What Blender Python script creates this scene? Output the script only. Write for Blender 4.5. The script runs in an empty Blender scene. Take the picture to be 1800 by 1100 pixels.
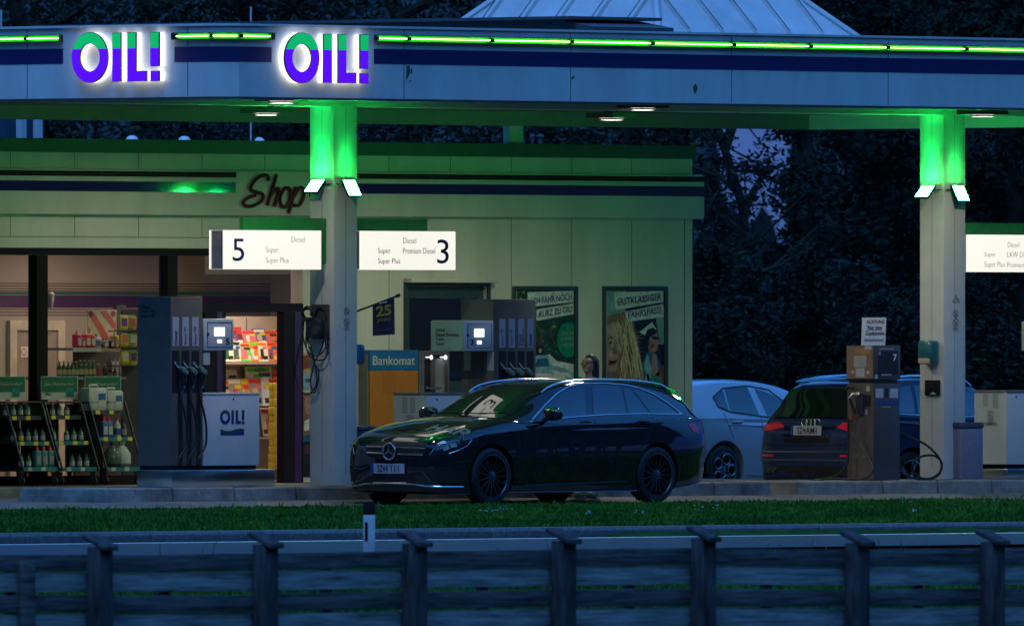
import bpy, bmesh, math, random
import numpy as np
from mathutils import Vector, Matrix
from mathutils.bvhtree import BVHTree
random.seed(7)
SC = bpy.context.scene
COL = SC.collection
R = math.radians

# ------------------------------------------------------------------ camera, sky, sun, exposure
PHI = R(47.2)             # the station's long axis (world X) runs 47 degrees away from the picture plane
FPX, HOR, CX, EYE = 29400.0, 572.0, 900.0, 2.033
RT = Vector((math.cos(PHI), -math.sin(PHI), 0)); FW = Vector((math.sin(PHI), math.cos(PHI), 0))
CAM = RT*2.087 - FW*196.0; CAM.z = EYE
cd = bpy.data.cameras.new('camera'); cam = bpy.data.objects.new('camera', cd); COL.objects.link(cam)
cam.location = CAM; cam.rotation_euler = (R(90), 0, -PHI)
cd.sensor_width = 36; cd.lens = 36*FPX/1800; cd.shift_y = (HOR-550)/1800
cd.clip_start = 1; cd.clip_end = 6000
cd.dof.use_dof = True; cd.dof.focus_distance = 196.5; cd.dof.aperture_fstop = 5.6
SC.camera = cam
wd = bpy.data.worlds.new('World'); SC.world = wd; wd.use_nodes = True
wn = wd.node_tree.nodes; wl = wd.node_tree.links
sky = wn.new('ShaderNodeTexSky'); sky.sky_type = 'NISHITA'; sky.sun_disc = False
sky.sun_elevation = R(30.0); sky.sun_rotation = R(200); sky.air_density = 1.0; sky.dust_density = 0.3; sky.ozone_density = 4.0
tint = wn.new('ShaderNodeMix'); tint.data_type = 'RGBA'; tint.blend_type = 'MULTIPLY'
tint.inputs[0].default_value = 1.0; tint.inputs[7].default_value = (0.20, 0.60, 1.22, 1)
tcw = wn.new('ShaderNodeTexCoord'); sxyz = wn.new('ShaderNodeSeparateXYZ'); wl.new(tcw.outputs['Generated'], sxyz.inputs[0])
rpw = wn.new('ShaderNodeValToRGB'); wl.new(sxyz.outputs[2], rpw.inputs[0])      # dusk: the low sky is dimmer and more violet than the high sky
rpw.color_ramp.elements[0].position = 0.10; rpw.color_ramp.elements[0].color = (0.024, 0.054, 0.22, 1); rpw.color_ramp.elements[1].position = 0.45; rpw.color_ramp.elements[1].color = (0.20, 0.60, 1.0, 1)
wl.new(rpw.outputs[0], tint.inputs[7])
wl.new(sky.outputs[0], tint.inputs[6]); wl.new(tint.outputs[2], wn['Background'].inputs[0])
wn['Background'].inputs[1].default_value = 0.073
sd = bpy.data.lights.new('sun', 'SUN'); so = bpy.data.objects.new('sun', sd); COL.objects.link(so)
sd.energy = 0.40; sd.angle = R(30); sd.color = (0.20, 0.46, 1.0); so.rotation_euler = (R(25), 0, R(-80))
SC.view_settings.view_transform = 'Standard'; SC.view_settings.look = 'None'
SC.view_settings.exposure = 2.0; SC.view_settings.gamma = 1.0
SC.cycles.max_bounces = 8; SC.cycles.sample_clamp_indirect = 4.0; SC.cycles.use_light_tree = True

# ------------------------------------------------------------------ photograph pixel -> point on a real plane
def on_v(x, v):
    a = (x-CX)/FPX; d = FW + RT*a; t = (v-CAM.y)/d.y
    return CAM.x + d.x*t, t
def on_u(x, u):
    a = (x-CX)/FPX; d = FW + RT*a; t = (u-CAM.x)/d.x
    return CAM.y + d.y*t, t
def zz(y, Z): return EYE + (HOR-y)*Z/FPX
def pv(x, y, v):
    u, t = on_v(x, v); return Vector((u, v, zz(y, t)))
def pu(x, y, u):
    v, t = on_u(x, u); return Vector((u, v, zz(y, t)))
def pz(x, y, z):
    t = (EYE-z)*FPX/(y-HOR); p = CAM + (FW + RT*((x-CX)/FPX))*t; p.z = z; return p
def rv(x0, y0, x1, y1, v):
    a = pv(x0, y1, v); b = pv(x1, y0, v); return a.x, b.x, a.z, b.z
def ray(x, y): return (FW + RT*((x-CX)/FPX) + Vector((0, 0, (HOR-y)/FPX))).normalized()

# ------------------------------------------------------------------ materials
def PM(name, col, rough=0.5, metal=0.0, var=0.12, scale=6.0, bump=0.0, coat=0.0, spec=0.5, stretch=None, col2=None, bscale=None):
    m = bpy.data.materials.new(name); m.use_nodes = True
    n = m.node_tree.nodes; l = m.node_tree.links; b = n['Principled BSDF']
    b.inputs['Roughness'].default_value = rough; b.inputs['Metallic'].default_value = metal
    b.inputs['Coat Weight'].default_value = coat; b.inputs['Specular IOR Level'].default_value = spec
    if coat: b.inputs['Coat Roughness'].default_value = 0.03
    tc = n.new('ShaderNodeTexCoord'); mp = n.new('ShaderNodeMapping'); l.new(tc.outputs['Object'], mp.inputs[0])
    if stretch: mp.inputs['Scale'].default_value = stretch
    no = n.new('ShaderNodeTexNoise'); no.inputs['Scale'].default_value = scale; no.inputs['Detail'].default_value = 6; no.inputs['Roughness'].default_value = 0.65
    l.new(mp.outputs[0], no.inputs[0])
    rp = n.new('ShaderNodeValToRGB'); l.new(no.outputs[0], rp.inputs[0])
    c2 = col2 or tuple(max(0, c*(1-var*2)) for c in col)
    c1 = tuple(min(1, c*(1+var)) for c in col)
    rp.color_ramp.elements[0].position = 0.3; rp.color_ramp.elements[1].position = 0.7
    rp.color_ramp.elements[0].color = (*c2, 1); rp.color_ramp.elements[1].color = (*c1, 1)
    l.new(rp.outputs[0], b.inputs['Base Color'])
    if var > 0.02:
        mr = n.new('ShaderNodeMapRange'); mr.inputs[3].default_value = max(0.02, rough*0.8); mr.inputs[4].default_value = min(1, rough*1.2)
        l.new(no.outputs[0], mr.inputs[0]); l.new(mr.outputs[0], b.inputs['Roughness'])
    if bump:
        n2 = n.new('ShaderNodeTexNoise'); n2.inputs['Scale'].default_value = bscale or scale*8; n2.inputs['Detail'].default_value = 5
        l.new(mp.outputs[0], n2.inputs[0])
        bp = n.new('ShaderNodeBump'); bp.inputs['Strength'].default_value = bump; bp.inputs['Distance'].default_value = 0.02
        l.new(n2.outputs[0], bp.inputs['Height']); l.new(bp.outputs[0], b.inputs['Normal'])
    return m
def EM(name, col, s, base=None):
    m = bpy.data.materials.new(name); m.use_nodes = True; b = m.node_tree.nodes['Principled BSDF']
    b.inputs['Base Color'].default_value = (*(base or col), 1); b.inputs['Roughness'].default_value = 0.4
    b.inputs['Emission Color'].default_value = (*col, 1); b.inputs['Emission Strength'].default_value = s/4.0    # the exposure is +2 stops
    return m
def GLASS(name, tintc=(0.9, 0.92, 0.92), refl=1.0):
    m = bpy.data.materials.new(name); m.use_nodes = True; n = m.node_tree.nodes; l = m.node_tree.links
    n.remove(n['Principled BSDF'])
    t = n.new('ShaderNodeBsdfTransparent'); t.inputs[0].default_value = (*tintc, 1)
    g = n.new('ShaderNodeBsdfGlossy'); g.inputs['Roughness'].default_value = 0.02
    f = n.new('ShaderNodeLayerWeight'); pw = n.new('ShaderNodeMath'); pw.operation = 'POWER'; pw.inputs[1].default_value = 5; ma = n.new('ShaderNodeMath'); ma.operation = 'MULTIPLY_ADD'; ma.inputs[1].default_value = 0.9; ma.inputs[2].default_value = 0.05*refl
    l.new(f.outputs['Facing'], pw.inputs[0]); l.new(pw.outputs[0], ma.inputs[0])
    mx = n.new('ShaderNodeMixShader'); l.new(ma.outputs[0], mx.inputs[0]); l.new(t.outputs[0], mx.inputs[1]); l.new(g.outputs[0], mx.inputs[2])
    l.new(mx.outputs[0], n['Material Output'].inputs[0]); return m

# ------------------------------------------------------------------ objects
def tag(o, label=None, cat=None, group=None, kind=None):
    if label: o['label'] = label
    if cat: o['category'] = cat
    if group: o['group'] = group
    if kind: o['kind'] = kind
    return o
def thing(name, label, cat, loc=(0, 0, 0), group=None, rz=0.0):
    o = bpy.data.objects.new(name, None); COL.objects.link(o); o.location = loc; o.rotation_euler = (0, 0, rz)
    o.empty_display_size = 0.2
    return tag(o, label, cat, group)
def wmat(o):
    m = Matrix.Identity(4)
    while o is not None:
        m = Matrix.LocRotScale(o.location, o.rotation_euler, o.scale) @ m; o = o.parent
    return m
def dup(root, loc=None, rz=None, label=None, group=None, scale=None):
    r = root.copy(); COL.objects.link(r)
    if loc is not None: r.location = loc
    if rz is not None: r.rotation_euler = (0, 0, rz)
    if scale is not None: r.scale = scale
    if label: r['label'] = label
    if group: r['group'] = group
    for ch in list(root.children):
        c = ch.copy(); COL.objects.link(c); c.parent = r
        for g in list(ch.children):
            d = g.copy(); COL.objects.link(d); d.parent = c
    return r
class MB:
    def __init__(s): s.v = []; s.f = []
    def add(s, vs, fs):
        k = len(s.v); s.v += [tuple(p) for p in vs]; s.f += [tuple(i+k for i in f) for f in fs]; return s
    def box(s, x0, x1, y0, y1, z0, z1):
        return s.add([(x0,y0,z0),(x1,y0,z0),(x1,y1,z0),(x0,y1,z0),(x0,y0,z1),(x1,y0,z1),(x1,y1,z1),(x0,y1,z1)],
                     [(0,3,2,1),(4,5,6,7),(0,1,5,4),(1,2,6,5),(2,3,7,6),(3,0,4,7)])
    def quad(s, a, b, c, d): return s.add([a, b, c, d], [(0, 1, 2, 3)])
    def prism(s, poly, vec):          # planar polygon (3D points) swept along vec
        n = len(poly); vec = Vector(vec); top = [Vector(p)+vec for p in poly]
        fs = [tuple(range(n))[::-1], tuple(range(n, 2*n))] + [(i, (i+1) % n, n+(i+1) % n, n+i) for i in range(n)]
        return s.add(list(poly)+top, fs)
    def tube(s, path, r, n=8, cap=True, r2=None):
        path = [Vector(p) for p in path]; k = len(path); vs = []; fs = []
        up = Vector((0, 0, 1)); prev = None
        for i, p in enumerate(path):
            d = (path[min(i+1, k-1)]-path[max(i-1, 0)]).normalized()
            if prev is None:
                a = d.cross(up);  a = a if a.length > 1e-3 else d.cross(Vector((1, 0, 0)))
            else: a = prev - d*prev.dot(d)
            a.normalize(); prev = a; b = d.cross(a)
            rr = r if r2 is None else r+(r2-r)*i/(k-1)
            vs += [p + a*rr*math.cos(t) + b*rr*math.sin(t) for t in [2*math.pi*j/n for j in range(n)]]
        for i in range(k-1):
            for j in range(n): fs.append((i*n+j, i*n+(j+1) % n, (i+1)*n+(j+1) % n, (i+1)*n+j))
        if cap: fs += [tuple(range(n))[::-1], tuple(range((k-1)*n, k*n))]
        return s.add(vs, fs)
    def lathe(s, prof, c=(0, 0, 0), axis='z', n=24, cap=True):     # prof: (r, h)
        vs = []; fs = []; c = Vector(c); k = len(prof)
        for (r, h) in prof:
            for j in range(n):
                t = 2*math.pi*j/n; a, b = r*math.cos(t), r*math.sin(t)
                vs.append(c + (Vector((a, b, h)) if axis == 'z' else Vector((a, h, b)) if axis == 'y' else Vector((h, a, b))))
        for i in range(k-1):
            for j in range(n): fs.append((i*n+j, i*n+(j+1) % n, (i+1)*n+(j+1) % n, (i+1)*n+j))
        if cap and prof[0][0] > 1e-4: fs.append(tuple(range(n))[::-1])
        if cap and prof[-1][0] > 1e-4: fs.append(tuple(range((k-1)*n, k*n)))
        return s.add(vs, fs)
    def build(s, name, mat, parent=None, bevel=0.0, smooth=False, origin=None, local=False, angle=35, merge=False):
        me = bpy.data.meshes.new(name); o = bpy.data.objects.new(name, me); COL.objects.link(o)
        vs = s.v
        if parent is not None:
            o.parent = parent
            if not local:
                iv = wmat(parent).inverted(); vs = [iv @ Vector(p) for p in vs]
        elif origin is not None:
            o.location = origin; og = Vector(origin); vs = [Vector(p)-og for p in vs]
        me.from_pydata([tuple(p) for p in vs], [], s.f)
        bm = bmesh.new(); bm.from_mesh(me)
        if merge: bmesh.ops.remove_doubles(bm, verts=bm.verts, dist=1e-5)
        if bevel:
            es = [e for e in bm.edges if len(e.link_faces) == 2 and e.calc_face_angle(0) > R(40)]
            bmesh.ops.bevel(bm, geom=es, offset=bevel, segments=2, affect='EDGES', profile=0.5, clamp_overlap=True)
        bmesh.ops.recalc_face_normals(bm, faces=bm.faces)
        bm.to_mesh(me); bm.free()
        if smooth or bevel:
            me.polygons.foreach_set('use_smooth', [True]*len(me.polygons)); me.set_sharp_from_angle(angle=R(angle))
        me.materials.append(mat); return o
TEXTQ = []
def text_px(parent, s, mat, plane, x0, y0, x1, y1, up=False, name='lettering', flip=False, off=0.004, ext=0.001, bold=0.0, shear=0.0):
    k, c = plane
    a, b = (pv(x0, y1, c), pv(x1, y0, c)) if k == 'v' else (pu(x0, y1, c), pu(x1, y0, c))
    dz = b.z-a.z; w = abs(b.x-a.x) if k == 'v' else abs(b.y-a.y)
    n = Vector((0, -off, 0)) if k == 'v' else Vector((-off, 0, 0))
    X = Vector((1, 0, 0)) if k == 'v' else Vector((0, -1, 0)); Z = Vector((0, 0, 1))
    if up: TEXTQ.append((parent, s, mat, a+n+X*w, 1.0, (Z, -X), name, 1.0, ext, 0.0, 'LEFT', shear, bold, None, (dz, w)))
    else: TEXTQ.append((parent, s, mat, a+n, 1.0, (X, Z), name, 1.0, ext, 0.0, 'LEFT', shear, bold, None, (w, dz)))
def text(parent, s, mat, pos, size, face='-v', name='lettering', sx=1.0, ext=0.001, rot=0.0, align='LEFT', shear=0.0, bold=0.0, drape=None):
    TEXTQ.append((parent, s, mat, Vector(pos), size, face, name, sx, ext, rot, align, shear, bold, drape, None))
def flush_text():
    ts = bpy.data.scenes.new('text_scene'); tmp = []
    for q in TEXTQ:
        c = bpy.data.curves.new('t', 'FONT'); c.body = q[1]; c.size = q[4]; c.extrude = q[8]; c.align_x = q[10]; c.shear = q[11]; c.offset = q[12]*0.02; c.resolution_u = 3
        o = bpy.data.objects.new('t', c); ts.collection.objects.link(o); tmp.append(o)
    vl = ts.view_layers[0]; vl.update(); dg = vl.depsgraph; dg.update()
    for q, o in zip(TEXTQ, tmp):
        me = bpy.data.meshes.new_from_object(o.evaluated_get(dg)); me.name = q[6]
        parent, s, mat, pos, size, face, name, sx, ext, rot, al, sh, bd, drape, fit = q
        X, Y = {'-v': ((1,0,0),(0,0,1)), '-u': ((0,-1,0),(0,0,1)), '+v': ((-1,0,0),(0,0,1)), '+u': ((0,1,0),(0,0,1)), 'up-u': ((0,-1,0),(1,0,0))}[face] if isinstance(face, str) else face
        if fit is not None:
            n = len(me.vertices); co = np.empty(n*3, dtype=np.float32); me.vertices.foreach_get('co', co); co = co.reshape(-1, 3)
            mn = co.min(0); mx = co.max(0); co[:, 0] = (co[:, 0]-mn[0])*fit[0]/max(1e-6, mx[0]-mn[0]); co[:, 1] = (co[:, 1]-mn[1])*fit[1]/max(1e-6, mx[1]-mn[1])
            me.vertices.foreach_set('co', co.ravel())
        X = Vector(X); Y = Vector(Y); N = X.cross(Y); c, sn = math.cos(rot), math.sin(rot)
        X2 = X*c + Y*sn; Y2 = Y*c - X*sn
        M = Matrix([[X2[i]*sx, Y2[i], N[i], pos[i]] for i in range(3)]+[[0, 0, 0, 1]])
        me.transform(M)
        if drape is not None:
            bm = bmesh.new(); bm.from_mesh(me)
            bmesh.ops.triangulate(bm, faces=bm.faces)
            bmesh.ops.subdivide_edges(bm, edges=[e for e in bm.edges if e.calc_length() > 0.05], cuts=3)
            bvh, dr, off = drape
            for vt in bm.verts:
                h = bvh.ray_cast(vt.co - Vector(dr)*1.0, Vector(dr))
                if h[0] is not None: vt.co = h[0] + h[1]*off
            bm.to_mesh(me); bm.free()
        if parent is not None: me.transform(wmat(parent).inverted())
        me.materials.clear(); me.materials.append(mat)
        ob = bpy.data.objects.new(name, me); COL.objects.link(ob); ob.parent = parent
    for o in tmp: bpy.data.objects.remove(o)
    bpy.data.scenes.remove(ts)
def wave(t): return t*t*(3-2*t)
def sstep(a, b, x):
    t = min(1, max(0, (x-a)/(b-a))); return t*t*(3-2*t)

# ------------------------------------------------------------------ shared materials
M = {}
M['fascia'] = PM('white_fascia_metal', (0.63, 0.65, 0.67), 0.45, var=0.09, scale=1.6, stretch=(1, 1, .3))
M['navy'] = PM('navy_stripe', (0.006, 0.007, 0.11), 0.6, var=0.04)
M['navy_gloss'] = PM('navy_stripe_gloss', (0.006, 0.008, 0.05), 0.055, var=0.0, spec=.4)
M['black'] = PM('black_metal', (0.012, 0.012, 0.013), 0.75, var=0.1, spec=.12)
M['darkgrey'] = PM('dark_grey_metal', (0.06, 0.062, 0.068), 0.5, var=0.06, spec=.2)
M['pump'] = PM('pump_grey_paint', (0.125, 0.108, 0.098), 0.5, var=0.10, scale=3, spec=.15)
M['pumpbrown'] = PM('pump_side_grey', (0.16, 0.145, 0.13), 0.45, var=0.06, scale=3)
M['pumpwhite'] = PM('pump_white_paint', (0.60, 0.57, 0.58), 0.4, var=0.04, scale=3)
M['steel'] = PM('brushed_steel', (0.55, 0.56, 0.58), 0.25, metal=1.0, var=0.08, scale=4, stretch=(1, 1, 12))
M['column'] = PM('column_paint', (0.60, 0.60, 0.58), 0.55, var=0.06, scale=2.2, bump=0.08)
M['cream'] = PM('cream_panel', (0.60, 0.58, 0.50), 0.5, var=0.10, scale=1.1, bump=0.05, stretch=(1, 1, .25))
M['greenflash'] = PM('dark_green_flashing', (0.03, 0.10, 0.07), 0.5)
M['greenfin'] = PM('green_fin', (0.02, 0.26, 0.06), 0.5)
M['kerb'] = PM('kerb_concrete', (0.22, 0.205, 0.185), 0.85, var=0.35, scale=2.2, bump=0.5)
M['asphalt'] = PM('asphalt', (0.085, 0.085, 0.09), 0.85, var=0.2, scale=3, bump=0.5, bscale=160)
M['concrete'] = PM('forecourt_concrete', (0.135, 0.125, 0.11), 0.75, var=0.35, scale=0.7, bump=0.3, bscale=60)
M['white'] = PM('white_plastic', (0.75, 0.75, 0.74), 0.4, var=0.03)
M['ink'] = PM('black_ink', (0.012, 0.012, 0.016), 0.5, var=0.02)
M['inkgrey'] = PM('grey_ink', (0.16, 0.16, 0.19), 0.5, var=0.02)
M['inknavy'] = PM('navy_ink', (0.010, 0.02, 0.16), 0.5, var=0.02)
M['rubber'] = PM('black_rubber', (0.012, 0.012, 0.013), 0.55, var=0.1)
M['chrome'] = PM('chrome', (0.75, 0.76, 0.78), 0.12, metal=1.0, var=0.02)
M['signlit'] = EM('lit_white_acrylic', (1.0, 0.965, 0.85), 0.93, (0.3, 0.3, 0.3))
M['screen'] = EM('lit_screen', (0.95, 1.0, 1.0), 1.6)
M['lampwarm'] = EM('lamp_lens', (1.0, 0.90, 0.80), 14.0)
M['flood'] = EM('green_flood_lens', (0.014, 1.0, 0.12), 400.0)
M['neon'] = EM('green_neon_tube', (0.62, 1.0, 0.26), 6.0)
M['floodrear'] = EM('green_flood_lens_rear', (0.002, 1.0, 0.18), 230.0)
M['channel'] = PM('green_lit_channel', (0.006, 0.85, 0.006), 0.5, var=.03)  # green of the neon light put into the channel's own colour
M['oilgreen'] = EM('sign_green_face', (0.004, 0.52, 0.15), 0.85, (0.0, 0.2, 0.05))
M['oilpurple'] = EM('sign_purple_face', (0.10, 0.002, 1.0), 0.95, (0.03, 0.0, 0.3))
M['halo'] = EM('sign_halo_light', (1.0, 0.95, 0.88), 1.5)
M['bronze'] = PM('bronze_letter_side', (0.10, 0.06, 0.05), 0.5)
# ------------------------------------------------------------------ canopy
VF = -2.6; VR = 6.95; UR = 16.1; CH = 0.225
UA = on_v(420, VF)[0]; UL = UA - CH
ZB, ZT = 4.645, 5.452
canopy = thing('station_canopy', 'wide pale filling station canopy with navy stripe and green neon line round its edge', 'canopy', (UL, VF, ZB))
PLAN = [(UL, VR), (UL, VF+CH), (UA, VF), (UR, VF), (UR, VR)]
def offs(d):      # plan polygon moved outwards by d
    k = d*0.4142
    return [(UL-d, VR+d), (UL-d, VF+CH-k), (UA-k, VF-d), (UR+d, VF-d), (UR+d, VR+d)]
def ring(d0, d1, z0, z1, mb=None):
    mb = mb or MB(); a = offs(d0); b = offs(d1)
    for i in range(5):
        j = (i+1) % 5
        mb.prism([(*a[i], z0), (*b[i], z0), (*b[j], z0), (*a[j], z0)], (0, 0, z1-z0))
    return mb
ring(-0.14, 0, ZB, ZT).build('fascia', M['fascia'], canopy)
ring(-0.14, 0.03, ZT+0.002, ZT+0.028).build('top_trim', M['fascia'], canopy)
ring(-0.14, 0.012, ZB-0.028, ZB-0.002).build('bottom_trim', M['darkgrey'], canopy)
for x in (710, 1003, 1286, 1561):                                # panel joints
    u = on_v(x, VF)[0]; MB().box(u-0.004, u+0.004, VF-0.003, VF+0.002, ZB+0.01, ZT-0.01).build('panel_joint', M['darkgrey'], canopy)
for x in (48, 330):
    v = on_u(x, UL)[0]; MB().box(UL-0.003, UL+0.002, v-0.004, v+0.004, ZB+0.01, ZT-0.01).build('panel_joint', M['darkgrey'], canopy)
M['ceiling'] = PM('canopy_ceiling', (0.20, 0.22, 0.20), 0.6, var=0.06)
mb = MB().box(UL+0.16, UR-0.16, VF+0.16, VR-0.16, 4.70, 4.80)
mb.build('ceiling', M['ceiling'], canopy)
MB().box(UL+0.16, UR-0.16, 0.05, 0.34, 4.597, 4.697).build('beam', M['column'], canopy)
MB().box(UL+0.16, UR-0.16, 6.65, 6.79, 4.515, 4.697).build('rear_beam', M['ceiling'], canopy)
MB().box(UR-0.30, UR-0.161, VF+0.16, 6.649, 4.515, 4.697).build('end_beam', M['column'], canopy)
for x, y in ((905, 6.72),):
    u0 = on_v(905, y)[0]; u1 = on_v(928, y)[0]
    MB().box(u0, u1, y+.08, y+0.2, pv(905, 250, y).z-0.05, 4.695).build('roof_post', M['column'], canopy, bevel=0.006)
# stripes and neon channels: (kind, from, to) along the three visible facets
ZN0, ZN1 = pv(660, 74, VF).z, pv(660, 61.5, VF).z
ZS0, ZS1 = pv(660, 112.6, VF).z, pv(660, 86.3, VF).z
def strip_front(u0, u1, d0, d1, z0, z1, mb): mb.box(u0, u1, VF-d1, VF-d0, z0, z1)
def strip_left(v0, v1, d0, d1, z0, z1, mb): mb.box(UL-d1, UL-d0, v0, v1, z0, z1)
def neon(path, name='neon_channel', tubes=()):
    """path: plan points of the channel's back line (already on the fascia face), tubes: lengths along it"""
    n = len(path); pts = [Vector((*p, 0)) for p in path]
    nor = []
    for i in range(n):
        ds = []
        if i > 0: ds.append((pts[i]-pts[i-1]).normalized())
        if i < n-1: ds.append((pts[i+1]-pts[i]).normalized())
        d = sum(ds, Vector()).normalized(); m = Vector((d.y, -d.x, 0)); m /= max(0.5, m.dot(Vector((ds[0].y, -ds[0].x, 0)))); nor.append(m)
    back, lips = MB(), MB()
    def slab(mb, a, b, z0, z1):
        for i in range(n-1):
            q = [pts[i]+nor[i]*a, pts[i+1]+nor[i+1]*a, pts[i+1]+nor[i+1]*b, pts[i]+nor[i]*b]
            mb.prism([(p.x, p.y, z0) for p in q], (0, 0, z1-z0))
    slab(back, 0.003, 0.012, ZN0+0.008, ZN1-0.008)
    slab(lips, 0.003, 0.062, ZN0, ZN0+0.007); slab(lips, 0.003, 0.062, ZN1-0.007, ZN1)
    for e, k in ((0, 1), (n-1, -1)):
        d = (pts[1]-pts[0]).normalized() if e == 0 else (pts[-1]-pts[-2]).normalized()
        a = pts[e]; b = a + d*0.012*k
        lips.prism([(p.x, p.y, ZN0+0.0075) for p in (a+nor[e]*0.003, b+nor[e]*0.003, b+nor[e]*0.062, a+nor[e]*0.062)], (0, 0, ZN1-ZN0-0.015))
    ch = back.build(name, M['channel'], canopy)
    lips.build('channel_lip', M['darkgrey'], ch)
    zc = (ZN0+ZN1)/2
    L = [0.0]
    for i in range(n-1): L.append(L[-1]+(pts[i+1]-pts[i]).length)
    def at(s):
        for i in range(n-1):
            if s <= L[i+1]+1e-6:
                f = (s-L[i])/(L[i+1]-L[i]); p = pts[i].lerp(pts[i+1], f)+nor[i].lerp(nor[i+1], f)*0.040; return (p.x, p.y, zc)
        p = pts[-1]+nor[-1]*0.04; return (p.x, p.y, zc)
    for s0, s1 in tubes:
        ks = [s0+0.03] + [l for l in L if s0+0.05 < l < s1-0.05] + [s1-0.03]
        MB().tube([at(s) for s in ks], 0.0065, 8).build('neon_tube', M['neon'], ch, smooth=True)
        MB().tube([at(s0), at(s0+0.032)], 0.021, 8).build('tube_holder', M['black'], ch)
# right-hand run
ua = on_v(657, VF)[0]
js = [on_v(x, VF)[0] for x in (657, 714, 860, 1000, 1142, 1285, 1420, 1556, 1694)]; step = js[-1]-js[-2]
while js[-1] < UR-1.6: js.append(js[-1]+step)
neon([(ua, VF), (js[-1], VF)], tubes=[(a-ua, b-ua) for a, b in zip(js[:-1], js[1:])])
# run round the corner
va = on_u(307, UL)[0]; ub = on_v(477, VF)[0]
l1 = va-(VF+CH); l2 = l1+CH*1.4142; l3 = l2+ub-UA
neon([(UL, va), (UL, VF+CH), (UA, VF), (ub, VF)], tubes=[(0.03, l1), (l1, l2), (l2, l3-0.03)])
v1 = on_u(111, UL)[0]; vj = on_u(48, UL)[0]
neon([(UL, VR-0.5), (UL, v1)], tubes=[(VR-0.5-vj-1.43*k-1.43, VR-0.5-vj-1.43*k) for k in range(3)]+[(VR-0.5-vj, VR-0.5-v1)])
st = MB(); strip_front(ua, UR, 0.001, 0.005, ZS0, ZS1, st); st.build('navy_stripe', M['navy'], canopy)
st = MB(); strip_left(VF+CH, va, 0.001, 0.005, ZS0, ZS1, st); strip_front(UA, ub, 0.001, 0.005, ZS0, ZS1, st)
k = 0.005; st.prism([(UL, VF+CH, ZS0), (UA, VF, ZS0), (UA-k*0.414, VF-k, ZS0), (UL-k, VF+CH-k*0.414, ZS0)], (0, 0, ZS1-ZS0)); st.build('navy_stripe', M['navy'], canopy)
st = MB(); strip_left(v1, VR, 0.001, 0.005, ZS0, ZS1, st); st.build('navy_stripe', M['navy'], canopy)
for poly in ([(714.5, 115.5), (720, 116), (721, 128), (717, 137), (714, 142)], [(722, 121), (725, 122), (724.5, 131), (722, 128)], [(716, 146), (723, 140), (722, 143)],
             [(1004, 138), (1008, 133), (1010, 137), (1005, 141)], [(1218, 153), (1222, 147), (1226, 153), (1225, 160), (1222, 166), (1219, 160)]):
    MB().prism([pv(x, y, VF-0.001) for x, y in poly], (0, -0.002, 0)).build('paint_chip', M['greenflash'], canopy)

# illuminated letters -------------------------------------------------
def clip(bm, co, no, keep_above):
    g = bm.verts[:]+bm.edges[:]+bm.faces[:]
    bmesh.ops.bisect_plane(bm, geom=g, plane_co=co, plane_no=no, clear_inner=keep_above, clear_outer=not keep_above)
def letter_polys(ch):     # list of closed outlines in letter units (height 1), or a ring
    if ch == 'I': return [[(0, 0), (.25, 0), (.25, 1), (0, 1)]]
    if ch == 'L': return [[(0, 0), (.55, 0), (.55, .215), (.245, .215), (.245, 1), (0, 1)]]
    if ch == '!': return [[(0, 0), (.25, 0), (.25, .21), (0, .21)], [(0, .30), (.25, .30), (.25, 1), (0, 1)]]
def letter_mesh(mb, ch, f, d0, d1, inset=0.0):
    if ch == 'O':
        n = 72
        for i in range(n):
            a, b = 2*math.pi*i/n, 2*math.pi*(i+1)/n
            q = [(.518+r*math.cos(t), .5+r*math.sin(t)) for r, t in ((.518-inset, a), (.518-inset, b), (.283+inset, b), (.283+inset, a))]
            p = [f(x, y, d0) for x, y in q]; mb.prism(p, f(*q[0], d1)-p[0])
    else:
        for poly in letter_polys(ch):
            c = (sum(p[0] for p in poly)/len(poly), sum(p[1] for p in poly)/len(poly))
            if inset:
                poly2 = []
                n = len(poly)
                for i in range(n):
                    a = Vector(poly[i-1]); b = Vector(poly[i]); d = Vector(poly[(i+1) % n])
                    e1 = (b-a).normalized(); e2 = (d-b).normalized(); n1 = Vector((-e1.y, e1.x)); n2 = Vector((-e2.y, e2.x))
                    poly2.append(tuple(b+(n1+n2)*inset))
                poly = poly2
            p = [f(x, y, d0) for x, y in poly]; mb.prism(p, f(*poly[0], d1)-p[0])
OFFX = {'O': 0.0, 'I': 1.155, 'L': 1.587, '!': 2.238}
def oil_sign(frame, H, label, loc):
    t = thing('illuminated_sign', label, 'sign', loc, 'lit letter signs on the canopy edge')
    for ch in 'OIL!':
        f = lambda x, y, d, o=OFFX[ch]: frame((x+o)*H, y*H, d)
        mb = MB(); letter_mesh(mb, ch, f, 0.088, 0.108); body = mb.build('letter', M['bronze'], t, merge=True)
        for nm, mat, above in (('green_face', M['oilgreen'], True), ('purple_face', M['oilpurple'], False)):
            mb = MB(); letter_mesh(mb, ch, f, 0.109, 0.113, 0.012); o = mb.build(nm, mat, body, merge=True)
            bm = bmesh.new(); bm.from_mesh(o.data); zc = f(0, .675, 0).z - wmat(body).translation.z
            clip(bm, (0, 0, zc), (0, 0, 1), above); bm.to_mesh(o.data); bm.free()
        mb = MB(); letter_mesh(mb, ch, f, 0.022, 0.087, 0.006); mb.build('halo_light', M['halo'], body, merge=True)
    return t
a = pv(500.5, 145, VF-0.11); b = pv(500.5, 58.6, VF-0.11); H = b.z-a.z
oil_sign(lambda x, y, d: Vector((a.x+x, VF-d, a.z+y)), H, 'glowing lettering with white halo on the long right-hand canopy side above the column', (a.x, VF, a.z))
a2 = pu(125.5, 145, UL-0.11)
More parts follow.
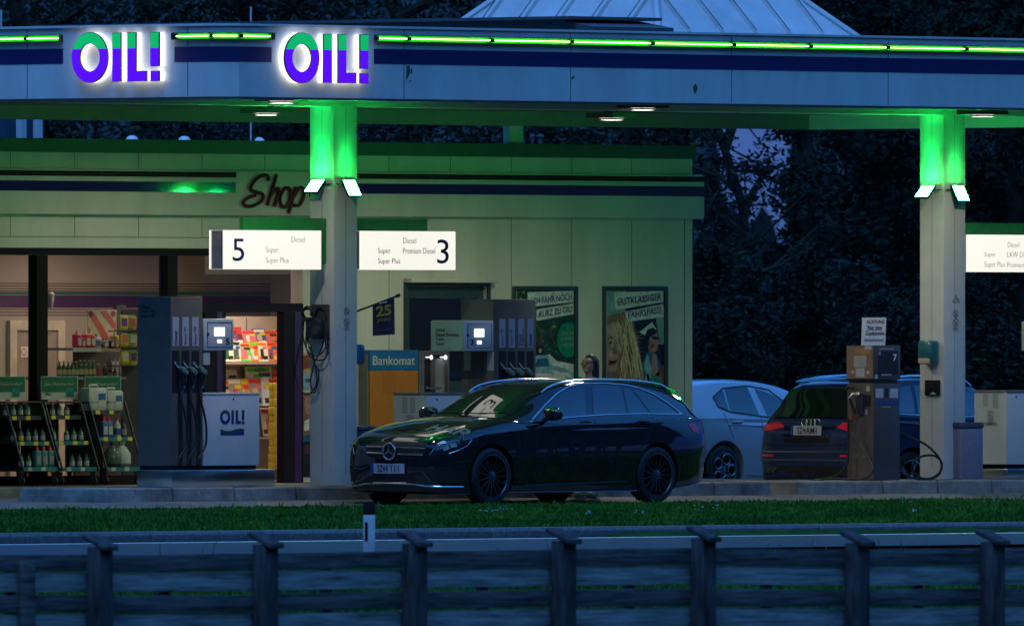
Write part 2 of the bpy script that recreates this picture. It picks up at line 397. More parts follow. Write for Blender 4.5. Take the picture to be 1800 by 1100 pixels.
oil_sign(lambda x, y, d: Vector((UL-d, a2.y-x, a2.z+y)), H, 'glowing lettering with white halo on the short left-hand canopy side', (UL, a2.y, a2.z))

# roof lantern (pyramid) and dark roof monitor on top of the canopy
p0 = pv(1157, 66, -1.8); sx = 3.55; zb = 5.46
ap = Vector((p0.x+sx/2, p0.y+sx/2, zb+1.72))
c4 = [Vector((p0.x, p0.y, zb)), Vector((p0.x+sx, p0.y, zb)), Vector((p0.x+sx, p0.y+sx, zb)), Vector((p0.x, p0.y+sx, zb))]
lan = thing('roof_lantern', 'white ribbed pyramid roof lantern on top of the canopy', 'roof lantern', (ap.x, ap.y, zb))
M['lantern'] = PM('lantern_panel', (0.60, 0.60, 0.62), 0.4, var=0.1, scale=1.6)
mb = MB(); mb.add(c4+[ap], [(0, 1, 4), (1, 2, 4), (2, 3, 4), (3, 0, 4), (3, 2, 1, 0)]); mb.build('lantern_roof', M['lantern'], lan)
mb = MB().box(p0.x+0.05, p0.x+sx-0.05, p0.y+0.05, p0.y+sx-0.05, 4.81, zb-0.003); mb.build('upstand', M['fascia'], lan)
ribs = MB(); caps = MB()
for i in range(4):
    A, B = c4[i], c4[(i+1) % 4]; nrm = (B-A).cross(ap-A).normalized()
    mid = (A+B)/2
    ribs_n = 6
    for k in range(1, 6):
        s = A.lerp(B, k/6.0); f = 1-abs(k/6.0-0.5)*2; e = s+(ap-mid)*f*0.985
        d = (e-s).normalized(); w = (B-A).normalized()*0.035
        ribs.prism([s-w, s+w, e+w, e-w], nrm*0.05)
        caps.prism([s-w*1.02+d*0.06+nrm*0.052-w*0.0, s-w*0.75+d*0.06+nrm*0.052, e-w*0.75+nrm*0.052, e-w*1.02+nrm*0.052], nrm*0.004)
    ribs.tube([A+Vector((0, 0, 0.01)), ap], 0.05, 6)
ribs.build('rib', M['lantern'], lan); caps.build('rib_seal', M['darkgrey'], lan)
mo = thing('roof_monitor', 'low dark roof monitor on the canopy left of the white lantern', 'roof monitor', (2.0, -2.2, 4.8))
M['slate'] = PM('dark_roof_sheet', (0.07, 0.085, 0.10), 0.6, var=0.1, scale=3)
ue = on_v(1043, -2.2)[0]
zt = pv(985, 29, -2.2).z; z0 = pv(1043, 47, -2.2).z
mb = MB()
vk = pu(985, 30, ue).y
mb.prism([(ue, -2.2, 4.85), (ue, -2.2, z0), (ue, vk, zt-0.03), (ue, 6.85, zt-0.03), (ue, 6.85, 4.85)], (1.4, 0, 0)); mb.build('monitor_wall', M['slate'], mo)
MB().box(ue-0.12, ue+1.5, vk-0.25, 6.9, zt-0.026, zt+0.012).build('monitor_roof', M['slate'], mo)

# ------------------------------------------------------------------ columns, floodlights, hanging signs
U2 = 10.82
def column(u, label):
    t = thing('canopy_column', label, 'column', (u, 0, 0.16), 'square columns carrying the canopy')
    MB().box(u, u+0.40, 0, 0.39, 0.16, 4.596).build('shaft', M['column'], t, bevel=0.008)
    MB().box(u-0.001, u+0.0, 0.19, 0.195, 0.3, 4.6).box(u+0.2, u+0.205, -0.001, 0.0, 0.3, 4.6).build('seam', M['darkgrey'], t)
    return t
column(0.0, 'pale square column with tyre inflator hose, green at its top, beside the black car')
column(U2, 'pale square column with teal towel dispenser, right of the old diesel pump')
def flood(u, side, label):
    """side 'u': lamp on the -X face, 'v': lamp on the -Y face; the lens looks up and outwards, the housing is behind it"""
    zt = 3.73
    if side == 'u': A, o, w, drop, run = Vector((u-0.06, 0.20, zt)), Vector((-1, 0, 0)), Vector((0, 1, 0)), 0.127, 0.125
    elif side == 'v': A, o, w, drop, run = Vector((u+0.19, -0.06, zt)), Vector((0, -1, 0)), Vector((1, 0, 0)), 0.17, 0.10
    else: A, o, w, drop, run = Vector((u+0.22, 0.45, zt-.02)), Vector((0, 1, 0)), Vector((1, 0, 0)), 0.15, 0.07
    t = thing('floodlight', label, 'floodlight', tuple(A), 'green floodlights on the columns')
    d = (o*run+Vector((0, 0, -drop))); n = w.cross(d).normalized()
    if n.dot(o) < 0: n = -n
    hw = w*0.095
    MB().prism([A-hw+n*0.001, A+hw+n*0.001, A+hw+d+n*0.001, A-hw+d+n*0.001], n*0.004).build('lens', M['floodrear'] if side == 'b' else M['flood'], t)
    e = w*0.105; dd = d.normalized()*0.012
    MB().prism([A-e-dd, A+e-dd, A+e+d+dd, A-e+d+dd], -n*0.03).build('housing', M['black'], t, bevel=0.004)
    if side != 'b':
        ld = bpy.data.lights.new('floodlight_beam', 'SPOT'); lo = bpy.data.objects.new('floodlight_beam', ld); COL.objects.link(lo); lo.parent = t
        P = A+d*0.85+n*0.02; tg = A-o*0.06+Vector((0, 0, 0.76)); lo.location = P-A; lo.rotation_euler = (tg-P).to_track_quat('-Z', 'Y').to_euler()
        ld.energy = 44 if side == 'u' else 24; ld.spot_size = R(42); ld.spot_blend = 1.0; ld.shadow_soft_size = .05; ld.color = (0.0, 1.0, .14)
    else:
        ld = bpy.data.lights.new('floodlight_beam', 'SPOT'); lo = bpy.data.objects.new('floodlight_beam', ld); COL.objects.link(lo); lo.parent = t
        P = A+d*0.85+n*0.02; tg = P+Vector((1.6, 1.1, 1.0)); lo.location = P-A; lo.rotation_euler = (tg-P).to_track_quat('-Z', 'Y').to_euler()
        ld.energy = 170; ld.spot_size = R(62); ld.spot_blend = .8; ld.shadow_soft_size = .06; ld.color = (0.0, 1.0, .14)
    mb = MB(); mb.tube([A+d*0.5-n*0.03, A+d*0.3-n*0.05+Vector((0, 0, -0.03)), A-o*0.058+Vector((0, 0, -0.06))], 0.012, 6); mb.tube([A-o*0.02-w*0.19+Vector((0,0,-0.04)), A-o*0.03+Vector((0, 0, -0.05)), A-o*0.02+w*0.19+Vector((0,0,-0.04))], 0.008, 6)
    mb.build('bracket', M['black'], t, smooth=True)
flood(0.0, 'u', 'glowing green floodlight on the left face of the column by the shop lettering')
flood(0.0, 'v', 'glowing green floodlight on the right face of the column by the shop lettering')
flood(U2, 'u', 'glowing green floodlight on the left face of the column with the teal dispenser')
flood(U2, 'v', 'glowing green floodlight on the right face of the column with the teal dispenser')
flood(0.0, 'b', 'green floodlight on the rear face of the column by the shop lettering, mostly hidden')
flood(U2, 'b', 'green floodlight on the rear face of the column with the teal dispenser, mostly hidden')
def number_sign(u0, u1, fu0, fu1, label, texts, loc, fz):
    z0, z1 = pv(480, 473.5, 0.03).z, pv(480, 405, 0.03).z
    t = thing('number_sign', label, 'lit sign', (u0, 0.15, z0), 'lit pump number signs on the columns')
    MB().box(u0, u1, 0.03, 0.055, z0, z1).build('front_panel', M['signlit'], t, bevel=0.006)
    MB().box(u0, u1, 0.25, 0.275, z0, z1).build('back_panel', M['signlit'], t, bevel=0.006)
    MB().box(u0+0.012, u1-0.012, 0.056, 0.249, z0+0.003, z1-0.003).build('casing', PM('sign_casing', (0.36, 0.34, 0.36), 0.5), t)
    MB().box(fu0, fu1, 0.12, 0.18, z1-0.48 if fz else z1+0.003, z1+0.14).build('support_fin', M['greenfin'], t) if False else None
    mb = MB().box(fu0, fu1, 0.12, 0.18, z1+0.003, z1+0.145)
    mb.box(*fz, 0.12, 0.18, z1-0.38, z1+0.0028); mb.build('support_fin', M['greenfin'], t)
    for s, m, x0, y0, x1, y1, b in texts: text_px(t, s, m, ('v', 0.03), x0, y0, x1, y1, bold=b)
    return t
u50, u51 = on_v(396, 0.03)[0], on_v(565, 0.03)[0]
LT = PM('faded_sign_ink', (0.42, 0.42, 0.42), 0.5, var=0.02)
number_sign(u50-0.02, u51, on_v(424, .15)[0], -0.002, 'lit white pump sign with navy number 5 left of the column', [
    ('5', M['inknavy'], 408.5, 419.5, 429, 459, 0), ('Diesel', LT, 512, 416, 535, 425.5, -.6), ('Super', LT, 467, 434, 489, 446.5, -.6), ('Super Plus', LT, 467, 452.5, 507, 465, -.6)], None, (u51+0.003, -0.002))
u30, u31 = on_v(634, 0.03)[0], on_v(801, 0.03)[0]
number_sign(u30, u31, 0.402, on_v(748, .15)[0], 'lit white pump sign with navy number 3 right of the column', [
    ('3', M['inknavy'], 768, 421, 788.5, 463.5, 0), ('Diesel', LT, 708.5, 418, 731, 428, -.4), ('Super', M['inkgrey'], 664, 436, 686, 448, -.3), ('Premium Diesel', M['inkgrey'], 708, 436, 764.5, 446, -.3), ('Super Plus', M['inkgrey'], 664, 454, 703, 466, -.2)], None, (0.402, u30-0.003))
u70 = on_v(1700.5, 0.03)[0]
number_sign(u70, u70+1.65, U2+0.402, u70+1.2, 'lit white pump sign at the right picture edge behind the column with the teal dispenser', [
    ('Diesel', LT, 1771, 426, 1791, 434.5, -.6), ('Super', LT, 1730, 443, 1750, 453.5, -.6), ('LKW Diesel', LT, 1770, 443, 1814, 452, -.6), ('Super Plus', LT, 1730, 460, 1766, 472, -.6), ('Premium Diesel', LT, 1770, 461, 1826, 470, -.6)], None, (U2+0.402, u70-0.003))

# canopy downlights
def downlight(x, y, z, label, e=44):
    p = pz(x, y, z)
    t = thing('canopy_light', label, 'ceiling light', (p.x, p.y, z), 'round downlights under the canopy')
    MB().box(p.x-.22, p.x+.22, p.y-.22, p.y+.22, z+0.025, min(z+0.09, 4.699)).box(p.x-.06, p.x+.06, p.y-.06, p.y+.06, z+0.02, 4.699).build('housing', M['darkgrey'], t)
    MB().lathe([(0.155, z+0.02), (0.152, z+0.003), (0.15, z)], (p.x, p.y, 0), n=32, cap=False).build('lens_rim', M['darkgrey'], t, smooth=True)
    MB().lathe([(0.149, z+0.0015), (0.08, z+0.0008), (0.0, z+0.0005)], (p.x, p.y, 0), n=32, cap=False).build('lens', M['lampwarm'], t, smooth=True)
    ld = bpy.data.lights.new('downlight_lamp', 'SPOT'); lo = bpy.data.objects.new('downlight_lamp', ld); COL.objects.link(lo)
    ld.energy = e; ld.spot_size = R(168); ld.spot_blend = .45; ld.shadow_soft_size = .12; ld.color = (1.0, .90, .80); lo.location = (p.x, p.y, z-.01)
downlight(495, 182, 4.60, 'bright round downlight under the canopy edge left of the column')
downlight(468, 203, 4.55, 'bright round downlight deeper under the canopy left of the column', 46)
downlight(1130, 194, 4.60, 'bright round downlight under the middle of the long canopy side')
downlight(1075, 211.5, 4.53, 'bright round downlight deeper under the middle of the canopy', 82)
downlight(1727, 205.5, 4.55, 'bright round downlight right of the column with the teal dispenser')
# ------------------------------------------------------------------ terrain, road, verge
KA = Vector((-14.1, -8.42, 0)); KD = Vector((0.9967, -0.0815, 0)); KN = Vector((-0.0815, -0.9967, 0))
def rd(w, s, z): p = KA + KD*w + KN*s; return (p.x, p.y, z)
def dip(u, v): return -0.22*sstep(8, 12, u)*sstep(.6, 2.3, v)*(1-.36*sstep(5, 8, v)) - .05*sstep(.7, 1.5, -v)
def h(u, v):
    p = Vector((u, v, 0))-KA; s = p.dot(KN)
    if v > -3.3: return dip(u, v)-0.03 + .02*sstep(2.6, 3.3, -v)
    sv = (Vector((u, -3.3, 0))-KA).dot(KN)
    if s < 0: return -0.06 + (-0.21+0.06)*min(1, (s-sv)/(-sv)) + 0.03*math.sin(math.pi*min(1, (s-sv)/(-sv)))
    if s < 7.6: return -0.36
    ks = [(7.6, -.36), (8.2, -.46), (16, -.66), (20, -.80), (22, -1.0), (26, -1.3), (60, -1.4), (92, -1.0), (122, .4), (400, .6)]
    for (a, za), (b, zb_) in zip(ks, ks[1:]):
        if s <= b: return za+(zb_-za)*(s-a)/(b-a)
    return .6
M['soil'] = PM('grass_ground', (0.022, 0.070, 0.010), 0.9, var=0.3, scale=2.5, bump=0.6, bscale=40, spec=.1)
ss = sorted(set([-2500, -900, -300, -120, -60, -40, -30] + [x*0.5 for x in range(-50, 60)] + [32, 36, 45, 60, 75, 92, 100, 110, 122, 150, 220, 400]))
ws = sorted(set([-2500, -800, -250, -100, -60, -40] + list(range(-30, 60, 1)) + [70, 90, 130, 250, 800, 2500]))
mb = MB(); g = []
for s_ in ss:
    for w_ in ws:
        p = KA + KD*w_ + KN*s_; g.append((p.x, p.y, h(p.x, p.y)))
nw = len(ws); mb.add(g, [(i*nw+j, i*nw+j+1, (i+1)*nw+j+1, (i+1)*nw+j) for i in range(len(ss)-1) for j in range(nw-1)])
tag(mb.build('ground', M['soil'], smooth=True), kind='structure')
mb = MB(); g = []
us = [-60, -30] + list(np.arange(-16, 30, 1.0)) + [40, 60]; vs = list(np.arange(-3.3, 6, .5)) + [6, 8, 10, 14, 20, 30]
for u_ in us:
    for v_ in vs: g.append((u_, v_, dip(u_, v_)))
nv = len(vs); mb.add(g, [(i*nv+j, (i+1)*nv+j, (i+1)*nv+j+1, i*nv+j+1) for i in range(len(us)-1) for j in range(nv-1)])
tag(mb.build('forecourt', M['concrete'], smooth=True), kind='structure')
M['road'] = PM('road_asphalt', (0.052, 0.052, 0.056), 0.85, var=0.12, scale=1.5, bump=0.4, bscale=90)
tag(MB().quad(rd(-60, .16, -.312), rd(90, .16, -.312), rd(90, 7.6, -.312), rd(-60, 7.6, -.312)).build('road', M['road']), kind='structure')
M['line'] = PM('road_line_paint', (0.9, 0.9, 0.88), 0.5, var=0.05, scale=8)
tag(MB().quad(rd(-60, .62, -.308), rd(90, .62, -.308), rd(90, .90, -.308), rd(-60, .90, -.308)).build('road_line', M['line']), kind='structure')
M['granite'] = PM('kerb_granite', (0.13, 0.13, 0.14), 0.85, var=0.3, scale=30, bump=0.4)
mb = MB()
for k in range(-20, 34):
    a, b = k*1.0+0.004, k*1.0+0.996
    mb.prism([rd(a, -.02, -.40), rd(a, -.02, -.195), rd(a, .12, -.20), rd(a, .155, -.235), rd(a, .158, -.40)], KD*(b-a))
tag(mb.build('road_kerb', M['granite'], bevel=0.006), kind='structure')

def blades(n, samp, hmin, hmax, name, mats, seed):
    rnd = random.Random(seed); mb = MB(); V = []; Fc = []
    for i in range(n):
        u_, v_ = samp(rnd); z_ = h(u_, v_); a = rnd.uniform(0, 6.28); hh = rnd.uniform(hmin, hmax)*(1.7 if rnd.random() < .04 else 1); w = rnd.uniform(.007, .016)
        lx, ly = rnd.gauss(0, .35)*hh, rnd.gauss(0, .35)*hh; c, s_ = math.cos(a)*w, math.sin(a)*w; k = len(V)
        V += [(u_-c, v_-s_, z_-.01), (u_+c, v_+s_, z_-.01), (u_+lx*.4+c*.6, v_+ly*.4+s_*.6, z_+hh*.6), (u_+lx, v_+ly, z_+hh)]
        Fc += [(k, k+1, k+2), (k, k+2, k+3)]
    me = bpy.data.meshes.new(name); me.from_pydata(V, [], Fc); o = bpy.data.objects.new(name, me); COL.objects.link(o); me.materials.append(mats); return o
M['grass'] = PM('grass_blades', (0.05, 0.15, 0.012), 0.6, var=0.35, scale=.9, col2=(0.006, 0.055, 0.006), spec=.12)
def s_verge(r):
    while True:
        u_ = r.uniform(-21, 17); v_ = r.uniform(-10.5, -3.2-.25*math.sin(u_*1.7)-.12*math.sin(u_*4.1)); 
        if r.random() < .5*max(0, math.sin(u_*.9+1.3*math.sin(v_*1.1))-.45): continue
        if (Vector((u_, v_, 0))-KA).dot(KN) < -0.03:
            x = (Vector((u_, v_, 0))-CAM); t = x.dot(FW); px = CX+FPX*x.dot(RT)/t
            if -400 < px < 2200: return u_, v_
tag(blades(130000, s_verge, .022, .058, 'verge_grass', M['grass'], 3), 'short green grass strip between road kerb and forecourt', 'grass', kind='stuff')
def s_near(r):
    while True:
        w_ = r.uniform(-36, 16); s_ = r.uniform(8.4, 25); p = KA+KD*w_+KN*s_
        x = p-CAM; t = x.dot(FW); px = CX+FPX*x.dot(RT)/t
        if -500 < px < 2300: return p.x, p.y
tag(blades(60000, s_near, .05, .09, 'roadside_grass', M['grass'], 5), 'unmown dark grass slope between fence and road', 'grass', kind='stuff')
# taller stems beyond the fence, in front of the road
mb = MB(); rnd = random.Random(9)
for x in [1345, 1353, 1362, 1378, 1407, 1425, 1447, 1533, 1552, 1561, 1585, 1606, 1613, 1637, 883, 968, 1000, 282, 350, 368, 486]:
    p = pz(x, 1034, -.55); top = zz(rnd.uniform(944, 962), (p-CAM).dot(FW)); b = Vector((p.x, p.y, h(p.x, p.y)))
    l = Vector((rnd.uniform(-.06, .06), rnd.uniform(-.06, .06), 0)); k = top-b.z
    mb.tube([b, b+l*.3+Vector((0, 0, k*.5)), b+l+Vector((0, 0, k*.9)), b+l*1.6+Vector((0, 0, k))], .006, 4, r2=.003)
tag(mb.build('grass_stems', M['grass']), 'tall thin grass stems standing in front of the road', 'grass', kind='stuff')
M['petal'] = PM('flower_petal', (0.6, 0.6, 0.62), 0.6)
mb = MB()
for x, y in ((695, 893), (740, 890), (880, 894), (885, 899), (875, 900), (1224, 892), (1264, 893), (1434, 873), (1440, 870), (1453, 883), (1586, 886), (1607, 899), (1748, 885), (1118, 903), (838, 899), (440, 893), (1033, 903)):
    p = pz(x, y, -.06)
    for k in range(4): mb.box(*(lambda q: (q.x, q.x+.013, q.y, q.y+.013, q.z, q.z+.010))(p+Vector((rnd.uniform(-.09, .09), rnd.uniform(-.09, .09), rnd.uniform(0, .04)))))
tag(mb.build('verge_flowers', M['petal']), 'tiny white flowers scattered in the grass strip', 'flowers', kind='stuff')

# unseen forested ring behind and beside the viewer, added to block the low sky
M['forest'] = PM('slope_forest', (0.016, 0.028, 0.022), 0.95, var=0.4, scale=0.02)
mb = MB(); rnd = random.Random(21); N = 90; g = []
for i in range(N+1):
    a = PHI*-1 + R(90) + R(62) + R(236)*i/N       # azimuth sweep leaving the picture direction open
    hh = 455+55*math.sin(i*.33+1)+30*math.sin(i*.9)+rnd.uniform(-10, 10)
    hh *= min(1, .25+i/8, .25+(N-i)/8)
    for j, (f, r) in enumerate(((-.02, 420), (.35, 560), (.7, 680), (1.0, 800), (.9, 950))):
        g.append((CAM.x+math.cos(a)*r, CAM.y+math.sin(a)*r, hh*f+rnd.uniform(-8, 8)*(f > 0)))
mb.add(g, [(i*5+j, (i+1)*5+j, (i+1)*5+j+1, i*5+j+1) for i in range(N) for j in range(4)])
tag(mb.build('sky_blocking_ring', M['forest'], smooth=True), kind='structure')

# dark hillside closing the view behind the station, dipping right of the shop
mb = MB(); rnd = random.Random(5); g = []; xs_ = list(range(-500, 2400, 10))
def win(a, b, x): return sstep(a-14, a+14, x)*(1-sstep(b-14, b+14, x))
def crest(x): return 11.0 - 6.6*win(1256, 1392, x) + .3*math.sin(x*.021)+.25*math.sin(x*.09)
for x in xs_:
    for j, (Z, f) in enumerate(((300, -.3), (330, .45), (362, .8), (395, 1.0), (430, .9))):
        p = CAM+(FW+RT*((x-CX)/FPX))*Z; g.append((p.x, p.y, max(-.5, crest(x)*f)+rnd.uniform(-.2, .2)*(j > 0)))
mb.add(g, [(i*5+j, (i+1)*5+j, (i+1)*5+j+1, i*5+j+1) for i in range(len(xs_)-1) for j in range(4)])
tag(mb.build('hill', M['forest'], smooth=True), kind='structure')

# ------------------------------------------------------------------ pump islands and shop pavement
M['paving'] = PM('island_paving', (0.30, 0.29, 0.27), 0.8, var=0.2, scale=3, bump=0.4)
def kerbed(name, ul, ur, vf, vb, zt, zb, mat, ch=.15, off0=0.0, seed=1):
    out = [(ul+ch, vf), (ur-ch, vf), (ur, vf+ch), (ur, vb-ch), (ur-ch, vb), (ul+ch, vb), (ul, vb-ch), (ul, vf+ch)]
    w = .12; rnd = random.Random(seed); mb = MB()
    cen = Vector(((ul+ur)/2, (vf+vb)/2, 0))
    for i in range(8):
        a, b = Vector((*out[i], 0)), Vector((*out[(i+1) % 8], 0)); d = (b-a); L = d.length; d.normalize(); n = Vector((d.y, -d.x, 0))
        if L < .5: cuts = [0, L]
        else:
            k = max(1, round(L)); cuts = [0]+[min(L-.1, max(.1, j*L/k + (off0 if i == 0 else 0))) for j in range(1, k)]+[L]
        for s0, s1 in zip(cuts, cuts[1:]):
            p, q = a+d*(s0+.011), a+d*(s1-.011); jz = rnd.uniform(-.004, .004)
            t0 = w*.4142 if s0 == 0 else 0; t1 = w*.4142 if s1 == L else 0
            P = lambda s_, k_, z_: tuple(s_ - n*k_ + Vector((0, 0, z_)))
            vsx = [P(p, 0, zb), P(p, .035, zt-.02+jz), P(p, .05, zt+jz), P(p+d*t0, w, zt+jz), P(p+d*t0, w, zb)]
            vs2 = [P(q, 0, zb), P(q, .035, zt-.02+jz), P(q, .05, zt+jz), P(q-d*t1, w, zt+jz), P(q-d*t1, w, zb)]
            mb.add(vsx+vs2, [(4, 3, 2, 1, 0), (5, 6, 7, 8, 9)]+[(k, (k+1) % 5, 5+(k+1) % 5, 5+k) for k in range(5)])
    o = mb.build(name+'_kerb', mat); tag(o, kind='structure')
    ii = w-.004
    inner = [(ul+ch+ii*.41, vf+ii), (ur-ch-ii*.41, vf+ii), (ur-ii, vf+ch+ii*.41), (ur-ii, vb-ch-ii*.41), (ur-ch-ii*.41, vb-ii), (ul+ch+ii*.41, vb-ii), (ul+ii, vb-ch-ii*.41), (ul+ii, vf+ch+ii*.41)]
    tag(MB().prism([(*p, zb) for p in inner], (0, 0, zt-.008-zb)).build(name, M['paving']), kind='structure')
ul1 = on_v(178, -.55)[0]; ur1 = on_v(1372, -.55)[0]; ul2 = on_v(1414, -.55)[0]
M['kerb2'] = PM('kerb_concrete_brown', (0.28, 0.25, 0.21), 0.85, var=0.25, scale=4, bump=0.5)
kerbed('pump_island', ul1, ur1, -.55, .95, .16, -.12, M['kerb'], off0=.02, seed=2)
kerbed('pump_island', ul2, 24, -.55, .95, .16, -.25, M['kerb2'], off0=.3, seed=4)
VS = 6.6                                                    # shop front
UB = on_v(1217, VS)[0]; USL = -9.0
kerbed('shop_pavement', USL-3, UB+.6, 4.9, 17.6, .11, -.25, M['kerb'], seed=6)

# ------------------------------------------------------------------ shop
zx = lambda y, x=400: pv(x, y, VS).z
shop = thing('shop_building', 'cream panel filling station shop with navy stripe, glazed front and Shop lettering', 'shop', (0, VS, .11))
Zwt, Zpb, Zpt = zx(437), zx(271, 400), zx(247, 400)
UW = on_v(532, VS)[0]
UD0, UD1 = on_v(714, VS)[0], on_v(855, VS)[0]; ZD = pv(780, 503, VS).z
mb = MB()
mb.box(UW, UD0, VS, VS+.2, .112, Zpb).box(UD1, UB, VS, VS+.2, .112, Zpb).box(UD0, UD1, VS, VS+.2, ZD, Zpb)
mb.box(USL, UW-.001, VS, VS+.2, Zwt, Zpb)
mb.box(UB-.2, UB-.001, VS+.201, 17, .112, Zpb).box(USL, USL+.2, VS+.201, 17, .112, Zpb).box(USL+.201, UB-.201, 16.8, 17, .112, Zpb)
mb.build('wall', M['cream'], shop)
MB().box(USL-.03, UB+.03, VS-.03, 17.03, Zpb+.001, Zpt).build('parapet', M['greenflash'], shop)
# fascia box
VFB = VS-.11; zf = lambda y, x=400: pv(x, y, VFB).z
Zf0, Zf1 = zf(379.5), zf(299)
mb = MB().box(USL, UB+.12, VFB, VS-.002, Zf0, Zf1); mb.build('fascia', M['cream'], shop, bevel=0.03)
xs0 = on_v(414, VFB)[0]; xs1 = on_v(629, VFB)[0]
for a, b in ((USL, xs0), (on_v(600, VFB)[0], UB+.121)):
    MB().box(a, b, VFB-.004, VFB-.0005, zf(338.5), zf(320.5)).build('navy_stripe', M['navy_gloss'], shop)
    mb = MB().box(a, b, VFB-.012, VFB-.0005, zf(312), zf(303)); ch = mb.build('unlit_light_channel', M['black'], shop)
    t = MB(); t.tube([(a+.05, VFB-.03, zf(307.5)), (b-.05, VFB-.03, zf(307.5))], .012, 8)
    for k in range(int((b-a)/1.45)+1): t.box(min(b-.1, a+.1+k*1.45), min(b, a+.16+k*1.45), VFB-.045, VFB-.0125, zf(310.5), zf(304.5))
    t.build('dark_tube', M['rubber'], ch)
smx = lambda *q: MB().box(*q).build('panel_joint', M['darkgrey'], shop)
for k in range(-3, 22):
    u_ = on_v(1005, VS)[0]+(k-10)*1.11
    if USL < u_ < UB-.05:
        smx(u_-.004, u_+.004, VS-.0015, VS+.001, Zf1+.005, Zpb-.005)
        if u_ > UW and not (UD0-.1 < u_ < UD1+.1): smx(u_-.004, u_+.004, VS-.0015, VS+.001, .12, Zf0-.005)
        elif u_ < UW: smx(u_-.004, u_+.004, VS-.0015, VS+.001, zx(418)+.006, Zf0-.005)
smx(USL, UW, VS-.0015, VS+.001, zx(418)-.004, zx(418)+.004)
u_ = on_v(1203, VS)[0]; smx(u_-.006, u_+.006, VS-.0025, VS+.001, .12, Zf0-.005)
mb = MB().box(UD0-.05, UD1+.07, VS-.14, VS-.002, pv(780, 497, VS).z, pv(780, 489, VS).z); mb.build('door_hood', M['cream'], shop, bevel=.008)
mb = MB().box(UD0-.05, UD0-.001, VS-.03, VS+.15, .113, ZD).box(UD1+.001, UD1+.05, VS-.03, VS+.15, .113, ZD).box(UD0-.05, UD1+.05, VS-.03, VS+.15, ZD+.001, ZD+.05)
M['teal'] = PM('dark_teal_paint', (0.03, 0.055, 0.06), 0.4)
mb.build('door_frame', M['teal'], shop)
dr = MB().box(UD0+.002, UD1-.002, VS+.05, VS+.1, .113, ZD-.002).build('door', M['teal'], shop)
MB().box(UD0+.12, UD1-.12, VS+.042, VS+.0495, 1.35, ZD-.15).build('door_pane', PM('dark_glass', (0.01, 0.012, 0.014), 0.08), dr)
tag(MB().box(USL+.2, UB-.2, VS+.2, 16.8, Zpb-.1, Zpb-.002).build('flat_roof', M['darkgrey'], shop))
# shop lettering (script drawn as strokes)
lets = thing('shop_lettering', 'dark red script lettering on the shop front beside the column', 'lettering', tuple(pv(480, 340, VFB)))
M['scriptred'] = PM('dark_red_letter', (0.10, 0.008, 0.012), 0.4, var=0.05)
def spl(pts, n=8):
    P = [Vector(p) for p in pts]; P = [P[0]*2-P[1]]+P+[P[-1]*2-P[-2]]; out = []
    for i in range(1, len(P)-2):
        for k in range(n):
            t = k/n; a, b, c, d = P[i-1], P[i], P[i+1], P[i+2]
            out.append(.5*((2*b)+(c-a)*t+(2*a-5*b+4*c-d)*t*t+(3*b-a-3*c+d)*t**3))
    return out+[P[-2]]
for stroke in ([(472, 318), (470, 309), (458, 310), (446, 320), (441, 333), (452, 338), (462, 342), (460, 353), (447, 361), (433, 362), (428, 355), (438, 347), (449, 344)],
               [(486, 307), (481, 326), (475, 344), (470, 361)], [(474, 347), (481, 336), (489, 331), (489, 341), (485, 354), (482, 363)],
               [(508, 330), (499, 333), (492, 349), (496, 363), (505, 361), (511, 347), (509, 333), (501, 330)],
               [(520, 329), (515, 348), (508, 375)], [(517, 345), (526, 331), (533, 332), (534, 345), (527, 360), (516, 361)]):
    MB().tube([pv(p.x, p.y, VFB-.03) for p in spl([(x, y, 0) for x, y in stroke])], .022, 8).build('letter', M['scriptred'], lets, smooth=True)
# glazed front: frames, panes
fr = MB(); zt_ = pv(200, 437, VS).z; zg = pv(200, 449, VS).z
fr.box(USL+.2, UW, VS-.02, VS+.08, zg, Zwt-.001)
for a, b in ((62, 81), (292, 309)): fr.box(on_v(a, VS)[0], on_v(b, VS)[0], VS-.03, VS+.12, .113, zg-.001)
uu = on_v(63, VS)[0]
for k in (1, 2): fr.box(uu-k*2.1, uu-k*2.1+.14, VS-.03, VS+.12, .113, zg-.001)
fr.box(USL+.2, on_v(309, VS)[0], VS-.015, VS+.07, .113, .22)
fr.build('window_frame', M['black'], shop)
M['doorframe'] = PM('dark_violet_frame', (0.014, 0.009, 0.024), 0.6, spec=.15)
zh0, zh1 = pv(440, 548, VS).z, pv(440, 533, VS).z
fd = MB().box(on_v(358, VS)[0], on_v(395, VS)[0], VS-.02, VS+.1, .113, zh0-.001).box(on_v(497, VS)[0], on_v(531, VS)[0], VS-.02, VS+.1, .113, zh0-.001).box(on_v(309, VS)[0]+.001, on_v(531, VS)[0], VS-.02, VS+.1, zh0, zh1)
fd.build('door_frame', M['doorframe'], shop)
M['violet'] = PM('violet_trim', (0.05, 0.012, 0.11), 0.4)
for a, b in ((515, 527), (378, 388)): MB().box(on_v(a, VS)[0], on_v(b, VS)[0], VS-.03, VS-.0205, .113, zh0-.002).build('door_trim', M['violet'], shop)
M['pane'] = GLASS('shop_glass')
for a, b, y0 in ((None, 62, None), (81, 292, None), (309, 531, 533)):
    u0 = USL+.2 if a is None else on_v(a, VS)[0]; u1 = on_v(b, VS)[0]
    MB().quad((u0, VS+.03, .22 if y0 is None else zh1), (u1, VS+.03, .22 if y0 is None else zh1), (u1, VS+.03, zg), (u0, VS+.03, zg)).build('window_pane', M['pane'], shop)
MB().quad((on_v(395, VS)[0], VS+.05, .12), (on_v(497, VS)[0], VS+.05, .12), (on_v(497, VS)[0], VS+.05, zh0), (on_v(395, VS)[0], VS+.05, zh0)).build('door_pane', M['pane'], shop)
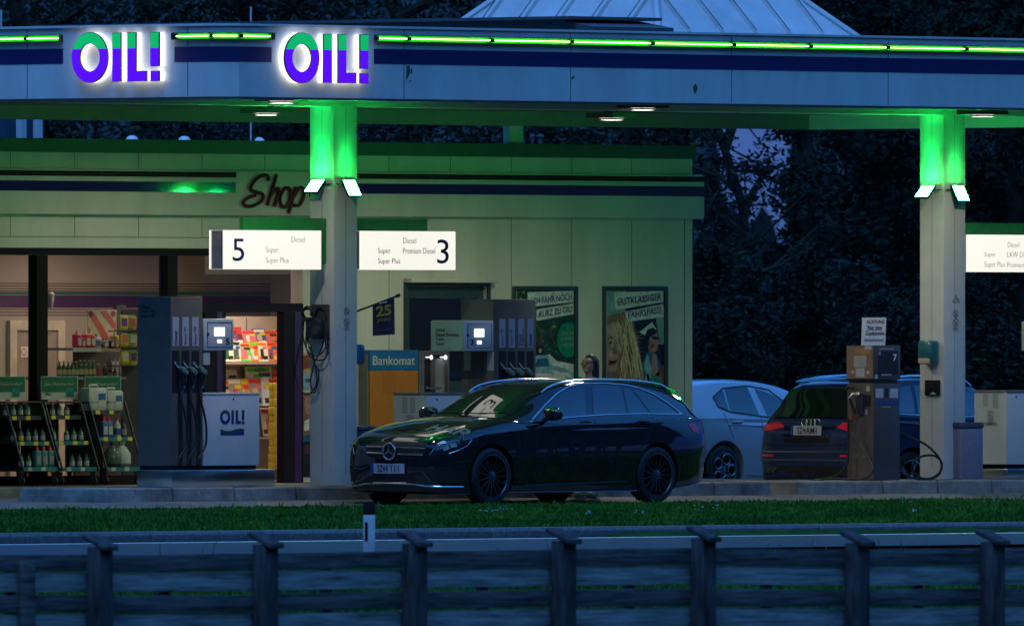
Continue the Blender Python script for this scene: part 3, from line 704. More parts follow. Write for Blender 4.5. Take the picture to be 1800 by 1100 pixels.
# interior shell
VI = 10.2; UI = on_v(532, VS)[0]+3.2
M['inwall'] = PM('interior_wall', (0.38, 0.335, 0.285), 0.6, var=0.05, scale=1)
mb = MB().box(USL+.21, UI, VI, VI+.1, .112, 3.2).box(UI+.001, UI+.1, VS+.21, VI, .112, 3.2)
mb.build('interior_wall', M['inwall'], shop)
MB().box(USL+.21, UI, VS+.21, VI, 3.2, 3.26).build('interior_ceiling', M['inwall'], shop)
MB().box(USL+.21, UI, VS+.21, VI, .1125, .118).build('interior_floor', PM('floor_tiles', (0.28, 0.25, 0.22), 0.3), shop)
zi = lambda y, x=300: pv(x, y, VI).z
M['inpurple'] = PM('interior_purple_band', (0.055, 0.010, 0.075), 0.5, var=0.04); M['ingreen'] = PM('interior_green_band', (0.01, 0.12, 0.06), 0.5, var=0.04); M['indark'] = PM('interior_brown_line', (0.12, 0.07, 0.06), 0.5)
MB().box(USL+.21, UI, VI-.004, VI-.0005, zi(541), zi(519.5)).build('purple_band', M['inpurple'], shop)
MB().box(USL+.21, UI, VI-.004, VI-.0005, zi(518.5), zi(513.5)).build('green_band', M['ingreen'], shop)
l = MB()
for y in (499, 503.5, 508, 512, 544, 549, 554): l.box(USL+.21, UI, VI-.003, VI-.0005, zi(y+1), zi(y-1))
l.build('wall_line', M['indark'], shop)
dI = MB(); a, b, c_, d_ = rv(24, 580, 62, 850, VI)
dI.box(a-.12, a, VI-.06, VI-.005, .12, d_+.12).box(b+.35, b+.47, VI-.06, VI-.005, .12, d_+.12).box(a, b+.35, VI-.06, VI-.005, d_, d_+.12)
dI.build('interior_door_frame', PM('door_frame_cream', (0.6, 0.54, 0.45), 0.4), shop)
MB().box(a+.001, b+.349, VI-.03, VI-.005, .12, d_-.001).build('interior_door', PM('interior_door', (0.33, 0.28, 0.23), 0.4), shop)
for u_, v_, e, sz in ((on_v(462, 7.5)[0], 7.5, 13, .8), (on_v(200, 8.8)[0], 8.8, 7.0, 1.2), (on_v(-40, 8.4)[0], 8.4, 1.4, 1.2)):
    ld = bpy.data.lights.new('shop_ceiling_lamp', 'AREA'); lo = bpy.data.objects.new('shop_ceiling_lamp', ld); COL.objects.link(lo)
    ld.energy = e; ld.size = sz; ld.color = (1.0, 0.74, 0.54); lo.location = (u_, v_, 2.75 if v_ < 8 else 3.1)
# ------------------------------------------------------------------ fuel pumps
VP, VPB = -0.07, 0.46
M['recess'] = PM('nozzle_recess', (0.006, 0.006, 0.008), 0.7)
M['plate'] = PM('label_plate', (0.42, 0.41, 0.50), 0.45, var=0.04)
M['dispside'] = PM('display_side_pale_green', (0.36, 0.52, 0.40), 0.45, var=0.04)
M['nozgrip'] = PM('nozzle_grip', (0.15, 0.21, 0.17), 0.5, var=0.1)
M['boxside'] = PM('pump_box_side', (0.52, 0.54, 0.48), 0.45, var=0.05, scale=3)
def nozzle(t, x, ytip, holster=True):
    """fuel nozzle hanging in its holster; photo column x of the tip, returns hose start"""
    m = 1.0
    a = pv(x, ytip, VP-.005); k = lambda dx, dy, dv: pv(x+dx, ytip+dy, VP) + Vector((0, dv, 0))
    n = MB().tube([k(0, 0, .01), k(2.5, 7, -.01), k(5.5, 13, -.03)], .011, 8).build('nozzle_spout', M['steel'], t, smooth=True)
    mb = MB(); c = [k(5, 11, -.005), k(10, 10, -.005), k(18, 18, -.005), k(18, 24, -.005), k(14, 25, -.005), k(8, 20, -.005)]
    mb.prism(c, (0, -.07, 0)); g = mb.build('nozzle_body', M['nozgrip'], t, bevel=.008)
    mb = MB(); mb.tube([k(9, 18, -.04), k(10, 30, -.045), k(12, 44, -.04)], .020, 8); mb.tube([k(16, 22, -.045), k(15, 34, -.06), k(12.5, 43, -.05)], .010, 6)
    mb.build('nozzle_guard', M['rubber'], g, smooth=True)
    MB().tube([k(12, 43, -.04), k(12, 49, -.04)], .022, 10).build('swivel', M['steel'], g, smooth=True)
    return k(12, 49, -.04)
def display(t, x0, x1, y0, y1, num, numbox, left_face, scr):
    a = pv(x0, y1, VP); b = pv(x1, y0, VP)
    d = MB().box(a.x, b.x, VP, VPB, a.z, b.z).build('display_unit', M['pumpwhite'], t, bevel=.012)
    f = lambda q: pv(q[0], q[1], VP-.003)
    fx0, fx1, fy0, fy1 = x0+7, x1-3.5, y0+6.5, y1-6
    mb = MB()
    for p, q in (((fx0, fy0), (fx1, fy0)), ((fx1, fy0), (fx1, fy1)), ((fx1, fy1), (fx0, fy1)), ((fx0, fy1), (fx0, fy0))): mb.tube([f(p), f(q)], .004, 4)
    mb.build('panel_outline', M['inknavy'], d)
    for q in scr:
        u0, u1, z0, z1 = rv(*q, VP-.004); MB().box(u0, u1, VP-.006, VP-.0025, z0, z1).build('screen', M['screen'], d)
    c = pv(fx0, (fy0+fy1)/2-1, VP); MB().lathe([(.016, -.012), (.016, -.0)], (c.x, VP, c.z), axis='y', n=14).build('lock', M['ink'], d)
    text_px(d, num, M['ink'], ('v', VP), *numbox, bold=.6)
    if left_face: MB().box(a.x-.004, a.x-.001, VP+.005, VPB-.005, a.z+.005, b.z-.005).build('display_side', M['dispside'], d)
    return d
def hose_path(p0, px, v): return [p0]+[pv(x, y, v) for x, y in px]

# pump with number 5
x5 = on_v(300, VP)[0]; x5c = on_v(356.5, VP)[0]; x5b = on_v(456, VP)[0]; zt5 = pv(300, 521, VP).z; zb5 = pv(300, 818.5, VP).z; zg5 = pv(300, 825.5, VP).z
p5 = thing('fuel_pump', 'tall grey fuel pump numbered 5 with three hanging nozzles and a white box', 'fuel pump', (x5, VP, .16), 'modern fuel pumps')
MB().box(x5, x5c, VP, VPB, zb5, zt5).build('nozzle_column', M['pump'], p5, bevel=.01)
zl5 = pv(420, 694, VP).z; zl5t = pv(420, 690, VP).z
MB().box(x5c+.004, x5b, VP, VPB, zb5, zl5).build('white_box', M['pumpwhite'], p5, bevel=.006)
MB().box(x5c+.004, x5b+.004, VP-.006, VPB+.006, zl5+.001, zl5t).build('box_lid', M['boxside'], p5, bevel=.004)
MB().box(x5+.01, x5b-.04, VP+.02, VPB-.02, zg5, zb5-.001).build('shadow_gap', M['black'], p5)
xp = on_v(484, VP-.02)[0]
MB().box(x5-.005, xp, VP-.02, VPB+.02, .158, zg5-.001).build('plinth', M['steel'], p5, bevel=.015)
hm = []
for x0, x1, tx in ((303, 314, 'Diesel'), (320, 331.5, 'Super 95'), (337.5, 349, 'Super 98')):
    u0, u1, z0, z1 = rv(x0, 557, x1, 608, VP); MB().box(u0, u1, VP-.004, VP-.001, z0, z1).build('label_plate', M['plate'], p5)
    text_px(p5, tx, M['ink'] if tx == 'Diesel' else M['inkgrey'], ('v', VP-.004), x0+3.5, 605-(23 if tx == 'Diesel' else 31), x1-2.5, 605, up=True)
    u0, u1, z0, z1 = rv(x0-1, 616, x1+1, 690, VP); MB().box(u0, u1, VP-.003, VP-.001, z0, z1).build('nozzle_recess', M['recess'], p5)
for i, x in enumerate((306, 322, 339)):
    s = nozzle(p5, x, 634)
    MB().tube(spl(hose_path(s, [(s0[0]+i*17, s0[1]) for s0 in ((318, 700), (324, 722), (328.5, 750), (328, 780), (320, 797), (315, 806), (314, 817))], VP-.05)), .013, 8).build('hose', M['rubber'], p5, smooth=True)
    u0, u1, z0, z1 = rv(314+i*16, 690, 319.5+i*16, 818, VP); MB().box(u0-.01, u1+.01, VP-.0025, VP-.001, z0, z1).build('hose_groove', M['recess'], p5)
display(p5, 358, 411, 560, 616, '5', (396.5, 594, 403, 606), False, ((377, 575.5, 395, 590.5), (382.5, 597, 390, 602.5)))
u0, u1, z0, z1 = rv(357, 619, 369, 641, VP+.02); MB().box(u0+.004, u1, VP+.02, VP+.04, z0, z1).build('notice_plate', M['boxside'], p5)
for i, s in enumerate(('Diesel', 'Super 95', 'Super 98')): text_px(p5, s, M['ink'], ('u', x5), 249, 536+i*8.2, 264 if i == 0 else 271.5, 542.5+i*8.2)
# logo on the white box
def oil_flat(t, x0, y0, x1, y1, wave_box):
    a = pv(x0, y1, VP-.002); b = pv(x1, y0, VP-.002); H_ = b.z-a.z; W_ = (b.x-a.x)/2.488/H_
    f = lambda x, y, d: Vector((a.x+x*H_*W_, VP-.001-d, a.z+y*H_))
    lg, lb = PM('logo_dark_green', (0.004, 0.07, 0.045), .5), M['inknavy']
    for ch in 'OIL!':
      mb = MB(); letter_mesh(mb, ch, lambda x, y, d, o=OFFX[ch]: f(x+o, y, d), 0.001, 0.003)
      for nm, mat, ab in (('logo_top', lg, True), ('logo_bottom', lb, False)):
        o = MB(); o.v = list(mb.v); o.f = list(mb.f); o = o.build(nm, mat, t, merge=True)
        bm = bmesh.new(); bm.from_mesh(o.data); clip(bm, (0, 0, a.z+.675*H_-wmat(t).translation.z), (0, 0, 1), ab); bm.to_mesh(o.data); bm.free()
    wx0, wy0, wx1, wy1 = wave_box
    tp = [(wx0+(wx1-wx0)*i/12, wy0+1+2.2*math.sin(i/12*6.28-.6)) for i in range(13)]
    md = [(x, y+5) for x, y in tp]
    MB().prism([pv(x, y, VP-.002) for x, y in tp+md[::-1]], (0, -.002, 0)).build('logo_wave', PM('logo_wave_green', (0.004, 0.08, 0.05), .5), t)
    MB().prism([pv(x, y+.15, VP-.002) for x, y in md]+[pv(wx1, wy1, VP-.002), pv(wx0, wy1, VP-.002)], (0, -.002, 0)).build('logo_base', M['inknavy'], t)
oil_flat(p5, 387, 720.5, 429.5, 745, (387.5, 754, 429, 764.5))
c = pv(410, 701, VP); MB().lathe([(.012, -.006), (.012, 0)], (c.x, VP, c.z), axis='y', n=12).build('lock', M['ink'], p5)

# pump with number 3 (and its twin beyond the second column)
def pump_b(xc0, xc1, xb, xd0, ytop, ybox, num, label, full=True):
    uc0, uc1, ub, ud = (on_v(x, VP)[0] for x in (xc0, xc1, xb, xd0)); zt = pv(xc0, ytop, VP).z; zl = pv(xb, ybox+4.5, VP).z; zlt = pv(xb, ybox, VP).z
    t = thing('fuel_pump', label, 'fuel pump', (ub, VP, .16), 'modern fuel pumps')
    MB().box(uc0, uc1, VP, VPB, .335, zt).build('nozzle_column', M['pump'], t, bevel=.01)
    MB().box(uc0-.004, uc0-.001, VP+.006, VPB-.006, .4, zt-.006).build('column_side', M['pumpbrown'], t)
    MB().box(ub, uc0-.005, VP, VPB, .335, zl).build('white_box', M['pumpwhite'], t, bevel=.006)
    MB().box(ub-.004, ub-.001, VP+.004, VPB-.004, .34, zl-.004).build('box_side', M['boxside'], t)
    MB().box(ub-.006, uc0-.005, VP-.006, VPB+.006, zl+.001, zlt).build('box_lid', M['pumpbrown'], t, bevel=.004)
    MB().box(ub+.04, uc1-.02, VP+.02, VPB-.02, .285, .334).build('shadow_gap', M['black'], t)
    MB().box(ub-.01, uc1+.01, VP-.02, VPB+.02, .158, .284).build('plinth', M['steel'], t, bevel=.015)
    return t, uc0, ub
p3, uc, ub3 = pump_b(868, 942, 750, 815, 526, 690, '3', 'grey fuel pump numbered 3 behind the black car, one nozzle missing')
d3 = display(p3, 815, 868, 563, 617, '3', (826.5, 596, 832.5, 606), True, ((834, 578, 851, 592), (839, 599, 846.5, 604.5)))
for i, s in enumerate(('Diesel', 'Diesel Premium', 'Super', 'Super')): text_px(d3, s, M['ink'], ('u', on_v(815, VP)[0]-.004), 767, 576.5+i*8.2, (782, 806, 781.5, 781.5)[i], 583+i*8.2)
for x0, x1, tx in ((877.5, 888, 'Super 98'), (894, 904.5, 'Super 95'), (911, 921, 'Diesel\nPremium'), (927, 937, 'Diesel')):
    u0, u1, z0, z1 = rv(x0, 560.5, x1, 610.5, VP); MB().box(u0, u1, VP-.004, VP-.001, z0, z1).build('label_plate', M['plate'], p3)
    w = 2.2 if 'P' not in tx else 0.8
    text_px(p3, tx, M['ink'] if 'D' in tx else M['inkgrey'], ('v', VP-.004), x0+w, 607-(20 if tx == 'Diesel' else 29), x1-w, 607, up=True)
    u0, u1, z0, z1 = rv(x0-1, 617, x1+1, 692, VP); MB().box(u0, u1, VP-.003, VP-.001, z0, z1).build('nozzle_recess', M['recess'], p3)
for i, x in enumerate((879.5, 896, 912)):
    s = nozzle(p3, x, 636)
    MB().tube(spl(hose_path(s, [(s0[0]+i*16.5, s0[1]) for s0 in ((892, 705), (897, 722), (901, 750), (899, 780), (893, 800), (889, 815))], VP-.05)), .013, 8).build('hose', M['rubber'], p3, smooth=True)
for x in (815.5, 856.5):      # small notices on the column side
    a = pu(x, 651, uc-.004); b = pu(x+12, 618, uc-.004); MB().box(uc-.0065, uc-.0045, b.y, a.y, a.z, b.z).build('notice_plate', M['boxside'], p3)
g = MB(); 
for k in range(9): a = pu(824+k*3.3, 690, uc-.004); g.box(uc-.0062, uc-.0045, a.y-.004, a.y+.004, a.z, pu(824, 622, uc).z)
g.build('vent_grille', M['darkgrey'], p3)
ntc = MB()
def notice_lines(t, ubx, x0, y0, rows, mat, dx=(0, 14)):
    mb = MB()
    for r in range(rows):
        for c0 in dx:
            a = pu(x0+c0, y0+r*3.2+1.2, ubx); b = pu(x0+c0+9, y0+r*3.2, ubx); mb.box(ubx-.0015, ubx-.0003, b.y, a.y, a.z, b.z)
    mb.build('notice_print', mat, t)
notice_lines(p3, ub3-.004, 707, 698, 9, M['inkgrey']); notice_lines(p3, ub3-.004, 714, 730, 2, M['inkgrey'], (0, 4))
c = pv(768, 702, VP); MB().lathe([(.012, -.006), (.012, 0)], (c.x, VP, c.z), axis='y', n=12).build('lock', M['ink'], p3)
pr, uc_, ubr = pump_b(1888, 1962, 1770, 1853, 530, 686, '6', 'white boxed fuel pump at the right picture edge behind the grey bin')
dr_ = display(pr, 1853, 1886, 565, 617, '6', (1864, 596, 1870, 606), True, ())
for q in ((1728, 690, 7), (1745, 690, 8)): notice_lines(pr, ubr-.004, q[0], q[1]+3, q[2], M['inkgrey'], (0,))
notice_lines(pr, ubr-.004, 1735, 722, 8, M['inkgrey'], (0, 3))
rg = MB()
for x in (1733, 1738.5, 1744, 1749.5):
    c = pu(x, 745, ubr-.006); rg.lathe([(.022, -.002), (.022, 0), (.014, 0), (.014, -.002)], (c.x, c.y, c.z), axis='x', n=14, cap=False)
rg.build('warning_symbol', PM('red_symbol', (.25, .05, .05)), pr)
c = pv(1786, 697, VP); MB().lathe([(.012, -.006), (.012, 0)], (c.x, VP, c.z), axis='y', n=12).build('lock', M['ink'], pr)

# old diesel pump number 7
V7, V7B = -.12, .31
u70_, u71 = on_v(1535, V7)[0], on_v(1582, V7)[0]
M['pump7'] = PM('old_pump_blue_grey', (0.060, 0.062, 0.068), 0.4, var=0.1, scale=5)
M['pump7side'] = PM('old_pump_brown_steel', (0.15, 0.125, 0.105), 0.4, metal=.3, var=0.12, scale=5)
M['pump7top'] = PM('old_pump_copper_side', (0.26, 0.165, 0.11), 0.45, metal=.1, var=0.1, scale=5)
z7 = lambda y: pv(1535, y, V7).z
p7 = thing('diesel_pump', 'old brown and grey diesel pump numbered 7 with paper notice on its top', 'fuel pump', (u70_, V7, .16))
MB().box(u70_+.012, u71, V7, V7B, .158, z7(674)).build('cabinet', M['pump7'], p7, bevel=.008)
MB().box(u70_+.008, u70_+.0115, V7+.004, V7B-.004, .17, z7(675)).build('cabinet_side', M['pump7side'], p7)
MB().box(u70_, u71+.006, V7-.004, V7B+.004, z7(667), z7(607)).build('head', M['pump7'], p7, bevel=.006)
MB().box(u70_-.004, u70_-.0005, V7+.002, V7B-.002, z7(665), z7(609)).build('head_side', M['pump7top'], p7)
mb = MB().box(u70_+.02, u71-.02, V7+.02, V7B-.02, z7(673.8), z7(667.2))
for k in range(8): mb.box(u70_+.02+k*.055, u70_+.05+k*.055, V7+.003, V7B-.003, z7(671.5), z7(669.5))
mb.build('grating', M['darkgrey'], p7)
MB().box(u70_+.014, u71-.003, V7-.003, V7-.0005, .165, z7(819)).build('kick_plate', M['darkgrey'], p7)
def vplate(t, q, v, mat, name='notice_plate', th=.002): u0, u1, z0, z1 = rv(*q, v); return MB().box(u0, u1, v-th, v-.0004, z0, z1).build(name, mat, t)
def uplate(t, q, u, mat, name='notice_plate', th=.002):
    a = pu(q[0], q[3], u); b = pu(q[2], q[1], u); return MB().box(u-th, u-.0004, b.y, a.y, a.z, b.z).build(name, mat, t)
vplate(p7, (1543, 617, 1578, 659), V7-.004, PM('meter_glass', (.02, .025, .035), .12), 'meter_window')
vplate(p7, (1549, 657.5, 1567, 659.5), V7-.0065, M['plate'], 'meter_strip'); vplate(p7, (1546, 612, 1571, 613.5), V7-.005, M['plate'], 'meter_strip')
text_px(p7, '7', M['white'], ('v', V7-.008), 1569.5, 622.5, 1576, 634, bold=.5); text_px(p7, '8', M['plate'], ('v', V7-.008), 1544, 617.5, 1547.5, 624)
vplate(p7, (1539, 682.5, 1552.5, 699), V7, M['plate']); vplate(p7, (1564, 682.5, 1578.5, 699), V7, M['plate']); vplate(p7, (1556, 682, 1560.5, 698), V7, M['recess'])
vplate(p7, (1541, 704, 1579, 713), V7, PM('blue_sticker', (.02, .06, .22), .4)); vplate(p7, (1548, 714, 1566, 716), V7, PM('yellow_sticker', (.5, .33, .05), .4))
c = pv(1540, 662, V7-.004); MB().lathe([(.03, -.003), (.03, -.001)], (c.x, V7-.004, c.z), axis='y', n=16).build('round_sticker', M['plate'], p7)
uplate(p7, (1501, 625, 1523, 645.5), u70_-.004, PM('grey_notice', (.36, .38, .36), .5)); uplate(p7, (1504, 647, 1520, 662.5), u70_-.004, PM('grey_notice_small', (.42, .42, .40), .5))
uplate(p7, (1503, 614, 1530, 622), u70_-.004, PM('amber_label', (.36, .20, .05), .5)); uplate(p7, (1520, 608, 1532, 614), u70_-.004, M['plate'])
for x, y in ((1499, 654), (1526, 654)): c = pu(x, y, u70_-.004); MB().lathe([(.024, -.003), (.024, -.001)], (c.x, c.y, c.z), axis='x', n=14).build('round_sticker', M['plate'], p7)
c = pu(1526, 683, u70_+.008); MB().lathe([(.036, -.003), (.036, -.001)], (c.x, c.y, c.z), axis='x', n=16).build('round_sticker', PM('pale_sticker', (.4, .45, .4)), p7)
uplate(p7, (1520, 694, 1531, 714), u70_+.008, M['recess']); uplate(p7, (1521, 720, 1525, 728), u70_+.008, M['plate'])
for x in (1500, 1516): uplate(p7, (x, 796, x+9, 804), u70_+.008, M['pumpbrown'], 'vent_grille')
k7 = lambda x, y, d: pu(x, y, u70_+.008)+Vector((-d, 0, 0))
MB().prism([k7(1514, 690, .002), k7(1519, 692, .002), k7(1519, 728, .002), k7(1510, 728, .002), k7(1510, 700, .002)], (-.03, 0, 0)).build('nozzle_holder', M['darkgrey'], p7, bevel=.004)
nz = MB().tube([k7(1516, 692, .05), k7(1508, 692, .08), k7(1501, 700, .09)], .022, 8).build('nozzle_head', M['steel'], p7, smooth=True)
mb = MB(); mb.tube([k7(1502, 698, .09), k7(1505, 712, .08), k7(1509, 728, .06)], .020, 8); mb.tube([k7(1512, 696, .08), k7(1515, 712, .09), k7(1509, 727, .07)], .010, 6); mb.tube([k7(1492, 685, .05), k7(1498, 678, .05), k7(1504, 682, .04)], .02, 8)
mb.build('nozzle_grip', M['rubber'], p7, smooth=True)
MB().tube([k7(1503.5, 728, .07), k7(1503.5, 737, .07)], .026, 8).build('hose_coupling', PM('orange_coupling', (.4, .09, .01), .4), p7, smooth=True)
MB().tube(spl([k7(1503.5, 737, .07), k7(1507, 760, .1), k7(1522, 783, .12), k7(1540, 803, .15), k7(1553, 822, .2), k7(1551, 836, .25), k7(1535, 842, .3)]+[Vector((k7(1500, 843, .3).x, k7(1500, 843, .3).y, .178)), Vector((k7(1475, 844, .3).x, k7(1475, 844, .3).y, .175))]), .014, 8).build('hose', M['rubber'], p7, smooth=True)
MB().tube(spl([k7(1494, 735, .03), k7(1496, 780, .05), k7(1495, 815, .06), k7(1485, 832, .1), k7(1465, 841, .12), k7(1446, 843, .15)]), .014, 8).build('hose', M['rubber'], p7, smooth=True)
v7 = lambda x, y, dv=0: pv(x, y, V7-.05+dv)
MB().tube(spl([v7(1583, 760, .2), v7(1600, 768), v7(1622, 778), v7(1640, 792), v7(1654, 811), v7(1652, 829), v7(1636, 840), v7(1618, 839), v7(1605, 827), v7(1606, 811), v7(1620, 802, .05), v7(1638, 800, .06), v7(1651, 806, .06), v7(1656, 818, .06), v7(1650, 834, .08), v7(1632, 843, .1), v7(1610, 841, .1), v7(1590, 834, .1), v7(1580, 826, .12)]), .014, 8).build('hose', M['rubber'], p7, smooth=True)
an = thing('paper_notice', 'white warning notice standing on top of the old diesel pump', 'notice', tuple(pv(1536, 605, .05)))
a, b = on_v(1515, .05)[0], on_v(1558, .05)[0]; zn0, zn1 = z7(606.8), pv(1536, 558, .05).z
q = MB().prism([(a, .05, zn0), (b-.02, .05, zn0), (b, .05, zn1), (a+.015, .05, zn1)], (0, .01, 0)).build('sheet', M['white'], an)
text_px(an, 'ACHTUNG', PM('red_print', (.20, .04, .04)), ('v', .05), 1523, 562, 1554, 568.5, bold=.3); text_px(an, 'Nur eine', M['ink'], ('v', .05), 1525, 572, 1550, 578.5, bold=.3)
text_px(an, 'Zapfpistole', M['ink'], ('v', .05), 1521, 582, 1554, 590.5, bold=.3); text_px(an, 'entnehmen!', M['inkgrey'], ('v', .05), 1519, 593.5, 1553, 600, bold=.3)
vplate(an, (1525, 579.5, 1550, 580.3), .05, M['ink'], 'underline')

# column fittings -----------------------------------------------------
def u_box(name, label, cat, q, u, dep, mat, bevel=.02):
    a = pu(q[0], q[3], u); b = pu(q[2], q[1], u); t = thing(name, label, cat, (u, (a.y+b.y)/2, a.z))
    MB().box(u-dep, u-.001, b.y, a.y, a.z, b.z).build('casing', mat, t, bevel=bevel); return t, a, b
td, a, b = u_box('towel_dispenser', 'teal paper towel dispenser on the column right of the old diesel pump', 'dispenser', (1626, 598, 1652, 640), U2, .15, PM('teal_plastic', (.015, .13, .15), .3, coat=.4), .035)
MB().box(U2-.153, U2-.08, b.y+.03, a.y-.02, a.z+.008, a.z+.075).build('towel_slot', PM('cream_plastic', (.5, .42, .28), .5), td, bevel=.01)
td2, a, b = u_box('black_dispenser', 'small black box with pale emblem below the teal towel dispenser', 'dispenser', (1628, 668, 1653, 695), U2, .03, M['black'], .006)
MB().prism([pu(x, y, U2-.031) for x, y in ((1634, 693), (1646, 693), (1643, 690.5), (1640, 688.5), (1637, 690.5))], (-.002, 0, 0)).build('emblem', M['plate'], td2)
te = thing('towel_dispenser', 'blue towel dispenser peeping out behind the column beside the machine with orange panel', 'dispenser', (.4, .1, 1.4))
za, zb_ = pv(633, 640, 0).z, pv(633, 605, 0).z
MB().box(.401, .52, -.02, .22, za, zb_).build('casing', PM('blue_plastic', (.01, .10, .22), .3, coat=.4), te, bevel=.03)
bb = thing('waste_bin', 'blue waste bin on the island between the column and the black car', 'bin', (.75, .2, .16))
ub_ = on_v(660, -.05)[0]; zc = pv(645, 748, -.05).z
MB().box(ub_-.22, ub_, -.05, .2, .16, zc-.05).build('bin_body', PM('bin_blue', (.02, .06, .11), .5), bb, bevel=.02)
MB().box(ub_-.24, ub_+.005, -.07, .22, zc-.049, zc).build('bin_lid', PM('bin_lid_blue', (.02, .08, .15), .5), bb, bevel=.015)
gb = thing('waste_bin', 'lavender grey bin standing between the right column and the white pump box', 'bin', (11.5, .1, .16))
ug = on_v(1728.5, -.12)[0]; zc = pv(1714, 742, -.12).z
MB().box(ug-.42, ug, -.12, .22, .16, zc-.07).build('bin_body', PM('bin_lavender', (.22, .21, .27), .5), gb, bevel=.015)
MB().box(ug-.43, ug+.006, -.13, .23, zc-.069, zc).build('bin_lid', PM('bin_lid_dark', (.06, .07, .09), .5), gb, bevel=.012)
def pictogram(t, plane, x, y, r, kind):
    k, c0 = plane; f = (lambda a, b: pv(a, b, c0)+Vector((0, -.003, 0)))
    mb = MB(); ring_ = [f(x+r*.72*math.cos(i/20*6.283), y+r*math.sin(i/20*6.283)) for i in range(21)]
    if kind == 'tri': ring_ = [f(x, y-r), f(x+r*.85, y+r*.8), f(x-r*.85, y+r*.8), f(x, y-r)]
    mb.tube(ring_, .006, 4)
    mb.tube([f(x-r*.1, y-r*.5), f(x+.4, y+r*.5)], .007, 4); mb.tube([f(x, y-r*.1), f(x+r*.35, y+r*.2)], .006, 4)
    if kind != 'tri': mb.tube([f(x-r*.5, y-r*.7), f(x+r*.5, y+r*.7)], .004, 4)
    mb.build('pictogram', M['inkgrey'], t)
for nm, lab, items in (('warning_stickers', 'two round prohibition stickers on the column beside the shop lettering', ((609, 547, 6, 'o'), (609, 566, 6.5, 'o'))),
                       ('warning_stickers', 'three pictogram stickers on the column with the teal dispenser', ((1680, 525, 7, 'tri'), (1679.5, 551, 6, 'o'), (1679.5, 566.5, 6.5, 'o')))):
    t = thing(nm, lab, 'stickers', tuple(pv(items[0][0], items[0][1], 0)))
    for q in items: pictogram(t, ('v', 0), *q)
    for j in range(3): vplate(t, (items[-1][0]-5, items[-1][1]+9+j*2.3, items[-1][0]+5, items[-1][1]+9.9+j*2.3), -.0008, M['inkgrey'], 'small_print')
# tyre inflator
ti = thing('tyre_inflator', 'black tyre inflator with gauge and looped hose hanging on the column', 'tyre inflator', tuple(pu(560, 570, 0)))
a = pu(550, 596, 0); b = pu(580, 535, 0); MB().box(-.03, -.001, b.y, a.y, a.z, b.z).build('back_plate', M['darkgrey'], ti, bevel=.006)
k = lambda x, y, d=.10: pu(x, y, -.0)+Vector((-d, 0, 0))*1.0
kk = lambda x, y, d=.10: pu(x, y, -d)
MB().prism([kk(546, 562, .05), kk(553, 556, .05), kk(566, 558, .05), kk(570, 566, .05), kk(569, 588, .05), kk(560, 597, .05), kk(549, 594, .05)], (-.10, 0, 0)).build('gauge_body', PM('inflator_body', (.03, .035, .05), .35), ti, bevel=.015)
c = kk(556, 580, .151); gd = MB().lathe([(.058, -.02), (.058, 0), (.05, .0), (.05, -.01)], (c.x-.0, c.y, c.z), axis='x', n=24).build('gauge_rim', M['darkgrey'], ti, smooth=True)
MB().lathe([(.049, -.012), (.0, -.0121)], (c.x, c.y, c.z), axis='x', n=24).build('gauge_dial', PM('gauge_dial', (.42, .42, .40), .4), gd)
MB().tube([c+Vector((-.016, .02, -.02)), c+Vector((-.016, -.015, .025))], .004, 4).build('needle', M['ink'], gd)
co = MB()
for j in range(7): 
    c0 = kk(541, 549, .05+j*.016); co.tube([c0+Vector((0, .075*math.cos(t)*(1+.05*j % 2), .07*math.sin(t)-.005*j)) for t in [i/16*6.283 for i in range(17)]], .011, 6)
co.tube(spl([kk(552, 548, .08), kk(560, 541, .05), kk(570, 545, .04), kk(573, 560, .04)]), .014, 6)
co.build('hose_coil', M['rubber'], ti, smooth=True)
for path in ([(535, 556), (533, 590), (540, 615), (552, 625), (566, 620), (575, 604), (577, 580)], [(538, 560), (541, 600), (553, 637), (560, 652), (559, 672), (552, 690), (546, 672), (552, 640), (564, 615), (573, 585)],
             [(533, 580), (524, 620), (519, 650), (524, 676), (536, 692), (549, 688), (557, 668), (552, 630), (541, 590)], [(543, 560), (538, 590), (541, 620), (556, 632), (571, 630), (577, 610), (575, 590)], [(569, 590), (573, 606), (578, 622)]):
    MB().tube(spl([kk(x, y, .09+.02*math.sin(i)) for i, (x, y) in enumerate(path)]), .0085, 6).build('hose', M['rubber'], ti, smooth=True)
# ------------------------------------------------------------------ posters, flag, cash machine
def flat(name, label, cat, loc): return thing(name, label, cat, loc)
def shape(t, pts, v, mat, name, th=.0012): return MB().prism([pv(x, y, v) for x, y in pts], (0, -th, 0)).build(name, mat, t)
def ell(cx, cy, rx, ry, a0=0, a1=360, n=22): return [(cx+rx*math.cos(R(a0+(a1-a0)*i/n)), cy+ry*math.sin(R(a0+(a1-a0)*i/n))) for i in range(n+1)]
def text_slant(t, s, mat, v, x0, y0, x1, y1, hpx, bold=.6):
    a, b = pv(x0, y0, v), pv(x1, y1, v); X = (b-a); w = X.length; X.normalize(); Z = Vector((0, 0, 1)); hh = hpx*196/FPX
    TEXTQ.append((t, s, mat, a+Vector((0, -.003, 0)), 1.0, (X, Z), 'lettering', 1.0, .0006, 0, 'LEFT', 0, bold, None, (w, hh)))
pm = lambda n, c: PM('print_'+n, tuple(min(.8, k*1.2) for k in c), .3, var=.22, scale=14)
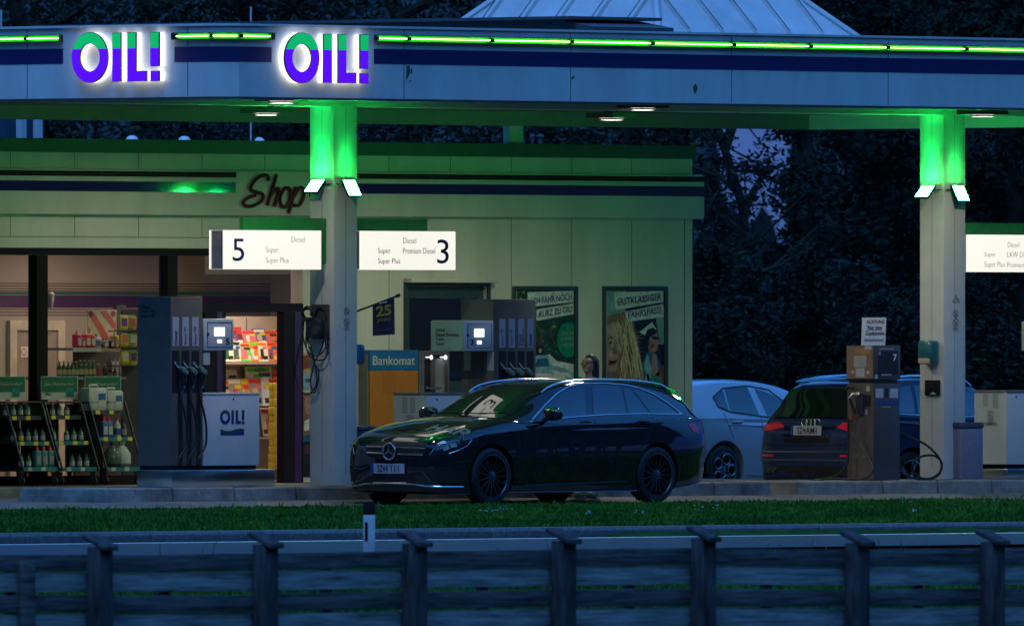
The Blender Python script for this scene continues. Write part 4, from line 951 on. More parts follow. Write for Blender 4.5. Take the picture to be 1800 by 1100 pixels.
PC = dict(dgreen=pm('dark_green', (.012, .05, .03)), leaf=pm('leaf_green', (.16, .30, .02)), band=pm('pale_band', (.52, .56, .52)), oval=pm('oval_green', (.01, .20, .10)), blue=pm('pale_blue', (.20, .36, .42)), dblue=pm('deep_blue', (.02, .10, .20)),
          skin=pm('skin', (.34, .20, .14)), skin2=pm('skin_shade', (.20, .11, .08)), hair=pm('blond', (.46, .33, .16)), hair2=pm('brown', (.11, .055, .03)), dark=pm('near_black', (.012, .014, .02)), teal=pm('pale_teal', (.16, .32, .30)), white=pm('paper_white', (.55, .55, .52)), red=pm('rust', (.22, .06, .03)), purple=pm('plum', (.09, .03, .06)))
VB = VS-.03
def poster(fr_, label, draw):
    t = thing('advertising_poster', label, 'poster', tuple(pv((fr_[0]+fr_[2])/2, fr_[3], VB)), 'framed posters on the shop wall')
    x0, y0, x1, y1 = fr_
    a = pv(x0, y1, VB); b = pv(x1, y0, VB); w = .055
    mb = MB().box(a.x, b.x, VB, VS-.002, a.z, a.z+w).box(a.x, b.x, VB, VS-.002, b.z-w, b.z).box(a.x, a.x+w, VB, VS-.002, a.z+w, b.z-w).box(b.x-w, b.x, VB, VS-.002, a.z+w, b.z-w)
    mb.build('poster_frame', M['teal'], t, bevel=.004)
    draw(t); return t
rp_ = random.Random(12)
def strand(t, pts, w, v, mat, name='hair_print'):
    P = spl([(x, y, 0) for x, y in pts], 5); n = len(P); L_ = []; R_ = []
    for i, p in enumerate(P):
        d = (P[min(n-1, i+1)]-P[max(0, i-1)]).normalized(); q = Vector((-d.y, d.x, 0))*w*(1-.7*abs(2*i/(n-1)-1)); L_.append((p.x+q.x, p.y+q.y)); R_.append((p.x-q.x, p.y-q.y))
    shape(t, L_+R_[::-1], v, mat, name, .0001)
def d1(t):
    v = VS-.006
    shape(t, [(909, 510), (1011, 510), (1011, 690), (909, 690)], v, PC['dgreen'], 'picture')
    v -= .0015
    gl = [PC['leaf'], pm('leaf_dark', (.05, .14, .02)), pm('leaf_pale', (.28, .36, .08)), PC['dark']]
    for i in range(80):
        cx, cy = rp_.uniform(911, 1009), rp_.uniform(512, 645)
        if 925 < cx < 1009 and cy < 566: continue
        k = rp_.choice((0, 0, 1, 1, 2, 3)) if cy > 600 or cx < 930 else rp_.choice((1, 1, 3, 0))
        r_ = rp_.uniform(1.5, 5); a0 = rp_.uniform(0, 180); c_, s_ = math.cos(R(a0)), math.sin(R(a0))
        shape(t, [(cx+(x*c_-y*s_), cy+(x*s_+y*c_)) for x, y in ell(0, 0, r_, r_*.5, n=8)], v-.00004*i, gl[k], 'leaf_print', .00003)
    strand(t, [(944, 566), (951, 590), (949, 620), (955, 640)], 2.5, v-.0034, PC['hair2'], 'branch_print'); strand(t, [(975, 560), (968, 585), (978, 610)], 1.5, v-.0034, PC['hair2'], 'branch_print')
    v -= .004
    shape(t, [(950, 628), (966, 622), (978, 634), (1008, 640), (1008, 656), (946, 650)], v, PC['white'], 'car_print'); shape(t, ell(949, 616, 6, 9), v-.0015, PC['dark'], 'car_print'); shape(t, ell(949.5, 616, 2.5, 4), v-.0025, PC['hair'], 'car_print')
    shape(t, [(912, 655), (930, 648), (938, 628), (946, 624), (964, 625), (970, 641), (990, 646), (1008, 656), (1008, 688), (912, 688)], v-.003, PC['blue'], 'car_print')
    shape(t, [(940, 645), (945, 630), (962, 629.5), (966, 643)], v-.0045, PC['dblue'], 'car_print')
    for q, c in (([(915, 662), (950, 655), (990, 660), (1006, 672), (960, 668)], 'white'), ([(920, 678), (960, 672), (1004, 682), (960, 686)], 'dblue'), ([(968, 650), (1000, 656), (1006, 664), (975, 657)], 'white'), ([(930, 668), (955, 665), (950, 680), (925, 682)], 'teal')): shape(t, q, v-.0045, PC[c], 'car_print')
    v -= .006
    shape(t, [(927, 513.5), (1008, 511), (1008, 531), (929, 540)], v, PC['band'], 'text_band'); shape(t, [(943, 544), (1008, 533), (1008, 552), (943, 564)], v, PC['band'], 'text_band')
    text_slant(t, 'ICH FAHR NOCH', M['inknavy'], v-.002, 934, 535.5, 1005, 526.5, 12); text_slant(t, 'KURZ ZU OIL!', M['inknavy'], v-.002, 948, 558, 1005, 548, 12)
    shape(t, [(min(1009, x), y) for x, y in ell(999, 597, 20, 31)], v, PC['oval'], 'oval_badge')
    for i, s in enumerate(('TANKEN', 'SHOPPEN', 'SNACKEN')): text_slant(t, s, PC['teal'], v-.002, 986, 590+i*9.5, 1008, 588.5+i*9.5, 6.5, .2)
def d2(t):
    v = VS-.006
    shape(t, [(1067, 510), (1168, 510), (1168, 695), (1067, 695)], v, PC['dark'], 'picture'); v -= .0015
    sh = pm('skin_mid', (.28, .155, .105)); hl = pm('skin_light', (.44, .28, .20)); hd = pm('hair_deep', (.20, .12, .05)); hb_ = pm('hair_bright', (.58, .46, .27))
    shape(t, [(1067, 511), (1100, 511), (1100, 552), (1067, 555)], v, PC['teal'], 'picture_sky'); shape(t, [(1152, 556), (1167, 538), (1167, 604), (1161, 606)], v, PC['teal'], 'picture_sky'); shape(t, [(1124, 584), (1146, 566), (1154, 578), (1136, 590)], v, PC['band'], 'picture_sky')
    shape(t, [(1067, 555), (1096, 548), (1112, 560), (1122, 600), (1130, 650), (1140, 693), (1067, 693)], v-.001, hd, 'hair_print')
    shape(t, [(1067, 572), (1078, 564), (1091, 568), (1101, 586), (1104, 610), (1099, 630), (1089, 646), (1077, 654), (1067, 652)], v-.0022, PC['skin'], 'face_print')
    shape(t, [(1092, 574), (1101, 588), (1104, 610), (1099, 630), (1089, 646), (1081, 652), (1092, 630), (1096, 606)], v-.0026, sh, 'face_shade')
    shape(t, [(1067, 572), (1078, 566), (1088, 572), (1086, 586), (1074, 590), (1067, 589)], v-.0026, hl, 'face_light'); shape(t, ell(1075, 622, 5, 6), v-.0026, hl, 'face_light')
    for q, c in (([(1068, 594), (1074, 591), (1080, 594), (1079, 596), (1073, 594), (1068, 597)], 'hair2'), ([(1087, 598), (1093, 595), (1099, 600), (1098, 602), (1092, 598), (1088, 601)], 'hair2'), ([(1069, 602), (1074, 599.5), (1079, 602), (1074, 604.5)], 'dark'), ([(1088, 607), (1093, 604.5), (1098, 608), (1093, 610)], 'dark'),
                 ([(1080, 603), (1082, 603), (1084, 621), (1079, 624), (1076, 621)], 'skin2'), ([(1069, 632), (1077, 634), (1087, 630), (1082, 641), (1074, 643), (1069, 640)], 'red'), ([(1071, 634), (1077, 635.5), (1084, 633), (1080, 638), (1073, 638.5)], 'white'), ([(1067, 655), (1082, 654), (1092, 670), (1090, 693), (1067, 693)], 'skin2'), ([(1070, 668), (1088, 664), (1094, 693), (1072, 693)], 'skin')): shape(t, q, v-.0032, PC[c], 'face_detail')
    for k in range(46):
        x = rp_.uniform(1082, 1112); e = x+rp_.uniform(-4, 26); m_ = rp_.choice((PC['hair'], PC['hair'], hd, hb_, PC['hair2']))
        strand(t, [(x-rp_.uniform(0, 8), rp_.uniform(552, 572)), (x+rp_.uniform(4, 10), 600+rp_.uniform(-8, 8)), (x*.4+e*.6+rp_.uniform(-2, 6), 645), (min(1140, e), rp_.uniform(672, 692))], rp_.uniform(.6, 2.0), v-.0036-.00003*k, m_)
    for k in range(9): x = rp_.uniform(1084, 1108); strand(t, [(x, 562), (x+rp_.uniform(-9, 4), 585), (x-rp_.uniform(2, 16), 612)], .5, v-.0055-.00003*k, hb_)
    for k in range(10): strand(t, [(1104+rp_.uniform(0, 8), 580+k*7), (1118, 585+k*6+rp_.uniform(-6, 6)), (1132+rp_.uniform(-4, 6), 578+k*8)], .45, v-.0055, PC['hair'])
    shape(t, [(1136, 590), (1146, 578), (1155, 581), (1157, 596), (1160, 603), (1156, 606), (1156, 613), (1150, 620), (1141, 618), (1137, 606)], v-.0030, PC['skin'], 'face_print'); shape(t, [(1137, 600), (1143, 598), (1146, 612), (1141, 618)], v-.0034, PC['skin2'], 'face_shade'); shape(t, [(1143, 606), (1149, 604), (1150, 610), (1145, 612)], v-.0036, PC['red'], 'face_detail')
    shape(t, [(1131, 598), (1137, 580), (1148, 575), (1156, 584), (1150, 588), (1142, 592), (1139, 612), (1133, 612)], v-.0042, PC['dark'], 'hair_print'); shape(t, [(1146, 590), (1157, 592), (1156, 597), (1147, 596)], v-.0046, PC['dark'], 'sunglasses_print')
    shape(t, [(1138, 618), (1152, 620), (1167, 650), (1167, 693), (1136, 693), (1128, 640)], v-.0022, PC['dblue'], 'shirt_print')
    for q, c in (([(1146, 620), (1154, 624), (1158, 660), (1150, 672), (1145, 650)], 'skin'), ([(1132, 640), (1138, 622), (1146, 650), (1142, 690)], 'blue'), ([(1156, 650), (1167, 640), (1167, 690), (1158, 690)], 'red'), ([(1150, 660), (1158, 652), (1160, 690), (1150, 692)], 'skin2'), ([(1135, 655), (1141, 660), (1143, 692), (1136, 692)], 'white')): shape(t, q, v-.0045, PC[c], 'shirt_print')
    v -= .008
    shape(t, [(1079, 513.5), (1166, 511), (1166, 531), (1081, 545)], v, PC['band'], 'text_band'); shape(t, [(1099, 548), (1166, 534), (1166, 557), (1101, 566)], v, PC['band'], 'text_band')
    text_slant(t, 'ERSTKLASSIGER', M['inknavy'], v-.002, 1085, 537, 1162, 527, 13); text_slant(t, 'FAHRSPASS!', M['inknavy'], v-.002, 1104, 560, 1162, 550, 13)
    shape(t, ell(1152, 672, 11, 13), v, PC['oval'], 'oval_badge')
poster((903, 503, 1017, 694), 'framed green poster with white text bands behind the pump numbered 3', d1)
poster((1061, 503, 1175, 700), 'framed poster of a blond woman and a man near the shop corner', d2)
# strip posters between door and column
sp = thing('wall_poster', 'narrow poster strip between shop door and column', 'poster', tuple(pv(538, 840, VS-.01)))
for q, c in (((530, 690, 547, 765), 'skin2'), ((530, 765, 547, 776), 'dblue'), ((530, 776, 547, 838), 'dark')): shape(sp, [(q[0], q[1]), (q[2], q[1]), (q[2], q[3]), (q[0], q[3])], VS-.008, PC[c], 'picture')
shape(sp, ell(541, 712, 6, 16), VS-.0095, PC['skin'], 'face_print'); shape(sp, ell(540, 790, 6, 9), VS-.0095, PC['purple'], 'picture_detail'); shape(sp, [(535, 740), (544, 735), (543, 756), (534, 757)], VS-.0095, PC['white'], 'picture_detail')
sp2 = thing('door_notice', 'small pale blue notice beside the shop door below black hoses', 'notice', tuple(pv(538, 684, VS-.01)))
shape(sp2, [(529, 658), (548, 658), (548, 684), (529, 684)], VS-.008, PC['blue'], 'sheet'); text_px(sp2, 'ER', M['inknavy'], ('v', VS-.0095), 537, 665, 546, 672, bold=.4)
sp3 = thing('wall_poster', 'small bright poster above the pale blue door notice', 'poster', tuple(pv(538, 656, VS-.01)))
shape(sp3, [(529, 600), (548, 600), (548, 656), (529, 656)], VS-.008, PC['hair'], 'picture'); shape(sp3, [(530, 626), (547, 622), (547, 646), (530, 650)], VS-.0095, PC['red'], 'picture_detail'); shape(sp3, [(531, 606), (545, 604), (545, 618), (531, 620)], VS-.0095, PC['white'], 'picture_detail')
# flag on a slanted pole
VFL = .2
fl = thing('banner_flag', 'dark anniversary flag with yellow number 25 on a slanted pole by the column', 'flag', tuple(pv(632, 546, VFL)))
MB().tube([pv(625, 548, VFL), pv(700, 519.5, VFL)], .012, 8).build('pole', M['rubber'], fl, smooth=True)
MB().tube([pv(697, 520.5, VFL), pv(702, 518.8, VFL)], .02, 8).build('pole_knob', M['rubber'], fl, smooth=True)
mb = MB(); n = 10; g = []
for i in range(n+1):
    f = i/n; x = 655+38*f; yt = 536.5-14.5*f+.0; yb = 590.5-3*f
    for j in range(7): q = pv(x, yt+(yb-yt)*j/6, VFL); g.append((q.x, VFL+.012*math.sin(f*5)*(j/6), q.z))
mb.add(g, [(i*7+j, (i+1)*7+j, (i+1)*7+j+1, i*7+j+1) for i in range(n) for j in range(6)])
c_ = mb.build('cloth', PM('flag_navy', (.015, .02, .06), .6, var=.3, scale=3, col2=(.03, .008, .03)), fl, smooth=True)
yl = PM('flag_yellow', (.42, .36, .02), .5)
text_slant(fl, '25', yl, VFL-.02, 660.5, 557.5, 687.5, 553.5, 19, 1.6); text_slant(fl, 'JAHRE', PM('flag_orange', (.38, .24, .03), .5), VFL-.02, 662, 568.5, 686, 565.5, 8.5, 1.0)
shape(fl, [(660, 580.5), (688, 577), (688, 578.5), (660, 582)], VFL-.02, PC['red'], 'print_line'); shape(fl, [(667, 532), (680, 529), (680, 531.5), (667, 534.5)], VFL-.02, PC['white'], 'print_line')
# cash machine
VA = VS-.16
am = thing('cash_machine', 'cash machine with orange and blue Bankomat panel beside the dark door', 'cash machine', tuple(pv(700, 850, VA)))
za0 = .113; 
def vbox(q, v0, v1, mat, name, t, bevel=0, z0=None):
    u0, u1, z_, z1 = rv(*q, v0); return MB().box(u0, u1, v0, v1, z_ if z0 is None else z0, z1).build(name, mat, t, bevel=bevel)
vbox((650, 651, 735, 850), VA, VS-.002, PM('bankomat_orange', (.42, .15, .008), .45, var=.06), 'orange_panel', am, z0=za0)
hd = vbox((650, 615, 735, 650.5), VA-.004, VS-.002, PM('bankomat_blue', (.006, .12, .33), .45, var=.06), 'blue_header', am)
uq = on_v(650, VA)[0]; MB().box(uq-.03, uq-.001, VA+.02, VS-.002, za0, pv(650, 622, VA).z).build('panel_side', PM('panel_side', (.14, .16, .14), .5), am)
text_px(hd, 'Bankomat', PM('bankomat_text', (.50, .52, .45), .5), ('v', VA-.004), 655, 625, 729, 641.5, bold=.5)
hs = MB()
for i in range(7):
    for j in range(11): c = pv(674+i*3.4, 656+j*3.6, VA); hs.box(c.x-.006, c.x+.006, VA-.0015, VA-.0003, c.z-.005, c.z+.005)
hs.build('speaker_holes', PM('dark_orange', (.14, .05, .004)), am)
VM = VA-.005; fm = M['darkgrey']
fr_ = MB(); u0, u1, z_, z1 = rv(736, 616, 790, 850, VM); zb1 = pv(760, 690, VM).z; zt1 = pv(760, 626, VM).z; ui0 = on_v(746, VM)[0]; ui1 = on_v(788, VM)[0]
fr_.box(u0, ui0, VM, VS-.002, za0, z1).box(ui1, u1, VM, VS-.002, za0, z1).box(ui0, ui1, VM, VS-.002, zt1+.02, z1).box(ui0, ui1, VM, VS-.002, za0, zb1)
fr_.build('machine_housing', PM('atm_grey', (.10, .105, .115), .4), am)
MB().box(ui0, ui1, VS-.012, VS-.002, zb1+.001, zt1+.019).build('machine_screen_panel', PM('atm_dark', (.02, .022, .03), .25), am)
MB().box(ui1-.16, ui1-.001, VS-.10, VS-.0125, zb1+.002, zt1-.03).build('side_panel', PM('atm_silver', (.20, .205, .23), .4), am)
for x in (752.5, 777.5):
    c = pv(x, 628, VM+.05); MB().lathe([(.0, c.z), (.028, c.z), (.03, c.z+.006)], (c.x, c.y-.0, 0), n=20, cap=False).build('spot_lamp', EM('atm_lamp_lens', (.95, .97, 1.0), 5), am)
    MB().lathe([(.026, -.004), (.0, -.0045)], (c.x, VM, pv(x, 628, VM).z), axis='y', n=20).build('spot_lens', EM('atm_lamp_glow', (.95, .97, 1.0), 3), am)
for x, y in ((765, 660), (767, 665), (768.3, 671), (770, 676)):
    c = pv(x, y, VS-.012); MB().box(c.x-.008, c.x+.008, VS-.016, VS-.0125, c.z-.006, c.z+.006).build('key_light', EM('key_light', (.9, .95, 1.0), 1.0), am)
vbox((748, 680, 776, 683), VM+.05, VM+.06, M['steel'], 'card_slot', am)
# rooftop details
for x, y0, y1, w in ((232, 240, 246, 24), (324, 241, 247, 24), (456, 244, 249, 20)):
    p = pv(x, y1, 11.0); r_ = w/2*200/FPX
    t = thing('roof_dome', 'white roof dome on the shop roof, '+('leftmost of three' if x == 232 else 'middle of three' if x == 324 else 'beside the thin mast'), 'roof light', tuple(p), 'white domes on the shop roof')
    MB().lathe([(r_, 0), (r_*.8, .03), (r_*.45, .05), (0, .055)], tuple(p), n=20).build('dome', M['white'], t, smooth=True)
    MB().lathe([(r_*1.02, -.25), (r_*1.02, -.001)], tuple(p), n=20).build('upstand', M['darkgrey'], t)
for x, y, tall in ((441, 12, 'between the two glowing letterings'), (2, 18, 'at the left picture edge')):
    p = pv(x, 250, 19.0); t = thing('roof_mast', 'thin pale mast rising behind the canopy, '+tall, 'mast', (p.x, 19.0, 0))
    MB().tube([(p.x, 19.0, 0), (p.x, 19.0, pv(x, y, 19.0).z)], .012, 6).build('mast_pole', M['fascia'], t)
t = thing('roof_vents', 'pair of small hooded vents on the shop roof right of the roof post', 'vents', tuple(pv(950, 252, 13)))
for x, w in ((936, 9), (950, 14)):
    p = pv(x, 252, 13); MB().lathe([(w*.0018, -.1), (w*.0018, .08), (w*.0035, .085), (w*.0033, .1), (0, .125)], tuple(p), n=16).build('vent_hood', M['slate'], t, smooth=True)
t = thing('rooftop_unit', 'blue rooftop plant box with two pale posts behind the shop parapet', 'rooftop unit', tuple(pv(20, 245, 15.6)))
u0, u1, z0, z1 = rv(-120, 200, 76, 250, 15.9); MB().box(u0, u1, 15.9, 16.7, z0, z1).build('cabinet', PM('plant_blue', (.03, .07, .13), .5), t)
for x0, x1 in ((38, 46.5), (68, 75)): u0, u1, z0, z1 = rv(x0, 200, x1, 250, 15.7); MB().box(u0, u1, 15.7, 15.8, z0, z1).build('pale_post', M['fascia'], t)

# ------------------------------------------------------------------ goods: inside the shop and on the carts outside
ORD = ['first', 'second', 'third', 'fourth', 'fifth', 'sixth', 'seventh', 'eighth', 'ninth', 'tenth', 'eleventh', 'twelfth', 'thirteenth', 'fourteenth']
def container(name, label, cat, p, hgt, wid, body, capm, labm, group, kind='bottle', depth=None):
    """small packaged article standing at p: body, cap and paper label are parts"""
    r = wid/2; t = thing(name, label, cat, tuple(p), group)
    if kind == 'bottle':
        MB().lathe([(r*.9, 0), (r, .02*hgt), (r, .58*hgt), (r*.55, .74*hgt), (r*.34, .8*hgt), (r*.34, .9*hgt)], (0, 0, 0), n=14).build('bottle_body', body, t, smooth=True, local=True)
        MB().lathe([(r*.42, .9*hgt), (r*.42, hgt), (0, hgt+.001)], (0, 0, 0), n=12).build('cap', capm, t, smooth=True, local=True)
        MB().lathe([(r*1.02, .14*hgt), (r*1.02, .46*hgt)], (0, 0, 0), n=14).build('paper_label', labm, t, smooth=True, local=True)
    elif kind == 'flask':
        d = depth or wid*.5
        MB().box(-r, r, -d/2, d/2, 0, .78*hgt).build('flask_body', body, t, bevel=min(d, wid)*.2, local=True)
        MB().lathe([(r*.5, .785*hgt), (r*.35, .9*hgt), (r*.32, hgt), (0, hgt+.001)], (0, 0, 0), n=12).build('cap', capm, t, smooth=True, local=True)
        MB().box(-r*.75, r*.75, -d/2-.003, -d/2-.0005, .15*hgt, .55*hgt).build('paper_label', labm, t, local=True)
    elif kind == 'spray':
        MB().lathe([(r, 0), (r, .5*hgt), (r*.5, .7*hgt), (r*.35, .78*hgt)], (0, 0, 0), n=14).build('bottle_body', body, t, smooth=True, local=True)
        MB().prism([(-r*.4, -.012, .79*hgt), (r*1.0, -.012, .88*hgt), (r*1.0, -.012, .97*hgt), (-r*.6, -.012, hgt)], (0, .024, 0)).build('spray_head', capm, t, local=True)
        MB().lathe([(r*1.02, .1*hgt), (r*1.02, .42*hgt)], (0, 0, 0), n=14).build('paper_label', labm, t, smooth=True, local=True)
    return t
pk = lambda n, c, r=.4: PM('pack_'+n, tuple(min(.85, k*1.3) for k in c), r, var=.08, scale=20)
K = dict(red=pk('red', (.55, .03, .03)), white=pk('white', (.6, .57, .5)), yellow=pk('yellow', (.62, .46, .02)), green=pk('green', (.02, .10, .04), .2), brown=pk('brown', (.12, .05, .025), .2), gold=pk('gold', (.45, .36, .2)), blue=pk('blue', (.03, .08, .25)), black=pk('black', (.02, .02, .022)), orange=pk('orange', (.6, .17, .02)), teal=pk('teal', (.015, .15, .14)), clear=pk('clear', (.07, .09, .08), .12), pale=pk('pale_blue', (.42, .5, .58)), lime=pk('lime', (.12, .5, .05)), purple=pk('purple', (.16, .06, .22)), grey=pk('grey', (.22, .22, .22)), pink=pk('pink', (.55, .14, .2)), skin=pk('tan', (.5, .33, .22)))
Vg = 8.0
shelf = thing('shop_shelf', 'grey shop shelf unit with striped board behind the left shop window', 'shelf', tuple(pv(170, 800, Vg+.2)))
u0, u1, z0, z1 = rv(128, 611, 222, 616, Vg); MB().box(u0, u1, Vg, Vg+.45, z0, z1).build('shelf_board', K['grey'], shelf)
MB().box(u0, u1, Vg-.012, Vg-.001, z0-.015, z1).build('price_strip', K['white'], shelf); ztop = z1
u0, u1, z0, z1 = rv(100, 662, 222, 667, Vg-.25); MB().box(u0, u1, Vg-.25, Vg+.45, z0, z1).build('shelf_board', K['grey'], shelf); zmid = z1
u0, u1, z0, z1 = rv(205, 536, 222, 850, Vg+.46); MB().box(u0, u1, Vg+.46, Vg+.52, .12, z1).build('upright', M['darkgrey'], shelf)
u0b = on_v(132, Vg+.46)[0]; MB().box(u0b, u0, Vg+.46, Vg+.5, .12, ztop-.02).build('back_panel', M['darkgrey'], shelf)
wb = thing('warning_board', 'red and white striped load warning board in the shop window', 'warning board', tuple(pv(180, 605, Vg+.4)))
vbox((154.5, 544, 205, 606), Vg+.38, Vg+.39, PM('board_cream', (.62, .55, .45), .4), 'board', wb)
bs = PM('board_red', (.62, .06, .03), .35)
for q in ([(158, 556), (166, 550), (199, 604), (186, 604)], [(175, 546.5), (187, 546.5), (204, 570), (204, 583)], [(156, 573), (172, 604), (160, 604), (156, 598)]): shape(wb, q, Vg+.378, bs, 'red_stripe')
for x in (160, 199.5): shape(wb, ell(x, 551.5, 4, 5), Vg+.376, PM('reflector_red', (.3, .01, .02), .2), 'reflector')
gi = 'bottles and cans on the upper shop shelf'
for i, (x, ht, w, b_, c_, l_, kd, nm) in enumerate(((135, 31, 8, 'red', 'pink', 'white', 'flask', 'wide red flask'), (142.5, 22, 6, 'red', 'red', 'white', 'flask', 'small red flask'), (151, 31, 9, 'red', 'white', 'white', 'flask', 'red white-capped flask'), (159.5, 30, 7, 'red', 'white', 'white', 'flask', 'narrow red flask'), (168, 24, 9, 'pale', 'black', 'blue', 'flask', 'blue grey flask'), (175, 14, 5, 'white', 'red', 'grey', 'bottle', 'tiny white bottle'), (182, 16, 8, 'grey', 'green', 'white', 'flask', 'grey box-shaped flask'), (187.5, 20, 5, 'green', 'green', 'white', 'bottle', 'green bottle'), (193, 17, 6, 'black', 'white', 'white', 'flask', 'black flask'), (201, 28, 7, 'yellow', 'yellow', 'gold', 'flask', 'yellow flask'), (208, 22, 6, 'green', 'black', 'grey', 'flask', 'dark green flask'))):
    p = pv(x, 610.5, Vg+.12); p.z = ztop+.001; s_ = 201/FPX
    container('shop_bottle', f'{nm}, {ORD[i]} from the left on the upper shop shelf', 'bottle', p, ht*s_, w*s_/.68, K[b_], K[c_], K[l_], gi, kd, .1)
for i, x in enumerate((104.5, 112, 120, 127, 134, 141.5, 149, 157, 164.5)):
    p = pv(x, 661, Vg-.1); p.z = zmid+.001
    container('wine_bottle', f'dark green gold-necked bottle, {ORD[i]} from the left in the row behind the green cart signs', 'bottle', p, (.19 if i < 5 else .205), .066, K['green'], K['gold'], K['gold'], 'dark green bottles on the lower shop shelf', 'bottle')
for i, (x, c_) in enumerate(((173, 'red'), (184.5, 'green'), (194, 'black'), (202, 'black'))):
    p = pv(x, 661, Vg-.1); p.z = zmid+.001
    container('beer_bottle', f'brown bottle with {c_} cap, {ORD[i]} of four right of the dark green bottles', 'bottle', p, .16 if i < 2 else .10, .055, K['brown'], K['white'] if i < 2 else K['brown'], K[c_] if i < 2 else K['gold'], 'brown bottles on the lower shop shelf', 'bottle')
for i, x in enumerate((194, 201, 208.5)):
    p = pv(x, 661, Vg+.1); p.z = zmid+.001
    container('plastic_jug', f'pale blue white-capped jug, {ORD[i]} of three beside the yellow packets', 'jug', p, .235, .065, K['pale'], K['white'], K['pale'], 'pale jugs on the lower shop shelf', 'flask', .1)
pr_ = thing('packet_rack', 'wire rack holding rows of yellow packets beside the pump numbered 5', 'rack', tuple(pv(226, 700, 7.6)))
for y in (581, 610.5, 642): u0, u1, z0, z1 = rv(211, y, 262, y+2, 7.55); MB().box(u0, u1, 7.55, 7.75, z0, z1).build('rack_bar', M['darkgrey'], pr_)
u0, u1, z0, z1 = rv(213, 545, 262, 850, 7.78); MB().box(u0, u1, 7.76, 7.78, .12, z1).build('rack_back', M['darkgrey'], pr_)
for r_, (y0, y1) in enumerate(((553.5, 580.5), (584, 610), (614, 641.5))):
    for i, (x0, x1) in enumerate(((212.5, 226), (227, 240.5))):
        u0, u1, z0, z1 = rv(x0+r_, y0+i*.8, x1+r_, y1, 7.58); t = thing('snack_packet', f'yellow packet in the {("top", "middle", "bottom")[r_]} row of the wire rack, {("left", "right")[i]} one', 'packet', (u0, 7.58, z0), 'yellow packets on the wire rack')
        mb = MB(); mb.box(u0, u1, 7.585, 7.625, z0+.015, z1-.015); mb.box(u0, u1, 7.602, 7.608, z1-.0149, z1).box(u0, u1, 7.602, 7.608, z0, z0+.0149); mb.build('pouch', K['yellow'], t, bevel=.006)
        MB().box(u0+.02, u1-.02, 7.582, 7.5845, z0+.05, z0+.15).build('print_patch', K[('purple', 'orange', 'white')[(r_+i) % 3]], t)
sg = thing('door_sign', 'small white prohibition sign on the inner shop door', 'sign', tuple(pv(48, 628, VI-.04)))
vbox((36.5, 609, 60, 628), VI-.04, VI-.0305, K['white'], 'plate', sg); shape(sg, ell(42, 618.5, 4.5, 6), VI-.041, bs, 'red_ring'); shape(sg, ell(42, 618.5, 3.2, 4.6), VI-.0425, K['white'], 'ring_centre')
for j in range(4): shape(sg, [(49, 612.5+j*3.6), (57, 612.5+j*3.6), (57, 614.2+j*3.6), (49, 614.2+j*3.6)], VI-.041, M['inkgrey'], 'print_line')
for x, w in ((90, 'right'), (60, 'left')):
    p = pv(x, 542, 9.4); t = thing('wall_sconce', f'pale cone lamp inside the shop {w} of the dark window post', 'wall lamp', tuple(p), 'cone lamps inside the shop')
    MB().lathe([(.015, 0), (.035, .10), (.04, .18), (.02, .20)], tuple(p), n=16).build('cone', K['grey'], t, smooth=True)
# magazines
mr = thing('magazine_rack', 'pale magazine rack seen through the open shop door', 'magazine rack', tuple(pv(445, 850, 8.2)))
rm = PM('rack_cream', (.45, .37, .32), .5, var=.05)
for y in (636, 716, 768): u0, u1, z0, z1 = rv(365, y, 540, y+3.5, 8.0); MB().box(u0, u1, 8.0, 8.4, z0, z1).build('rack_shelf', rm, mr)
u0, u1, z0, z1 = rv(365, 556, 545, 845, 8.42); MB().box(u0, u1, 8.42, 8.46, .12, z1).build('rack_back', rm, mr)
for x in (434, 489): u_ = on_v(x, 8.41)[0]; MB().box(u_-.004, u_+.004, 8.412, 8.4195, .12, z1-.02).build('rack_joint', M['darkgrey'], mr)
mags = []; rm_ = random.Random(31); cc = ['white', 'red', 'pink', 'skin', 'white', 'orange', 'gold', 'grey', 'yellow', 'blue', 'lime', 'white', 'brown', 'pale']
for (ya, yb, dv, x0_, n_, wd) in ((578, 606, .30, 392, 6, 21), (600, 635, .10, 390, 7, 18), (645, 691, .30, 390, 5, 26), (662, 713, .09, 390, 7, 19), (712, 766, .14, 440, 3, 19)):
    for k in range(n_): 
        x = x0_+k*(112/n_ if dv < .2 and yb < 714 and n_ > 3 else 112/6 if n_ == 6 else 22)+rm_.uniform(-2, 2); dy = rm_.uniform(-4, 5); mags.append((x, ya+dy, x+wd+rm_.uniform(-3, 6), yb, rm_.choice(cc), rm_.choice(('white', 'red', 'orange', 'black', 'yellow', 'lime')), dv+.006*k))
mags[14] = (434, 644, 480, 690, 'white', 'lime', .27)
